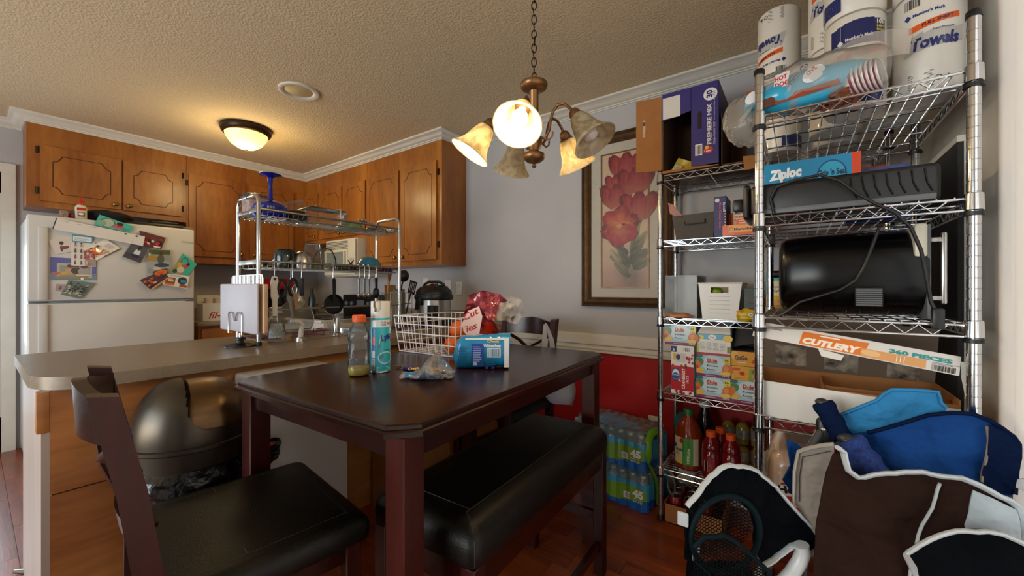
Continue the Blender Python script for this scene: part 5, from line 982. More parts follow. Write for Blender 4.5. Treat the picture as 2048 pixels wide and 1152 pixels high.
def loafp(u, v, l):  # u across the front 0..0.2, v up 0..0.12
    a = -v; x = u / 0.108 - 1; base = loaf(0.5 - 0.0, (x + 1) / 2)
    return CB + U_ * (x * 0.108) + fr * (0.0555 + l + 0.001) + Vector((0, 0, v))
Pr(loafp).rect(0.196, 0.008, 0.018, 0.108, '#dfe3e8', 3, 3).rect(0.05, 0.112, 0.15, 0.006, '#e3e6ea', 8).text('Whitewheat', 0.118, 0.084, 0.017, '#eef2f6', w=0.066, bold=0.03).text('Own', 0.132, 0.102, 0.013, '#e8b91c', w=0.045, bold=0.05).bars(0.135, 0.048, 0.045, 0.03, '#3a6f8f', 16, bg='#cfe3ee').rect(0.075, 0.012, 0.042, 0.085, '#1c3f9c').lines(0.079, 0.03, 0.034, 0.06, 9, '#9fb6e0', 0.4).rect(0.08, 0.016, 0.014, 0.012, '#9fd0e6').lines(0.02, 0.02, 0.045, 0.07, 12, '#0f5f92', 0.35).lines(0.125, 0.012, 0.04, 0.03, 5, '#0f5f92', 0.35).rect(0.125, 0.003, 0.012, 0.008, '#1c2f8c').rect(0.148, 0.003, 0.012, 0.008, '#1c2f8c').done('print', t, PG)
# nearly empty bread bag and keys
t = thing('empty_bread_bag', 'crumpled clear bread bag with a blue band beside the loaf', 'bag', tab(858, 752)); c0 = Vector(t.location)
def eb(u, v):
    a = 2 * PI * u; x = v * 2 - 1; h = 0.008 + 0.034 * math.exp(-((x - 0.3) / 0.5) ** 2); w = 0.035 + 0.05 * math.exp(-((x - 0.2) / 0.6) ** 2); k = 1 + 0.3 * nz(x * 3.5, a, 1.2, 9) + 0.15 * nz(x * 9, a * 3, 1, 3)
    return c0 + U_ * (x * 0.088) - fr * (w * math.cos(a) * k - 0.02) + Vector((0, 0, max(0.001, h * 0.9 + h * 0.95 * math.sin(a) * k)))
part('bag', B().grid(eb, 32, 24, wrap=True), film('bread_bag_film', '#f1f1f2', 0.4, 0.15, 0.35, milky='#b9b9bd'), t, world=True)
ebp = lambda u, v, l: c0 + U_ * (u - 0.06) + fr * (0.062 + l + 0.03 * (0.5 - abs(u - 0.06) / 0.12) - v * 0.45) + Vector((0, 0, 0.004 + v))
Pr(ebp).poly([(-0.012, 0.004), (0.115, 0.0), (0.118, 0.014), (-0.006, 0.02)], '#2b86b8').text('Whitewheat', 0.004, 0.006, 0.010, '#e8eef4', w=0.04).text('Whitewheat', 0.064, 0.003, 0.011, '#e8eef4', w=0.044).text('Nature', 0.068, 0.032, 0.014, '#d9a51c', w=0.042, rot=-0.15, bold=0.05).text('Own', 0.075, 0.019, 0.014, '#d9a51c', w=0.03, rot=-0.1, bold=0.05).text('Own', 0.0, 0.026, 0.011, '#d9a51c', w=0.04, rot=0.15, bold=0.05).done('print', t, PG)
part('bag_corner', sheet([(-0.09, 0.012), (-0.06, 0.03), (-0.045, 0.004), (-0.07, -0.006)], 0.0015, 0.01, lambda x, y: 0.006 * nz(x, y, 60), c0 + fr * 0.03 + Vector((0, 0, 0.004)), U_, -fr * 0.8 + Vector((0, 0, 0.35))), M['paper'], t, world=True); part('bag_corner', sheet([(0.03, 0.0), (0.07, 0.02), (0.075, 0.045), (0.045, 0.012)], 0.0015, 0.01, lambda x, y: 0.006 * nz(x, y, 60, 2), c0 + fr * 0.062 + Vector((0, 0, 0.003)), U_, -fr * 0.8 + Vector((0, 0, 0.35))), M['paper'], t, world=True)
c0 = tab(808, 738); t = thing('key_ring', 'small bunch of keys with a blue fob behind the crumpled bread bag', 'keys', c0)
part('fob', B().rbox((0.004, -0.012, 0.0), (0.05, 0.012, 0.010), 0.004), mat('blue_fob', '#1a2f86', 0.5), t); part('ring', B().tube([(-0.012 + 0.012 * math.cos(a), 0.012 * math.sin(a), 0.003) for a in [i * PI / 8 for i in range(16)]], 0.0012, 6, closed=True), M['steel'], t)
for i in range(3): part('key', B().prism([(0, -0.006), (-0.012, -0.008), (-0.014, 0.004), (-0.004, 0.006), (0, 0.003), (0.022, 0.002), (0.022, -0.002), (0, -0.003)], 0.001 + i * 0.003, 0.003 + i * 0.003, (-0.03, -0.004, 0), (math.cos(2.2 + i * 0.7), math.sin(2.2 + i * 0.7), 0), (-math.sin(2.2 + i * 0.7), math.cos(2.2 + i * 0.7), 0)), M['brass'], t)

# ================================================================== lamps
c = atD(1068, 200, 1.45); CH = Vector((c.x, c.y, 1.64)); cup = 0.0
t = thing('chandelier', 'five-armed bronze chandelier with alabaster bell shades on a chain', 'chandelier', CH)
part('hub', B().lathe([(0, 0), (0.006, 0.003), (0.009, 0.009), (0.004, 0.015), (0.006, 0.018), (0.026, 0.024), (0.038, 0.034), (0.041, 0.045), (0.038, 0.053), (0.024, 0.058), (0.018, 0.064), (0.024, 0.075), (0.03, 0.09), (0.03, 0.105), (0.022, 0.122), (0.015, 0.135), (0.0165, 0.14), (0.0165, 0.285), (0.019, 0.288)], 28), M['bronze'], t)
part('stem_cup', B().lathe([(0.0165, 0.283), (0.036, 0.287), (0.047, 0.295), (0.0505, 0.306), (0.049, 0.312), (0.03, 0.322), (0.012, 0.33), (0.006, 0.335)], 28), M['bronze'], t)
part('hang_loop', B().tube([(0.009 * math.cos(a), 0, 0.342 + 0.010 * math.sin(a)) for a in [i * PI / 7 for i in range(14)]], 0.0022, 6, closed=True), M['darkbronze'], t)
part('ceiling_canopy', B().lathe([(0.06, 0.798), (0.058, 0.78), (0.03, 0.765), (0.012, 0.76)], 24), M['bronze'], t)
lk = None; z = 0.352
while z < 0.77:
    r = 0 if lk is None else lk['n'] % 2
    if lk is None: lk = part('chain_link', B().tube([(0.0085 * math.cos(a), 0, 0.017 + 0.017 * math.sin(a)) for a in [i * PI / 8 for i in range(16)]], 0.0021, 6, closed=True), M['darkbronze'], t); o = lk; lk['n'] = 0
    else: o = lk.copy(); C.objects.link(o); o.parent = t
    lk['n'] += 1; o.location = (0, 0, z - 0.006); o.rotation_euler = (0.1 * (lk['n'] % 3 - 1), 0, 0.5 + PI / 2 * (lk['n'] % 2)); z += 0.0262
del lk['n']
alab = bpy.data.materials.new('alabaster_glass'); alab.use_nodes = True; nt = alab.node_tree; nt.nodes.clear()
out = N(nt, 'ShaderNodeOutputMaterial'); dif = N(nt, 'ShaderNodeBsdfDiffuse'); trl = N(nt, 'ShaderNodeBsdfTranslucent'); gls = N(nt, 'ShaderNodeBsdfGlossy', Roughness=0.25)
tc = N(nt, 'ShaderNodeTexCoord'); nn_ = N(nt, 'ShaderNodeTexNoise', Scale=22.0, Detail=4.0, Distortion=1.5); link(nt, tc.outputs['Object'], nn_.inputs['Vector']); rp = N(nt, 'ShaderNodeValToRGB')
rp.color_ramp.elements[0].color = (0.56, 0.47, 0.30, 1); rp.color_ramp.elements[1].color = (0.86, 0.80, 0.62, 1); rp.color_ramp.elements[0].position = 0.35; rp.color_ramp.elements[1].position = 0.62
link(nt, nn_.outputs['Fac'], rp.inputs[0]); link(nt, rp.outputs[0], dif.inputs[0]); link(nt, rp.outputs[0], trl.inputs[0])
a1 = N(nt, 'ShaderNodeMixShader'); a1.inputs[0].default_value = 0.6; link(nt, dif.outputs[0], a1.inputs[1]); link(nt, trl.outputs[0], a1.inputs[2]); a2 = N(nt, 'ShaderNodeMixShader'); a2.inputs[0].default_value = 0.06; link(nt, a1.outputs[0], a2.inputs[1]); link(nt, gls.outputs[0], a2.inputs[2]); link(nt, a2.outputs[0], out.inputs[0])
glow = mat('lit_bulb', '#fff2d0', 0.4, emit='#ffe0a8', es=9.0); dead = mat('unlit_bulb', '#d8ccc8', 0.3)
view = math.atan2(-CH.y, -CH.x)       # direction from the lamp to the eye
bell = [(0.022, 0.0), (0.028, -0.006), (0.034, -0.02), (0.041, -0.045), (0.047, -0.07), (0.058, -0.095), (0.072, -0.112), (0.078, -0.12)]
bell_in = [(r - 0.003, z) for r, z in reversed(bell)]
for k, (th, lit) in enumerate(((-12, 1), (-84, 1), (-156, 0), (132, 1), (60, 0))):
    a = view + math.radians(th); dx, dy = math.cos(a), math.sin(a); D2 = Vector((dx, dy, 0)); tilt = math.radians(34 if th != -12 else 40)
    ax = (D2 * math.sin(tilt) + Vector((0, 0, -math.cos(tilt)))).normalized(); cap0 = D2 * 0.165 + Vector((0, 0, 0.158))
    pts = [D2 * 0.022 + Vector((0, 0, 0.112)), D2 * 0.045 + Vector((0, 0, 0.10)), D2 * 0.062 + Vector((0, 0, 0.125)), D2 * 0.068 + Vector((0, 0, 0.16)), D2 * 0.078 + Vector((0, 0, 0.19)), D2 * 0.098 + Vector((0, 0, 0.21)), D2 * 0.122 + Vector((0, 0, 0.207)), D2 * 0.145 + Vector((0, 0, 0.185)), cap0]
    arm = part('arm', B().tube(pts, 0.0052, 10), M['bronze'], t)
    part('socket_cup', B().lathe([(0.008, 0.022), (0.016, 0.016), (0.021, 0.004), (0.021, -0.006), (0.026, -0.010), (0.026, -0.018)], 20, M=aim(cap0, -ax)), M['bronze'], arm)
    part('scroll', B().tube([D2 * 0.045 + Vector((0, 0, 0.1)), D2 * 0.062 + Vector((0, 0, 0.092)), D2 * 0.075 + Vector((0, 0, 0.102)), D2 * 0.078 + Vector((0, 0, 0.118))], 0.0035, 8), M['bronze'], arm)
    T = aim(cap0 + ax * 0.008, -ax)
    part('bell_shade', B().lathe(bell + bell_in, 36, M=T, caps=False), alab, arm)
    part('bulb', B().lathe([(0.012, -0.02), (0.014, -0.04), (0.024, -0.062), (0.028, -0.08), (0.024, -0.098), (0.012, -0.107), (0, -0.109)], 20, M=T), glow if lit else dead, arm, label='lit light bulb' if lit else 'unlit light bulb')
    if lit:
        l = bpy.data.lights.new('bulb_light', 'POINT'); l.energy = 4.5 if th != -84 else 3.0; l.color = (1.0, 0.72, 0.38); l.shadow_soft_size = 0.03
        o = bpy.data.objects.new('bulb_light', l); C.objects.link(o); o.location = CH + cap0 + ax * 0.135
c = atZ(493, 256, ZC); t = thing('flush_light', 'bronze rimmed flush ceiling light glowing over the kitchen', 'ceiling light', (c.x, c.y, ZC - 0.17))
part('pan', B().lathe([(0.168, 0.17), (0.172, 0.155), (0.165, 0.13), (0.155, 0.118), (0.14, 0.115)], 40), M['darkbronze'], t)
part('glass_bowl', B().lathe([(0.004, 0.0), (0.012, 0.002), (0.06, 0.014), (0.105, 0.045), (0.135, 0.09), (0.146, 0.128)], 40, caps=False), mat('lit_alabaster_bowl', '#e8dcb0', 0.4, emit='#ffdc7c', es=1.5), t, label='glowing glass bowl'); part('finial', B().lathe([(0, -0.016), (0.007, -0.01), (0.005, -0.004), (0.012, 0.003)], 14), M['darkbronze'], t)
l = bpy.data.lights.new('flush_lamp', 'POINT'); l.energy = 11; l.color = (1.0, 0.74, 0.34); l.shadow_soft_size = 0.14; o = bpy.data.objects.new('flush_lamp', l); C.objects.link(o); o.location = (c.x, c.y, ZC - 0.26)
c = atZ(598, 182, ZC); t = thing('recessed_light', 'round white recessed ceiling light, switched off', 'ceiling light', (c.x, c.y, ZC - 0.012))
part('trim_ring', B().lathe([(0.116, 0.012), (0.114, 0.002), (0.10, 0), (0.085, 0.006), (0.078, 0.011)], 40, caps=False), M['trim'], t); part('lens', B().lathe([(0.08, 0.010), (0.05, 0.004), (0, 0.001)], 32), mat('ivory_lens', '#c9b489', 0.4), t)

# ================================================================== framed tulips
px0, px1, pz0, pz1, PY_ = -1.191, -0.606, 1.078, 2.205, YF - 0.045
t = thing('framed_picture', 'tall framed print of red tulips on the grey wall', 'picture', ((px0 + px1) / 2, YF - 0.02, pz0))
fprof = [(0, 0.0), (0, 0.030), (0.005, 0.036), (0.010, 0.032), (0.013, 0.026), (0.018, 0.034), (0.030, 0.038), (0.042, 0.030), (0.050, 0.020), (0.054, 0.024), (0.060, 0.016), (0.062, 0.008)]
b = B(); cor = [(px0, pz0), (px1, pz0), (px1, pz1), (px0, pz1)]; sg = [(1, 1), (-1, 1), (-1, -1), (1, -1)]; k = len(fprof)
vs = [(x + sx * d, YF - 0.006 - h, z + sz * d) for (x, z), (sx, sz) in zip(cor, sg) for d, h in fprof]
for i in range(4): b.add([vs[i * k + j] for j in range(k)] + [vs[((i + 1) % 4) * k + j] for j in range(k)], [(j, k + j, k + j + 1, j + 1) for j in range(k - 1)], 0)
gold = mat('dark_gold_frame', '#6b523a', 0.4, 0.65, var=0.22, vs=26, stretch=(1, 1, 1))
part('frame', b, gold, t, world=True)
b = B()
for i in range(int((pz1 - pz0) / 0.0125)):
    for x in (px0 + 0.006, px1 - 0.006): b.blob((x, YF - 0.043, pz0 + 0.008 + i * 0.0125), (0.003, 0.002, 0.005), 0, nu=6, nv=4)
for i in range(int((px1 - px0) / 0.0125)):
    for z in (pz0 + 0.006, pz1 - 0.006): b.blob((px0 + 0.008 + i * 0.0125, YF - 0.043, z), (0.005, 0.002, 0.003), 0, nu=6, nv=4)
part('beading', b, M['darkbronze'], t, kind='stuff', world=True)
part('mount', B().box((px0 + 0.058, YF - 0.014, pz0 + 0.058), (px1 - 0.058, YF - 0.006, pz1 - 0.058)), mat('ivory_mount', '#b3aca0', 0.8, var=0.04, vs=14), t, world=True)
ax0, ax1, az0, az1 = -1.052, -0.752, 1.207, 2.072
b = B()
for lo, hi in (((ax0 - 0.008, az0 - 0.008), (ax1 + 0.008, az0)), ((ax0 - 0.008, az1), (ax1 + 0.008, az1 + 0.008)), ((ax0 - 0.008, az0), (ax0, az1)), ((ax1, az0), (ax1 + 0.008, az1))): b.box((lo[0], YF - 0.020, lo[1]), (hi[0], YF - 0.014, hi[1]))
part('fillet', b, gold, t, world=True)
AW, AH = ax1 - ax0, az1 - az0
p = Pr(flat((ax0, YF - 0.0145, az0), (1, 0, 0), (0, 0, 1)), 0.00007)
n = 24; vs = [(AW * i / 8, AH * j / n) for j in range(n + 1) for i in range(9)]
def bgc(x, y):
    k = y / AH; d = math.exp(-((x / AW - 0.62) / 0.25) ** 2) * math.exp(-((k - 0.1) / 0.14) ** 2); q = nz(x, y, 16, 2) * 0.05
    return tuple(max(0, (0.40 + 0.10 * k - 0.26 * d + q) * m) for m in ((1.0, 0.70, 0.47) if k > 0.32 else (0.80 + 0.2 * k / 0.32, 0.46 + 0.24 * k / 0.32, 0.33 + 0.14 * k / 0.32)))
cols = []
fs = [(j * 9 + i, j * 9 + i + 1, (j + 1) * 9 + i + 1, (j + 1) * 9 + i) for j in range(n) for i in range(8)]
for f in fs: p.b.add([p.fn(*vs[q], 0.0001) for q in f], [(0, 1, 2, 3)], 0, [bgc(*vs[q]) for q in f])
def mixc(a, b, k): a, b = lin(a), lin(b); return tuple(x * (1 - k) + y * k for x, y in zip(a, b))
def petal(cx, cyy, ang, ln, wd, c1, c2, seed=0):
    """a ruffled petal: a fan from a pale base to a deep tip"""
    n = 12; vs, fs, cl = [], [], []; ca, sa = math.cos(ang), math.sin(ang); SS = [-1, -0.72, -0.45, -0.2, 0.2, 0.45, 0.72, 1]
    for i in range(n + 1):
        q = i / n; w = wd * math.sin(PI * min(1, 0.12 + q * 0.80)) ** 0.7
        for s in SS:
            u = q * ln + (0.035 * ln * math.sin(s * 9 + seed) if i == n else 0); v = w * s * (1 + 0.12 * nz(i, s, 0.9, seed)); vs.append((cx + u * ca - v * sa, cyy + u * sa + v * ca)); cl.append(mixc(c1, c2, max(0, min(1, q * 1.35 * (1 - 0.3 * (abs(s) < 0.3)) + 0.45 * nz(i * 0.35, s * 7, 0.9, seed + 3)))))
    l = p.k * p.step; p.k += 1
    for i in range(n):
        for k in range(7):
            f = (i * 8 + k, (i + 1) * 8 + k, (i + 1) * 8 + k + 1, i * 8 + k + 1); p.b.add([p.fn(*vs[q], l) for q in f][::-1], [(0, 1, 2, 3)], 0, [cl[q] for q in f][::-1])
def art(x, y): return ((x - 160) / 275 * AW, (985 - y) / 750 * AH)    # zoomed-crop pixel -> print
def stem(x0, y0, x1, y1, w, c): a, b_ = art(x0, y0), art(x1, y1); p.poly([(a[0] - w, a[1]), (a[0] + w, a[1]), (b_[0] + w * 0.7, b_[1]), (b_[0] - w * 0.7, b_[1])], c)
for x, y in ((300, 380), (370, 470), (260, 540), (385, 610), (280, 720), (345, 640)): stem(325, 960, x, y, 0.004, '#6d6a3a')
rnd = random.Random(8)
def leaf(x, y, ang, ln, wd, c1, c2, s=0): a = art(x, y); petal(a[0], a[1], ang, ln, wd, c1, c2, s)
for (x, y, an, ln, wd) in ((330, 860, 2.7, 0.125, 0.020), (325, 880, 2.35, 0.15, 0.018), (330, 850, 0.55, 0.12, 0.022), (335, 830, 1.0, 0.15, 0.016), (320, 860, 2.0, 0.16, 0.017), (340, 800, 1.35, 0.2, 0.014), (350, 780, 0.9, 0.12, 0.013), (320, 800, 2.5, 0.14, 0.013), (330, 930, 2.4, 0.12, 0.014), (350, 880, 0.45, 0.10, 0.020)): leaf(x, y, an, ln * 1.15, wd * 1.6, '#35301f', rnd.choice(('#857c58', '#6e6848', '#968c6a', '#5c583c')), x)
for (x, y, an, ln, wd) in ((300, 400, 0.4, 0.13, 0.014), (300, 560, 2.9, 0.1, 0.012), (390, 640, 1.3, 0.13, 0.012)): leaf(x, y, an, ln, wd, '#55542e', '#8d8a5a', y)
def tulip(x, y, s, op=False):
    a = art(x, y); R = 0.078 * s
    if op:
        for k in range(6): petal(a[0], a[1], 0.3 + k * PI / 3 * 1.02, R * 1.35, R * 0.62, '#b5653a', ('#6a0d16', '#80131c', '#8c1a24')[k % 3], k)
        for k in range(4): petal(a[0], a[1] - R * 0.25, PI * (0.15 + 0.25 * k) + PI, R * 1.0, R * 0.5, '#a3563c', '#8c1822', k + 9)
        p.ell(a[0], a[1], R * 0.18, R * 0.13, '#b87a4a', 12).ell(a[0] + R * 0.3, a[1] + R * 0.1, R * 0.12, R * 0.05, '#2a1a14', 8)
    else:
        for k, (dx, an, c2) in enumerate(((-0.35, 2.1, '#5f0d14'), (0.35, 1.05, '#5f0d14'), (0, 1.57, '#701018'), (-0.5, 1.95, '#86181f'), (0.5, 1.2, '#86181f'), (-0.18, 1.72, '#7d1a22'), (0.2, 1.42, '#84222a'), (0, 1.55, '#8c2c30'))):
            petal(a[0] + dx * R * 0.45, a[1] - R * 0.9, an, R * (2.0 - 0.10 * k), R * (0.56 - 0.02 * k), '#96503c', c2, k + int(x))
tulip(310, 310, 1.15); tulip(247, 395, 0.72); tulip(250, 470, 1.1); tulip(367, 400, 1.15); tulip(385, 540, 1.2); tulip(268, 645, 1.25, True)
p.done('print', t, PM, label='printed painting of red tulips')

# ================================================================== chrome wire shelving
def post_prof(h):
    P = [(0.0125, 0.03)]; z = 0.0554
    while z < h - 0.02: P += [(0.0125, z - 0.0016), (0.0112, z - 0.0008), (0.0112, z + 0.0008), (0.0125, z + 0.0016)]; z += 0.0254
    return P + [(0.0125, h)]
_sh = {}
def wire_unit(label, x0, x1, y0, y1, zs, along, h=1.845):
    t = thing('wire_shelving', label, 'shelving', ((x0 + x1) / 2, (y0 + y1) / 2, 0)); pm = None
    for x in (x0, x1):
        for y in (y0, y1):
            if pm is None: p = pm = part('post', B().lathe(post_prof(h), 18), M['chrome'], t)
            else: p = pm.copy(); C.objects.link(p); p.parent = t
            p.location = (x - (x0 + x1) / 2, y - (y0 + y1) / 2, 0)
            for z in zs:
                for nm, pf_, mt_, dz in (('collar', [(0.0155, -0.018), (0.0178, -0.016), (0.0165, 0.022), (0.0145, 0.024)], M['chrome'], -0.012), ('clip_ring', [(0.0135, -0.006), (0.0182, -0.005), (0.0182, 0.004), (0.0135, 0.005)], M['black'], -0.036)):
                    if nm not in _sh: o = _sh[nm] = part(nm, B().lathe(pf_, 18), mt_, p)
                    else: o = _sh[nm].copy(); C.objects.link(o); o.parent = p
                    o.location = (0, 0, z + dz)
            part('end_cap', B().lathe([(0.0145, h - 0.004), (0.0145, h + 0.010), (0.012, h + 0.013), (0, h + 0.013)], 18), M['black'], p); part('foot', B().lathe([(0.012, 0.0), (0.016, 0.003), (0.016, 0.01), (0.0125, 0.032)], 18), M['black'], p)
    for z in zs:
        b = B(); e = 0.014
        cs = [(x0, y0), (x1, y0), (x1, y1), (x0, y1)]
        for i in range(4):
            a, c = Vector(cs[i] + (0,)), Vector(cs[(i + 1) % 4] + (0,)); d = (c - a).normalized(); a, c = a + d * e, c - d * e
            for dz, r in ((0, 0.0033), (-0.028, 0.0033)): b.tube([a + Vector((0, 0, z + dz)), c + Vector((0, 0, z + dz))], r, 8)
            L_ = (c - a).length; n = max(3, round(L_ / 0.062)); zz = [a + d * (0.03 + (L_ - 0.06) * k / (2 * n)) + Vector((0, 0, z - (0.026 if k % 2 else 0.003))) for k in range(2 * n + 1)]; b.tube(zz, 0.0021, 6)
        s = part('shelf', b, M['chrome'], t, world=True); w = B()
        if along == 'y':
            n = int((x1 - x0) / 0.030)
            for i in range(1, n): x = x0 + (x1 - x0) * i / n; w.tube([(x, y0, z + 0.004), (x, y1, z + 0.004)], 0.0017, 5)
            for i in range(1, 5): y = y0 + (y1 - y0) * i / 5; w.tube([(x0 + 0.004, y, z), (x1 - 0.004, y, z)], 0.0028, 6)
        else:
            n = int((y1 - y0) / 0.024)
            for i in range(1, n): y = y0 + (y1 - y0) * i / n; w.tube([(x0, y, z + 0.004), (x1, y, z + 0.004)], 0.0017, 5)
            for i in range(1, 4): x = x0 + (x1 - x0) * i / 4; w.tube([(x, y0 + 0.004, z), (x, y1 - 0.004, z)], 0.0028, 6)
        part('wires', w, M['chrome'], s, kind='stuff', world=True)
    return t
LX0, LX1, LY0, LY1 = -0.577, 0.285, 2.10, 2.415; LZ = (1.777, 1.441, 1.042, 0.660, 0.268)
QX0, QX1, QY0, QY1 = -0.095, 0.337, 1.40, 1.975; QZ = (1.717, 1.413, 1.111, 0.810, 0.47)
wire_unit('chrome wire shelving with narrow shelves against the far wall, food boxes on it', LX0, LX1, LY0, LY1, LZ, 'x', 1.80)
wire_unit('larger chrome wire shelving in front at the right wall, paper towels on top', QX0, QX1, QY0, QY1, QZ, 'y')
up = 0.006                                    # things stand on the wires
def pbox(name, label, cat, lo, hi, col, draw=None, group=None, rz=0, mt=None, r=0.0015, gloss=True):
    """a printed carton; its print covers the face towards the room (-Y)"""
    w, d, h = hi[0] - lo[0], hi[1] - lo[1], hi[2] - lo[2]
    t = thing(name, label, cat, ((lo[0] + hi[0]) / 2, (lo[1] + hi[1]) / 2, lo[2]), rz, group)
    key = 'card_' + col.strip('#'); m = mt or bpy.data.materials.get(key) or mat(key, col, 0.5, var=0.03)
    part('body', B().rbox((-w / 2, -d / 2, 0), (w / 2, d / 2, h), r, 1), m, t)
    if draw: p = Pr(flat((-w / 2, -d / 2 - 0.0003, 0), (1, 0, 0), (0, 0, 1)), 0.00012); draw(p, w, h); p.done('front_print', t, PG if gloss else PM, world=False)
    return t
# ---- top shelf of the far unit
z = LZ[0] + up; bx0, bx1, by0, by1, bz1 = -0.563, -0.305, 2.085, 2.39, 2.186
t = thing('snack_carton', 'open purple snack carton with a torn brown flap on the far shelving top', 'box', ((bx0 + bx1) / 2, 2.24, z)); th = 0.004; bm_ = mat('purple_card', '#2f2470', 0.5, var=0.03)
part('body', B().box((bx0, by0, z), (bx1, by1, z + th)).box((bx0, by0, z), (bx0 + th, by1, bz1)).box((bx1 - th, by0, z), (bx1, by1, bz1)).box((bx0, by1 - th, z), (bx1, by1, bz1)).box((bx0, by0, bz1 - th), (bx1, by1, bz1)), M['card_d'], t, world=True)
part('side_sleeve', B().box((bx1, by0, z), (bx1 + 0.001, by1, bz1 + 0.001)).box((bx0, by0, bz1), (bx1, by1, bz1 + 0.001)), bm_, t, world=True)
hx = -0.425
part('front_panel', B().prism([(hx, z + 0.012), (bx1, z + 0.004), (bx1, bz1), (hx, bz1)], 0, 0.004, (0, by0, 0), (1, 0, 0), (0, 0, 1)), bm_, t, world=True)
part('front_panel', B().prism([(bx0, bz1 - 0.135), (hx - 0.002, bz1 - 0.115), (hx - 0.002, bz1), (bx0, bz1)], 0, 0.004, (0, by0, 0), (1, 0, 0), (0, 0, 1)), bm_, t, world=True)
part('bottom_lip', B().box((bx0, by0 - 0.004, z), (bx1, by0, z + 0.012)), M['card'], t, world=True)
Pr(flat((hx, by0 - 0.0042, z), (1, 0, 0), (0, 0, 1))).ell(0.085, 0.345, 0.030, 0.03, '#e8e6ea', 30).text('30', 0.0925, 0.328, 0.034, '#2f2470', rot=PI / 2, bold=0.05, w=0.036).lines(0.094, 0.335, 0.014, 0.024, 3, '#2f2470', 0.4).text('PREMIERE MIX', 0.089, 0.105, 0.025, '#dcd9e2', w=0.195, rot=PI / 2, bold=0.04).text('TEAR-AWAY TOP', 0.106, 0.10, 0.011, '#bdb8cc', w=0.11, rot=PI / 2, bold=0.03, shear=0.2).text('TO PERFORATED BOX', 0.105, 0.215, 0.006, '#bdb8cc', w=0.12, rot=PI / 2).bars(0.02, 0.065, 0.028, 0.045, n=14).ell(0.075, 0.078, 0.022, 0.016, '#c9303a', 20, rot=0.2).ell(0.07, 0.092, 0.009, 0.009, '#e8b020').text('Lays', 0.06, 0.072, 0.012, '#f0eef0', w=0.026).poly([(0.03, 0.19), (0.045, 0.19), (0.047, 0.26), (0.04, 0.275), (0.03, 0.265)], '#241512').done('panel_print', t, PG)
part('sticker', B().box((bx0 + 0.004, by0 - 0.0052, bz1 - 0.128), (bx0 + 0.088, by0 - 0.0042, bz1 - 0.022)), M['paper'], t, world=True)
fx0, fx1 = -0.697, -0.567
part('flap', B().prism([(fx0, 1.812), (fx1, 1.80), (fx1, 2.178), (fx0, 2.188)], 0, 0.004, (0, by0, 0), (1, 0, 0), (0, 0, 1)), M['card'], t, world=True)
Pr(flat((fx0, by0 - 0.0042, 1.80), (1, 0, 0), (0, 0, 1))).poly([(0.035, 0.19), (0.048, 0.19), (0.05, 0.27), (0.043, 0.282), (0.036, 0.27)], '#b9a389').rect(0.036, 0.25, 0.013, 0.02, '#4a3524').rect(0, 0.058, 0.13, 0.0012, '#6e4420').rect(0, 0.20, 0.13, 0.0008, '#84542a').done('flap_creases', t)
t = thing('chip_bag', 'yellow snack bag lying in the open purple carton', 'bag', (-0.50, 2.16, z + 0.005)); part('bag', sheet([(-0.045, 0.02), (-0.02, 0.0), (0.06, -0.002), (0.095, 0.02), (0.085, 0.045), (0.02, 0.075), (0.0, 0.085), (-0.03, 0.04)], 0.02, 0.012, lambda x, y: 0.012 * nz(x, y, 30, 2), (0, 0, 0), (1, 0, 0), (0, 0, 1)), mat('yellow_foil', '#b9a41c', 0.35, var=0.2), t)
Pr(flat((-0.53, 2.145, z + 0.02), (1, 0, 0), (0, 0, 1))).poly([(0.0, 0.01), (0.035, 0.0), (0.05, 0.02), (0.015, 0.035)], '#b9b49a').lines(0.01, 0.012, 0.03, 0.014, 4, '#55503a', 0.4).done('print', t)
t = thing('open_carton', 'open brown carton right of the purple snack carton, darkened for shade', 'box', (-0.21, 2.25, z)); a0_, a1_ = -0.296, -0.125
part('body', B().box((a0_, 2.10, z), (a1_, 2.40, z + 0.004)).box((a0_, 2.10, z), (a0_ + 0.004, 2.40, z + 0.25)).box((a1_ - 0.004, 2.10, z), (a1_, 2.40, z + 0.29)).box((a0_, 2.396, z), (a1_, 2.40, z + 0.27)), M['card_d'], t, world=True)  # walls take the darker cardboard in place of the shade on them
part('flap', B().prism([(-0.20, z - 0.045), (-0.12, z - 0.04), (-0.12, z + 0.012), (-0.205, z + 0.02)], 0, 0.004, (0, 2.085, 0), (1, 0, 0), (0, 0, 1)), M['card'], t, world=True)
t = thing('orange_box', 'dark box with an orange top at the back of the far shelving top', 'box', (-0.155, 2.335, z + 0.005)); part('body', B().rbox((-0.055, -0.05, 0), (0.055, 0.05, 0.37), 0.002), mat('dark_card', '#2a1512', 0.6), t); part('top', B().box((-0.055, -0.05, 0.3705), (0.055, 0.05, 0.395)), mat('orange_card', '#d2691a', 0.5), t)
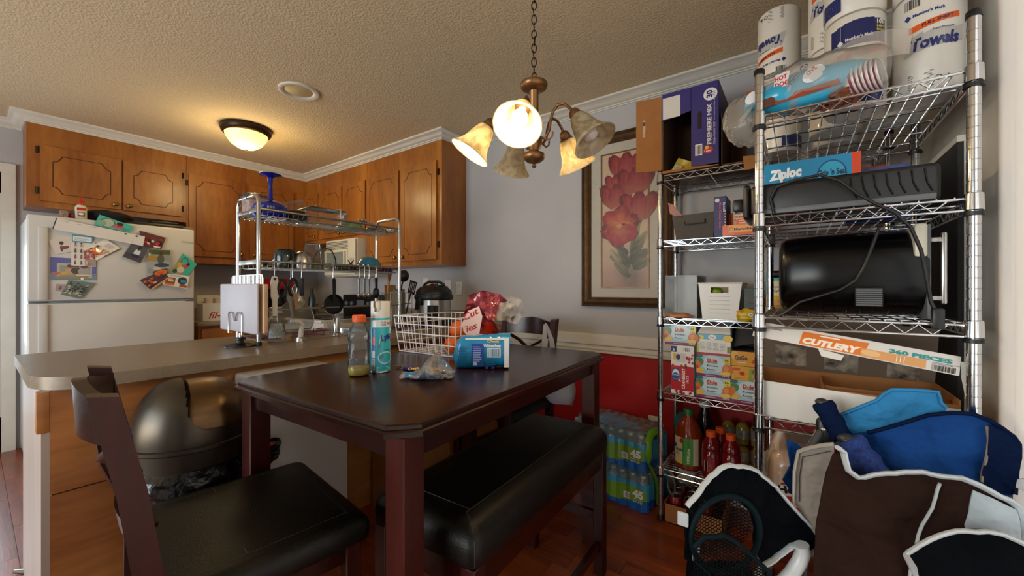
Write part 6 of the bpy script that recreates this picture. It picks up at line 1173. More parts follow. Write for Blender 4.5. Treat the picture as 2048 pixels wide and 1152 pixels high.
# ---- second shelf
z = LZ[1] + up
t = thing('fabric_bin', 'dark grey fabric storage bin with a handle on the far shelving', 'bin', (-0.42, 2.25, z)); gb = mat('grey_felt', '#4a4643', 0.9, var=0.12, vs=60)
part('body', B().prism([(-0.085, 0), (0.085, 0), (0.10, 0.125), (-0.105, 0.12)], -0.12, 0.13, (0, 0, 0), (1, 0, 0), (0, 0, 1)), gb, t); part('handle', B().tube([(-0.045, -0.134, 0.085), (-0.044, -0.14, 0.072), (0.05, -0.14, 0.075), (0.05, -0.134, 0.09)], 0.006, 6, flat=0.5), gb, t)
solo('straw_pack', 'thin dark red packet leaning out of the grey fabric bin', 'packet', B().prism([(-0.535, 1.585), (-0.50, 1.555), (-0.465, 1.555), (-0.52, 1.628), (-0.545, 1.64)], 0, 0.01, (0, 2.13, 0), (1, 0, 0), (0, 0, 1)), mat('dark_red_packet', '#6d1a1c', 0.4, var=0.5, vs=60), loc=(-0.5, 2.13, 1.555))
def slow(p, w, h): p.ell(w * 0.27, h - 0.018, 0.010, 0.010, '#c9d0e6').text('Slow Cooker', w * 0.42, h - 0.03, 0.014, '#c23a30', rot=-PI / 2, w=0.085, bold=0.03).text('Liners', w * 0.42, h - 0.122, 0.014, '#c23a30', rot=-PI / 2, w=0.03).text('Special', w * 0.75, h - 0.03, 0.011, '#dfe4f2', rot=-PI / 2, w=0.045)
pbox('liner_box', 'narrow navy slow cooker liner box standing upright', 'box', (-0.330, 2.115, z), (-0.276, 2.26, z + 0.192), '#1c2560', slow)
def maru(p, w, h): p.rect(0, 0, w, h, '#d9641a').rect(w * 0.18, 0.014, w * 0.8, 0.034, '#e9a15a').ring(w * 0.26, 0.03, 0.008, 0.009, 0.002, '#3a2a22').text('Maruchan', w * 0.34, 0.024, 0.016, '#2a1d18', w=w * 0.56, bold=0.03); p.lines(w * 0.06, 0.05, 0.006, 0.08, 6, '#e9b070', 0.4)
t = pbox('noodle_carton', 'orange open-topped noodle carton beside the navy box', 'box', (-0.292, 2.11, z), (-0.15, 2.22, z + 0.05), '#d9641a', maru)
part('back_wall', B().box((-0.071, 0.02, 0.05), (-0.035, 0.055, 0.118)), bpy.data.materials['card_d9641a'], t)
def lunch(p, w, h): p.rect(0, 0, w, h, '#d2b49a').rect(0, 0, w, h * 0.35, '#c98a5a').text('Maruchan', 0.004, h - 0.022, 0.018, '#2c2a3a', w=w * 0.9, bold=0.04).text('Instant', 0.004, h - 0.038, 0.014, '#2c2a3a', w=w * 0.7, bold=0.03).text('Lunch', 0.004, h - 0.052, 0.014, '#2c2a3a', w=w * 0.75, bold=0.03).poly([(0.01, 0.0), (w, 0.02), (w, 0.05), (0.02, 0.03)], '#d84a2a').lines(0.02, 0.006, w * 0.6, 0.03, 3, '#e8c9a0', 0.35)
pbox('noodle_cup_pack', 'noodle pack standing inside the orange carton', 'box', (-0.250, 2.145, z + 0.055), (-0.165, 2.2, z + 0.125), '#c9a88a', lunch)
solo('grey_tin', 'grey rounded tin behind the noodle carton', 'tin', B().rbox((-0.262, 2.27, z), (-0.15, 2.37, z + 0.165), 0.012), mat('grey_tin_paint', '#55524f', 0.5))
# ---- third shelf
z = LZ[2] + up
t = thing('clear_bin', 'clear acrylic bin standing empty at the left end of the far shelving', 'bin', (-0.483, 2.24, z)); part('walls', B().box((-0.075, -0.115, 0), (0.075, 0.115, 0.003)).box((-0.078, -0.118, 0), (-0.075, 0.118, 0.215)).box((0.075, -0.118, 0), (0.078, 0.118, 0.215)).box((-0.078, -0.118, 0), (0.078, -0.115, 0.215)).box((-0.078, 0.115, 0), (0.078, 0.118, 0.215)).tube([(-0.078, -0.118, 0.215), (0.078, -0.118, 0.215), (0.078, 0.118, 0.215), (-0.078, 0.118, 0.215)], 0.0025, closed=True), M['clear'], t)
solo('foil_pouch', 'flat copper-coloured pouch lying in front of the clear bin', 'pouch', B().blob((-0.49, 2.115, z + 0.012), (0.07, 0.03, 0.014), 0.25, 2.2, 7, 24, 10), mat('copper_pouch', '#a87250', 0.4, var=0.2))
t = thing('white_bin', 'white plastic bin with a cut-out handle on the far shelving', 'bin', (-0.307, 2.24, z)); wb_ = M['whitep']; hw0, hw1 = 0.075, 0.094
b = B()
for s in (-1, 1): b.prism([(s * hw0, 0), (s * hw1, 0.175), (s * (hw1 - 0.003), 0.175), (s * (hw0 - 0.003), 0)][::s], -0.115, 0.115, (0, 0, 0), (1, 0, 0), (0, 0, 1))
b.box((-hw0, -0.115, 0), (hw0, 0.115, 0.003)); b.prism([(-hw0, 0), (hw0, 0), (hw1, 0.175), (-hw1, 0.175)], -0.117, -0.114, (0, 0, 0), (1, 0, 0), (0, 0, 1))
zl, zh = 0.128, 0.156
b.prism([(-hw0, 0), (hw0, 0), (hw0 + 0.0139, zl), (-hw0 - 0.0139, zl)], 0.114, 0.117, (0, 0, 0), (1, 0, 0), (0, 0, 1)); b.prism([(-hw1 + 0.002, zh), (hw1 - 0.002, zh), (hw1, 0.175), (-hw1, 0.175)], 0.114, 0.117, (0, 0, 0), (1, 0, 0), (0, 0, 1))
for s in (-1, 1): b.prism([(s * 0.038, zl), (s * (hw0 + 0.0139), zl), (s * (hw1 - 0.002), zh), (s * 0.038, zh)][::s], 0.114, 0.117, (0, 0, 0), (1, 0, 0), (0, 0, 1))
part('walls', b, wb_, t); part('rim', B().tube([(-hw1, -0.117, 0.175), (hw1, -0.117, 0.175), (hw1, 0.117, 0.175), (-hw1, 0.117, 0.175)], 0.004, 6, closed=True), wb_, t)
for i in range(5): part('rib', B().rbox((-0.045, -0.119, 0.03 + i * 0.02), (0.045, -0.1165, 0.0325 + i * 0.02), 0.001, 1), wb_, t)
solo('green_packet', 'green and yellow packet seen through the handle of the white bin', 'packet', B().blob((-0.33, 2.16, z + 0.135), (0.035, 0.02, 0.02), 0.3, 3, 3, 16, 8), mat('green_foil', '#7d9a1c', 0.4, var=0.5, vs=40))
def gcart(p, w, h): p.text('Decaf', 0.01, h - 0.045, 0.010, '#b0202c', w=w * 0.7).text('Tea', 0.014, h - 0.07, 0.008, '#7d2430', w=w * 0.5).text('Rooibos', 0.008, h - 0.095, 0.009, '#b0202c', w=w * 0.75).rect(0, 0, w, 0.02, '#3a4a4e')
pbox('tea_carton', 'grey-green tea carton behind the yellow packet', 'box', (-0.208, 2.13, z), (-0.158, 2.20, z + 0.15), '#4c5f5e', gcart, rz=0.12)
t = thing('candy_bag', 'small yellow candy bag lying right of the white bin', 'bag', (-0.195, 2.105, z)); part('bag', B().blob((0, 0, 0.026), (0.042, 0.02, 0.028), 0.35, 2.4, 11, 22, 12), mat('yellow_candy_foil', '#c9a812', 0.35, var=0.12), t); Pr(flat((-0.195, 2.083, z), (1, 0, 0), (0, 0, 1))).ell(0.02, 0.03, 0.009, 0.007, '#dfe3ea').ell(0.02, 0.03, 0.005, 0.004, '#3a4a7a').poly([(-0.03, 0.045), (-0.01, 0.05), (-0.018, 0.038)], '#b5302a').done('print', t)
def cry(p, w, h): p.rect(0, 0, w, h, '#d2a01c').rect(0, h * 0.45, w, h * 0.55, '#3f9ca2').ell(w * 0.5, h * 0.62, w * 0.44, w * 0.42, '#e3cf70', 24).ell(w * 0.52, h * 0.62, w * 0.36, w * 0.33, '#d9cbb0', 24).text('Crystal', w * 0.24, h * 0.63, 0.013, '#3a2a20', w=w * 0.55, shear=0.3).text('Light', w * 0.32, h * 0.54, 0.013, '#3a2a20', w=w * 0.4, shear=0.3).rect(0, 0, w, h * 0.36, '#c9911c').rect(w * 0.1, 0, w * 0.85, h * 0.3, '#b9905a')
pbox('drink_mix_pouch', 'teal and yellow drink mix pouch left of the black oven', 'pouch', (-0.118, 2.12, z + 0.03), (-0.037, 2.16, z + 0.225), '#d2a01c', cry)
pbox('brown_sauce_box', 'small yellow-brown box under the drink mix pouch', 'box', (-0.09, 2.10, z), (-0.02, 2.118, z + 0.075), '#b07a1c')
# ---- fourth shelf: cartons
z = LZ[3] + up
def dole(p, w, h):
    p.rect(0, 0, w, h, '#9cc4d8').ell(w * 0.5, h * 0.6, w * 0.32, h * 0.4, '#c4dae2', 24).rect(0, 0, w, h * 0.13, '#7a1f52').lines(w * 0.28, h * 0.04, w * 0.4, h * 0.06, 1, '#b98aa4', 0.8)
    p.ell(w * 0.09, h * 0.66, w * 0.13, h * 0.2, '#4f7d4a', rot=-0.7).ell(w * 0.05, h * 0.5, w * 0.08, h * 0.2, '#d2762a').ell(w * 0.02, h * 0.38, w * 0.05, h * 0.13, '#b5402c').poly([(0, h * 0.16), (w * 0.2, h * 0.16), (w * 0.26, h * 0.3), (w * 0.1, h * 0.38), (0, h * 0.3)], '#e3b52c').poly([(0, h), (w * 0.18, h), (w * 0.2, h * 0.88), (0, h * 0.85)], '#2a6a6a')
    p.ell(w * 0.92, h * 0.4, w * 0.16, h * 0.24, '#cc6a2a', 18).ell(w * 0.88, h * 0.44, w * 0.08, h * 0.12, '#dd8c44').poly([(w * 0.68, h * 0.14), (w, h * 0.14), (w, h * 0.28), (w * 0.86, h * 0.32), (w * 0.72, h * 0.24)], '#e6bf4a')
    p.text('Dole', w * 0.33, h * 0.68, h * 0.24, '#c01c24', w=w * 0.29, bold=0.05).ell(w * 0.474, h * 0.745, w * 0.03, h * 0.055, '#e0a41c').rect(w * 0.33, h * 0.64, w * 0.29, h * 0.02, '#7a1f52')
    p.rect(w * 0.80, h * 0.66, w * 0.2, h * 0.26, '#e3d21c').text('16', w * 0.84, h * 0.77, h * 0.14, '#2a2a2a', w=w * 0.11, bold=0.03).text('cups', w * 0.85, h * 0.69, h * 0.06, '#3a3a3a', w=w * 0.1)
    p.ell(w * 0.34, h * 0.52, w * 0.022, h * 0.045, '#3f6f8a').text('mandarins', w * 0.38, h * 0.49, h * 0.09, '#3f5a6a', w=w * 0.27).ell(w * 0.34, h * 0.35, w * 0.022, h * 0.045, '#3f6f8a').text('peaches', w * 0.38, h * 0.32, h * 0.09, '#3f5a6a', w=w * 0.2).text('in 100% juice', w * 0.4, h * 0.24, h * 0.055, '#6a8a9a', w=w * 0.2).text('Cherry', w * 0.78, h * 0.06, h * 0.12, '#efe8ea', w=w * 0.2, shear=0.4)
dw, dh = 0.148, 0.104; dx = -0.406
for i, (x, zz, lb) in enumerate(((dx, 0, 'fruit cup carton at the bottom of the middle stack'), (dx, dh + 0.001, 'fruit cup carton second from the bottom of the middle stack'), (dx + dw + 0.002, 0, 'fruit cup carton under the yellow applesauce boxes'))):
    pbox('fruit_cup_carton', 'blue and purple ' + lb, 'box', (x, 2.105, z + zz), (x + dw, 2.33, z + zz + dh), '#9cc4d8', dole, 'fruit cup cartons on the fourth shelf')
def dback(p, w, h):
    p.rect(0, 0, w, h, '#e3e0da').rect(0, h * 0.74, w, h * 0.26, '#4fa9c9').rect(0, 0, w, h * 0.1, '#b81c2a').ell(w * 0.47, h * 0.86, w * 0.12, h * 0.12, '#eceae6', 20).text('Dole', w * 0.41, h * 0.82, h * 0.1, '#c01c24', w=w * 0.13, bold=0.04).rect(0.002, h * 0.74, w * 0.2, h * 0.18, '#e3d21c').text('16', 0.005, h * 0.79, h * 0.1, '#2a2a2a', w=w * 0.09).ell(w * 0.92, h * 0.82, w * 0.14, h * 0.16, '#e6c02c').rect(w * 0.9, h * 0.14, w * 0.1, h * 0.3, '#7a8a2c').rect(0, h * 0.12, w * 0.07, h * 0.4, '#b9c02c')
    for k in range(4): p.lines(w * (0.1 + 0.2 * k), h * 0.25, w * 0.17, h * 0.38, 6, '#9a9a9c', 0.35, k)
t = pbox('fruit_cup_carton', 'open fruit cup carton showing its nutrition side, on top of the middle stack', 'box', (dx, 2.11, z + 2 * dh + 0.002), (dx + dw, 2.33, z + 2 * dh + 0.102), '#e3e0da', dback, 'fruit cup cartons on the fourth shelf')
part('lid_flap', B().prism([(-dw / 2 + 0.004, 0.0), (dw / 2, 0.0), (dw / 2 - 0.004, 0.036), (-dw / 2 + 0.02, 0.038)], 0, 0.0015, (0, -0.11, 0.101), (1, 0, 0), (0, 0.5, 0.87)), M['paper'], t)
t = pbox('fruit_cup_carton', 'fruit cup carton tilted on top of the red cranberry box', 'box', (-0.553, 2.10, z + 0.247), (-0.407, 2.32, z + 0.349), '#9cc4d8', dole, 'fruit cup cartons on the fourth shelf')
part('lid_flap', B().prism([(-0.07, 0), (0.073, 0), (0.073, 0.10), (-0.07, 0.11)], 0, 0.0015, (0, -0.1, 0.1025), (1, 0, 0), (0, 0.999, 0.02)), mat('dark_inner_card', '#2b2420', 0.8), t)
def cran(p, w, h):
    p.rect(0, 0, w, h, '#e6e2de').rect(0, h * 0.08, w, h * 0.5, '#b5141f').rect(0, h * 0.86, w * 0.25, h * 0.12, '#1c2a66').text('6', w * 0.07, h * 0.88, h * 0.08, '#f0f0f0').bars(w * 0.52, h * 0.88, w * 0.3, h * 0.08, n=14).rect(w * 0.22, h * 0.66, w * 0.42, h * 0.18, '#cfc9c0').ell(w * 0.32, h * 0.76, w * 0.1, h * 0.06, '#1c2f7a').rect(w * 0.1, h * 0.7, w * 0.12, h * 0.14, '#d9b92c').text('CRANBERRY', w * 0.62, h * 0.12, h * 0.085, '#f2e6e4', rot=PI / 2, w=h * 0.42, bold=0.03).text('JELLIED', w * 0.42, h * 0.26, h * 0.06, '#f2e6e4', rot=PI / 2, w=h * 0.18).text('SAUCE', w * 0.78, h * 0.24, h * 0.06, '#f2e6e4', rot=PI / 2, w=h * 0.15)
    p.ell(w * 0.21, h * 0.40, w * 0.19, h * 0.135, '#1c2f7a', 24).ell(w * 0.21, h * 0.40, w * 0.16, h * 0.11, '#dfe6f2', 24).ell(w * 0.21, h * 0.37, w * 0.15, h * 0.07, '#2a4f9c', 20).text('Ocean Spray', w * 0.1, h * 0.38, h * 0.035, '#f2f2f6', w=w * 0.24)
    q = random.Random(3)
    for i in range(16): p.ell(q.uniform(0.05, 0.95) * w, q.choice((0.58, 0.6, 0.63, 0.06, 0.04)) * h + q.uniform(-0.02, 0.02) * h, w * 0.05, h * 0.022, q.choice(('#8f1420', '#b52030', '#6d0f18')), 10)
    for i in range(9): p.ell(q.uniform(0.7, 0.96) * w, q.uniform(0.64, 0.84) * h, w * 0.05, h * 0.022, q.choice(('#8f1420', '#b52030', '#c9485a')), 10)
pbox('cranberry_carton', 'red and white cranberry sauce carton standing on end', 'box', (-0.524, 2.102, z), (-0.418, 2.30, z + 0.245), '#e6e2de', cran)
def gogo(p, w, h): p.rect(0, 0, w, h, '#d9961c').ell(w * 0.1, h * 0.7, w * 0.12, h * 0.3, '#e6ae3a').text('GoGo', w * 0.1, h * 0.42, h * 0.42, '#3a3a36', w=w * 0.42, bold=0.05).text('squeeZ', w * 0.2, h * 0.2, h * 0.18, '#e8dcb0', w=w * 0.3, bold=0.03).ell(w * 0.8, h * 0.34, w * 0.16, h * 0.16, '#c42a1c', 16)
def gogo2(p, w, h): p.rect(0, 0, w, h, '#d9a02c').rect(w * 0.06, h * 0.68, w * 0.22, h * 0.2, '#c9502c').ell(w * 0.35, h * 0.5, w * 0.09, h * 0.14, '#b5241c', 14).poly([(w * 0.55, 0), (w, 0), (w, h * 0.95), (w * 0.58, h * 0.9)], '#8f9a3a').text('GoGo', w * 0.64, h * 0.6, h * 0.26, '#3a3a36', w=w * 0.32, bold=0.04).ell(w * 0.75, h * 0.35, w * 0.1, h * 0.14, '#d98a5a').text('12', w * 0.76, h * 0.08, h * 0.14, '#b53a2a', w=w * 0.12).lines(w * 0.1, h * 0.1, w * 0.25, h * 0.1, 2, '#b5762a', 0.5)
gx = dx + dw + 0.004
pbox('applesauce_box', 'lower yellow applesauce pouch box on the fruit carton', 'box', (gx, 2.105, z + dh + 0.001), (gx + 0.125, 2.30, z + dh + 0.066), '#d9961c', gogo2)
pbox('applesauce_box', 'upper yellow applesauce pouch box beneath the black carton', 'box', (gx, 2.105, z + dh + 0.068), (gx + 0.125, 2.30, z + dh + 0.135), '#d9961c', gogo)
t = thing('black_carton', 'open black carton tilted above the yellow applesauce boxes', 'box', (gx + 0.07, 2.20, z + dh + 0.137)); blk = mat('black_card', '#17171b', 0.6)
part('body', B().box((-0.068, -0.09, 0), (0.075, 0.09, 0.002)).box((-0.068, 0.088, 0), (0.075, 0.09, 0.10)).box((-0.07, -0.09, 0), (-0.068, 0.09, 0.12)), blk, t); part('lid_flap', B().prism([(-0.07, 0.0), (0.075, 0.04), (0.06, 0.125), (-0.05, 0.135)], 0, 0.002, (0, -0.07, 0.012), (1, 0, 0), (0, 0.35, 0.94)), blk, t)
# ---- fifth shelf: bottles
z = LZ[4] + up
def jug(name, label, loc, body, capc, s=1.0, cat='bottle', draw=None, w=0.0585):
    t = thing(name, label, cat, loc); part('body', B().lathe([(w * 0.9 * s, 0), (w * s, 0.008), (w * s, 0.15 * s), (w * 0.92 * s, 0.175 * s), (w * 0.6 * s, 0.225 * s), (0.022 * s, 0.25 * s), (0.02 * s, 0.268 * s)], 28), body, t)
    part('cap', B().lathe([(0.024 * s, 0.262 * s), (0.024 * s, 0.285 * s), (0.022 * s, 0.288 * s), (0, 0.288 * s)], 22), capc, t)
    if draw: L_ = Vector(loc); p = Pr(cyl(L_, w * s + 0.0004, math.atan2(-L_.y, -L_.x) - 1.15)); draw(p); p.done('label', t, PG)
    return t
def amber(n, c, r=0.12): return mat(n, c, r, coat=0.5, var=0.15)
def apple(p): p.rect(0, 0.03, 0.13, 0.135, '#c9c4a8', 18).rect(0.058, 0.03, 0.045, 0.135, '#3f8f3a', 6).poly([(0.05, 0.03), (0.06, 0.03), (0.06, 0.165), (0.045, 0.165), (0.052, 0.1)], '#3f8f3a').text('apple', 0.012, 0.095, 0.022, '#2a3a2a', w=0.042, bold=0.03).text('100% Juice', 0.085, 0.04, 0.017, '#dfe8d6', rot=PI / 2, w=0.075, bold=0.03).ell(0.048, 0.148, 0.012, 0.012, '#a52a24').ell(0.01, 0.118, 0.01, 0.01, '#2a4a8c').ell(0.025, 0.05, 0.014, 0.012, '#d9c46a').ell(0.04, 0.042, 0.012, 0.01, '#d9b94a').lines(0.012, 0.075, 0.03, 0.012, 2, '#6a6a5a', 0.4)
jug('juice_bottle', 'large apple juice bottle with a green cap on the lowest full shelf', (-0.462, 2.20, z), amber('apple_juice', '#7a2a0c'), mat('green_cap', '#1f6f34', 0.4), 1.03, draw=apple, w=0.068)
jug('prune_bottle', 'dark juice bottle with a white cap behind the apple juice', (-0.41, 2.345, z), amber('dark_juice', '#150c0e'), M['whitep'], 1.08, w=0.05)
def red(p): p.rect(0, 0.03, 0.06, 0.075, '#7d161c', 10).rect(0.006, 0.035, 0.018, 0.05, '#d8d2cc').bars(0.008, 0.037, 0.014, 0.046, n=10, bg=None).poly([(0.03, 0.035), (0.045, 0.06), (0.036, 0.062), (0.05, 0.1), (0.03, 0.066), (0.04, 0.064)], '#c9402c')
for i, (x, y, lb) in enumerate(((-0.348, 2.145, 'front left'), (-0.262, 2.15, 'front right'), (-0.318, 2.228, 'back'))):
    t = thing('sports_drink', 'red sports drink bottle with an orange cap, ' + lb + ' of the three', 'bottle', (x, y, z), 0, 'red sports drink bottles'); part('body', B().lathe([(0.038, 0), (0.042, 0.006), (0.042, 0.13), (0.039, 0.135), (0.042, 0.145), (0.037, 0.17), (0.022, 0.195), (0.0195, 0.203)], 24), amber('red_drink', '#6d0a10') if 'red_drink' not in bpy.data.materials else bpy.data.materials['red_drink'], t); part('cap', B().lathe([(0.0225, 0.197), (0.0225, 0.222), (0, 0.223)], 20), bpy.data.materials['orange_cap'], t)
    p = Pr(cyl((x, y, z), 0.0424, math.atan2(-y, -x) - 0.9)); red(p); p.done('label', t, PG)
ty = amber('yellow_bottle', '#8f7a2a'); k = 0
for r in range(2):
    for i in range(3):
        t = thing('lemon_drink', 'yellow-green drink bottle lying in the shrink-wrapped pack, ' + ('lower' if r == 0 else 'upper') + ' row, ' + ('left', 'middle', 'right')[i], 'bottle', (-0.30 + i * 0.066, 2.36, z + 0.005 + r * 0.115), 0, 'yellow drink bottles in the wrapped pack'); part('body', B().lathe([(0.028, 0), (0.031, 0.006), (0.031, 0.085), (0.02, 0.1), (0.013, 0.106)], 18), ty, t); part('label', B().lathe([(0.0315, 0.03), (0.0315, 0.075)], 18, caps=False), mat('silver_label', '#9a958a', 0.35, 0.3, var=0.3, vs=50) if k == 0 else bpy.data.materials['silver_label'], t); k += 1
pbox('teal_carton', 'teal carton behind the apple juice at the left end', 'box', (-0.552, 2.28, z), (-0.50, 2.40, z + 0.215), '#1d7a86', lambda p, w, h: p.rect(0, 0, w, h * 0.25, '#8a9a94'))
# ---- on the floor under the far unit
t = thing('can_carton', 'open cardboard carton of drink cans on the floor under the shelving', 'box', (-0.44, 2.24, 0)); part('body', B().box((-0.118, -0.14, 0), (0.15, 0.14, 0.004)).box((-0.118, -0.14, 0), (0.15, -0.136, 0.095)).box((-0.118, 0.136, 0), (0.15, 0.14, 0.11)).box((-0.118, -0.14, 0), (-0.114, 0.14, 0.10)).box((0.146, -0.14, 0), (0.15, 0.14, 0.10)), M['card'], t)
ca = mat('red_can', '#7d1a1a', 0.3, 0.5); k = 0
for i in range(3):
    for j in range(3):
        o = thing('drink_can', ('front', 'second', 'back')[j] + ' row red drink can in the open carton, ' + ('left', 'middle', 'right')[i] + ' of its row', 'can', (-0.515 + i * 0.07, 2.15 + j * 0.07, 0.006), 0, 'drink cans in the carton')
        if k == 0: cb_ = part('body', B().lathe([(0.027, 0), (0.033, 0.008), (0.033, 0.105), (0.028, 0.118)], 20), ca, o); ct_ = part('lid', B().lathe([(0.028, 0.118), (0.028, 0.1215), (0.0255, 0.1215), (0.0245, 0.117), (0, 0.117)], 20), M['steel'], o)
        else:
            for q in (cb_, ct_): r = q.copy(); C.objects.link(r); r.parent = o
        k += 1
solo('white_packet', 'white packet standing behind the drink cans', 'packet', B().rbox((-0.55, 2.36, 0.005), (-0.47, 2.41, 0.2), 0.004), M['paper'])
t = thing('cable_coil', 'grey cable coil hanging beside the shelving post above the cans', 'cable', (-0.53, 2.13, 0.10)); part('coil', B().tube([(0.02 * math.sin(i * 0.9), 0.005 * math.cos(i), 0.08 + 0.045 * math.cos(i * 0.9 + 0.2) + 0.01 * math.sin(i * 2.1)) for i in range(22)], 0.003, 6), M['greyp'], t)

# ================================================================== right unit: paper towels and the bag in front
z = QZ[0] + up; RR, RH = 0.072, 0.279; roll0 = None; rollm = mat('paper_towel_wrap', '#d9d3c8', 0.5, var=0.02, bump=0.12, bs=40, coat=0.2)
def roll(x, y, lev, label, style=None, ang=0.0):
    t = thing('paper_towel_roll', label, 'paper towels', (x, y, z + lev * (RH + 0.001)), 0, 'wrapped paper towel rolls')
    part('roll', B().lathe([(0.02, 0.002), (0.05, 0.0), (RR - 0.006, 0.002), (RR, 0.012), (RR, RH - 0.014), (RR - 0.006, RH - 0.003), (0.045, RH), (0.021, RH - 0.006), (0.02, RH - 0.03)], 36), rollm, t)
    a0 = math.atan2(-y, -x) + ang; zz = z + lev * (RH + 0.001)
    if style is None: return t
    if style == 'flip':
        Pq = Pr(lambda u, v, l, f=cyl((x, y, zz), RR + 0.0003, a0): f(-u, RH - v, l))
    else: Pq = Pr(cyl((x, y, zz), RR + 0.0003, a0))
    if style in ('w', 'flip'):
        Pq.bars(-0.045, 0.235, 0.035, 0.026, n=16, bg=None).poly([(-0.045, 0.212), (-0.037, 0.2205), (-0.029, 0.212), (-0.037, 0.2035)], '#1c2f7a').text("Member's Mark", -0.026, 0.2095, 0.0115, '#1c2f7a', w=0.062, bold=0.03)
        for i in range(5): Pq.poly([(-0.034 + i * 0.02, 0.166 + i * 0.0035), (-0.014 + i * 0.02, 0.1695 + i * 0.0035), (-0.014 + i * 0.02, 0.186 + i * 0.003), (-0.034 + i * 0.02, 0.183 + i * 0.003)], '#d8591c'); Pq.k -= 1
        Pq.k += 1
        Pq.text('FULL SHEET', -0.008, 0.176, 0.011, '#1b1c3a', w=0.062, rot=0.15, shear=0.2, bold=0.03)
        for i in range(6): Pq.poly([(-0.046 + i * 0.02, 0.105 + min(i, 1) * 0.006 + i * 0.002), (-0.026 + i * 0.02, 0.111 + i * 0.002), (-0.026 + i * 0.02, 0.163), (-0.046 + i * 0.02 + (0.014 if i == 0 else 0), 0.155)], '#b4b1ac'); Pq.k -= 1
        Pq.k += 1
        Pq.text('Towels', -0.03, 0.118, 0.042, '#1c2a66', w=0.094, shear=0.15, bold=0.05).text('Super Premium', 0.012, 0.158, 0.007, '#4a4a52', w=0.04)
        for i in range(10): Pq.rect(-0.036, 0.012 + i * 0.0045, 0.05 - 0.004 * (i % 3), 0.0018, '#6a6660'); Pq.k -= 1
        Pq.k += 1; Pq.ring(0.022, 0.03, 0.007, 0.007, 0.0018, '#3a3a3a').poly([(0.034, 0.025), (0.048, 0.025), (0.041, 0.037)], '#55524f')
    else:
        for i in range(8): y0_, y1_ = 0.10 - 0.0016 * (i - 3.5) ** 2 * 0.3, 0.252 - 0.0014 * (i - 3.5) ** 2 * 0.5; Pq.poly([(-0.062 + i * 0.0175, 0.18), (-0.0445 + i * 0.0175, 0.18), (-0.0445 + i * 0.0175, y1_), (-0.062 + i * 0.0175, y1_)], '#1a2358'); Pq.k -= 1
        Pq.k += 1
        Pq.poly([(-0.045, 0.196), (-0.037, 0.205), (-0.029, 0.196), (-0.037, 0.187)], '#d8d6d6').text("Member's Mark", -0.024, 0.196, 0.013, '#d8d6d6', w=0.064, rot=0.04, bold=0.03).text('101', 0.049, 0.232, 0.016, '#e3dfd8', w=0.021, bold=0.05).text('SHEETS', 0.048, 0.221, 0.008, '#d2b52c', w=0.024, bold=0.04).text('PER ROLL', 0.048, 0.211, 0.008, '#d2b52c', w=0.024, bold=0.04)
        for i in range(7): Pq.poly([(-0.045 + i * 0.0175, 0.130 + i * 0.004), (-0.0275 + i * 0.0175, 0.134 + i * 0.004), (-0.0275 + i * 0.0175, 0.166 + i * 0.002), (-0.045 + i * 0.0175, 0.164 + i * 0.002)], '#d8591c'); Pq.k -= 1
        Pq.k += 1; Pq.text('FULL SHEET', -0.02, 0.145, 0.016, '#1b1c3a', w=0.085, rot=0.22, shear=0.2, bold=0.03)
        for i in range(5): Pq.rect(-0.02 + i * 0.0175, 0.012, 0.0176, 0.045, '#1c2a66'); Pq.k -= 1
        Pq.k += 1; Pq.lines(0.0, 0.018, 0.05, 0.03, 4, '#8a9ac4', 0.4)
    Pq.done('wrap_print', t, PG)['kind'] = 'stuff'; return t
roll(0.137, 1.575, 0, 'paper towel roll with the navy band, behind the bag of cups', 'navy', 0.06); roll(0.137, 1.575, 1, 'paper towel roll standing on the navy banded one', 'navy', -1.35)
roll(0.292, 1.565, 0, 'paper towel roll with the big white label, next to the front post', 'w', -0.05); roll(0.292, 1.565, 1, 'paper towel roll on top of the white labelled one by the wall', 'w', 0.1)
roll(0.10, 1.735, 0, 'paper towel roll in the second row, lower left'); roll(0.10, 1.735, 1, 'paper towel roll peeping out left of the front stack, upper', 'w', -0.5)
roll(0.25, 1.73, 0, 'paper towel roll in the second row by the wall, lower')
roll(-0.062, 1.885, 0, 'paper towel roll under the upside-down roll at the back corner', 'navy', 0.4); roll(-0.062, 1.885, 1, 'upside-down paper towel roll standing alone at the back left', 'flip', -0.30)
roll(0.11, 1.895, 0, 'paper towel roll in the back row, in the middle')
# clear bag with buns and cups
t = thing('cup_stack', 'stack of striped plastic cups lying in a clear bag on the top shelf', 'cups', (0.13, 1.455, z + 0.052)); ax = (Vector((0.9, -0.35, 0.12))).normalized(); cm_ = mat('striped_cup', '#d2cdc9', 0.35); st_ = mat('maroon_stripe', '#7d3a44', 0.4)
for i in range(6):
    Mx = aim(Vector((-0.028 + 0.010 * i, 0, 0)), ax) @ Matrix.Translation((0, 0, 0)); part('cup', B().lathe([(0.030, -0.05), (0.041, 0.03), (0.043, 0.031), (0.043, 0.034), (0.0405, 0.033), (0.0295, -0.048)], 26, M=Mx, caps=False).lathe([(0, -0.049), (0.03, -0.05)], 20, M=Mx, caps=False), cm_, t); part('stripe', B().lathe([(0.0405, 0.022), (0.0415, 0.028)], 26, M=Mx, caps=False), st_, t)
t = thing('bun_bag', 'turquoise bread bag of buns with handwriting on the top shelf', 'bread', (-0.01, 1.45, z)); bc = mat('turquoise_bread_film', '#2f9fc4', 0.28, var=0.12, bump=0.2, bs=35, coat=0.3)
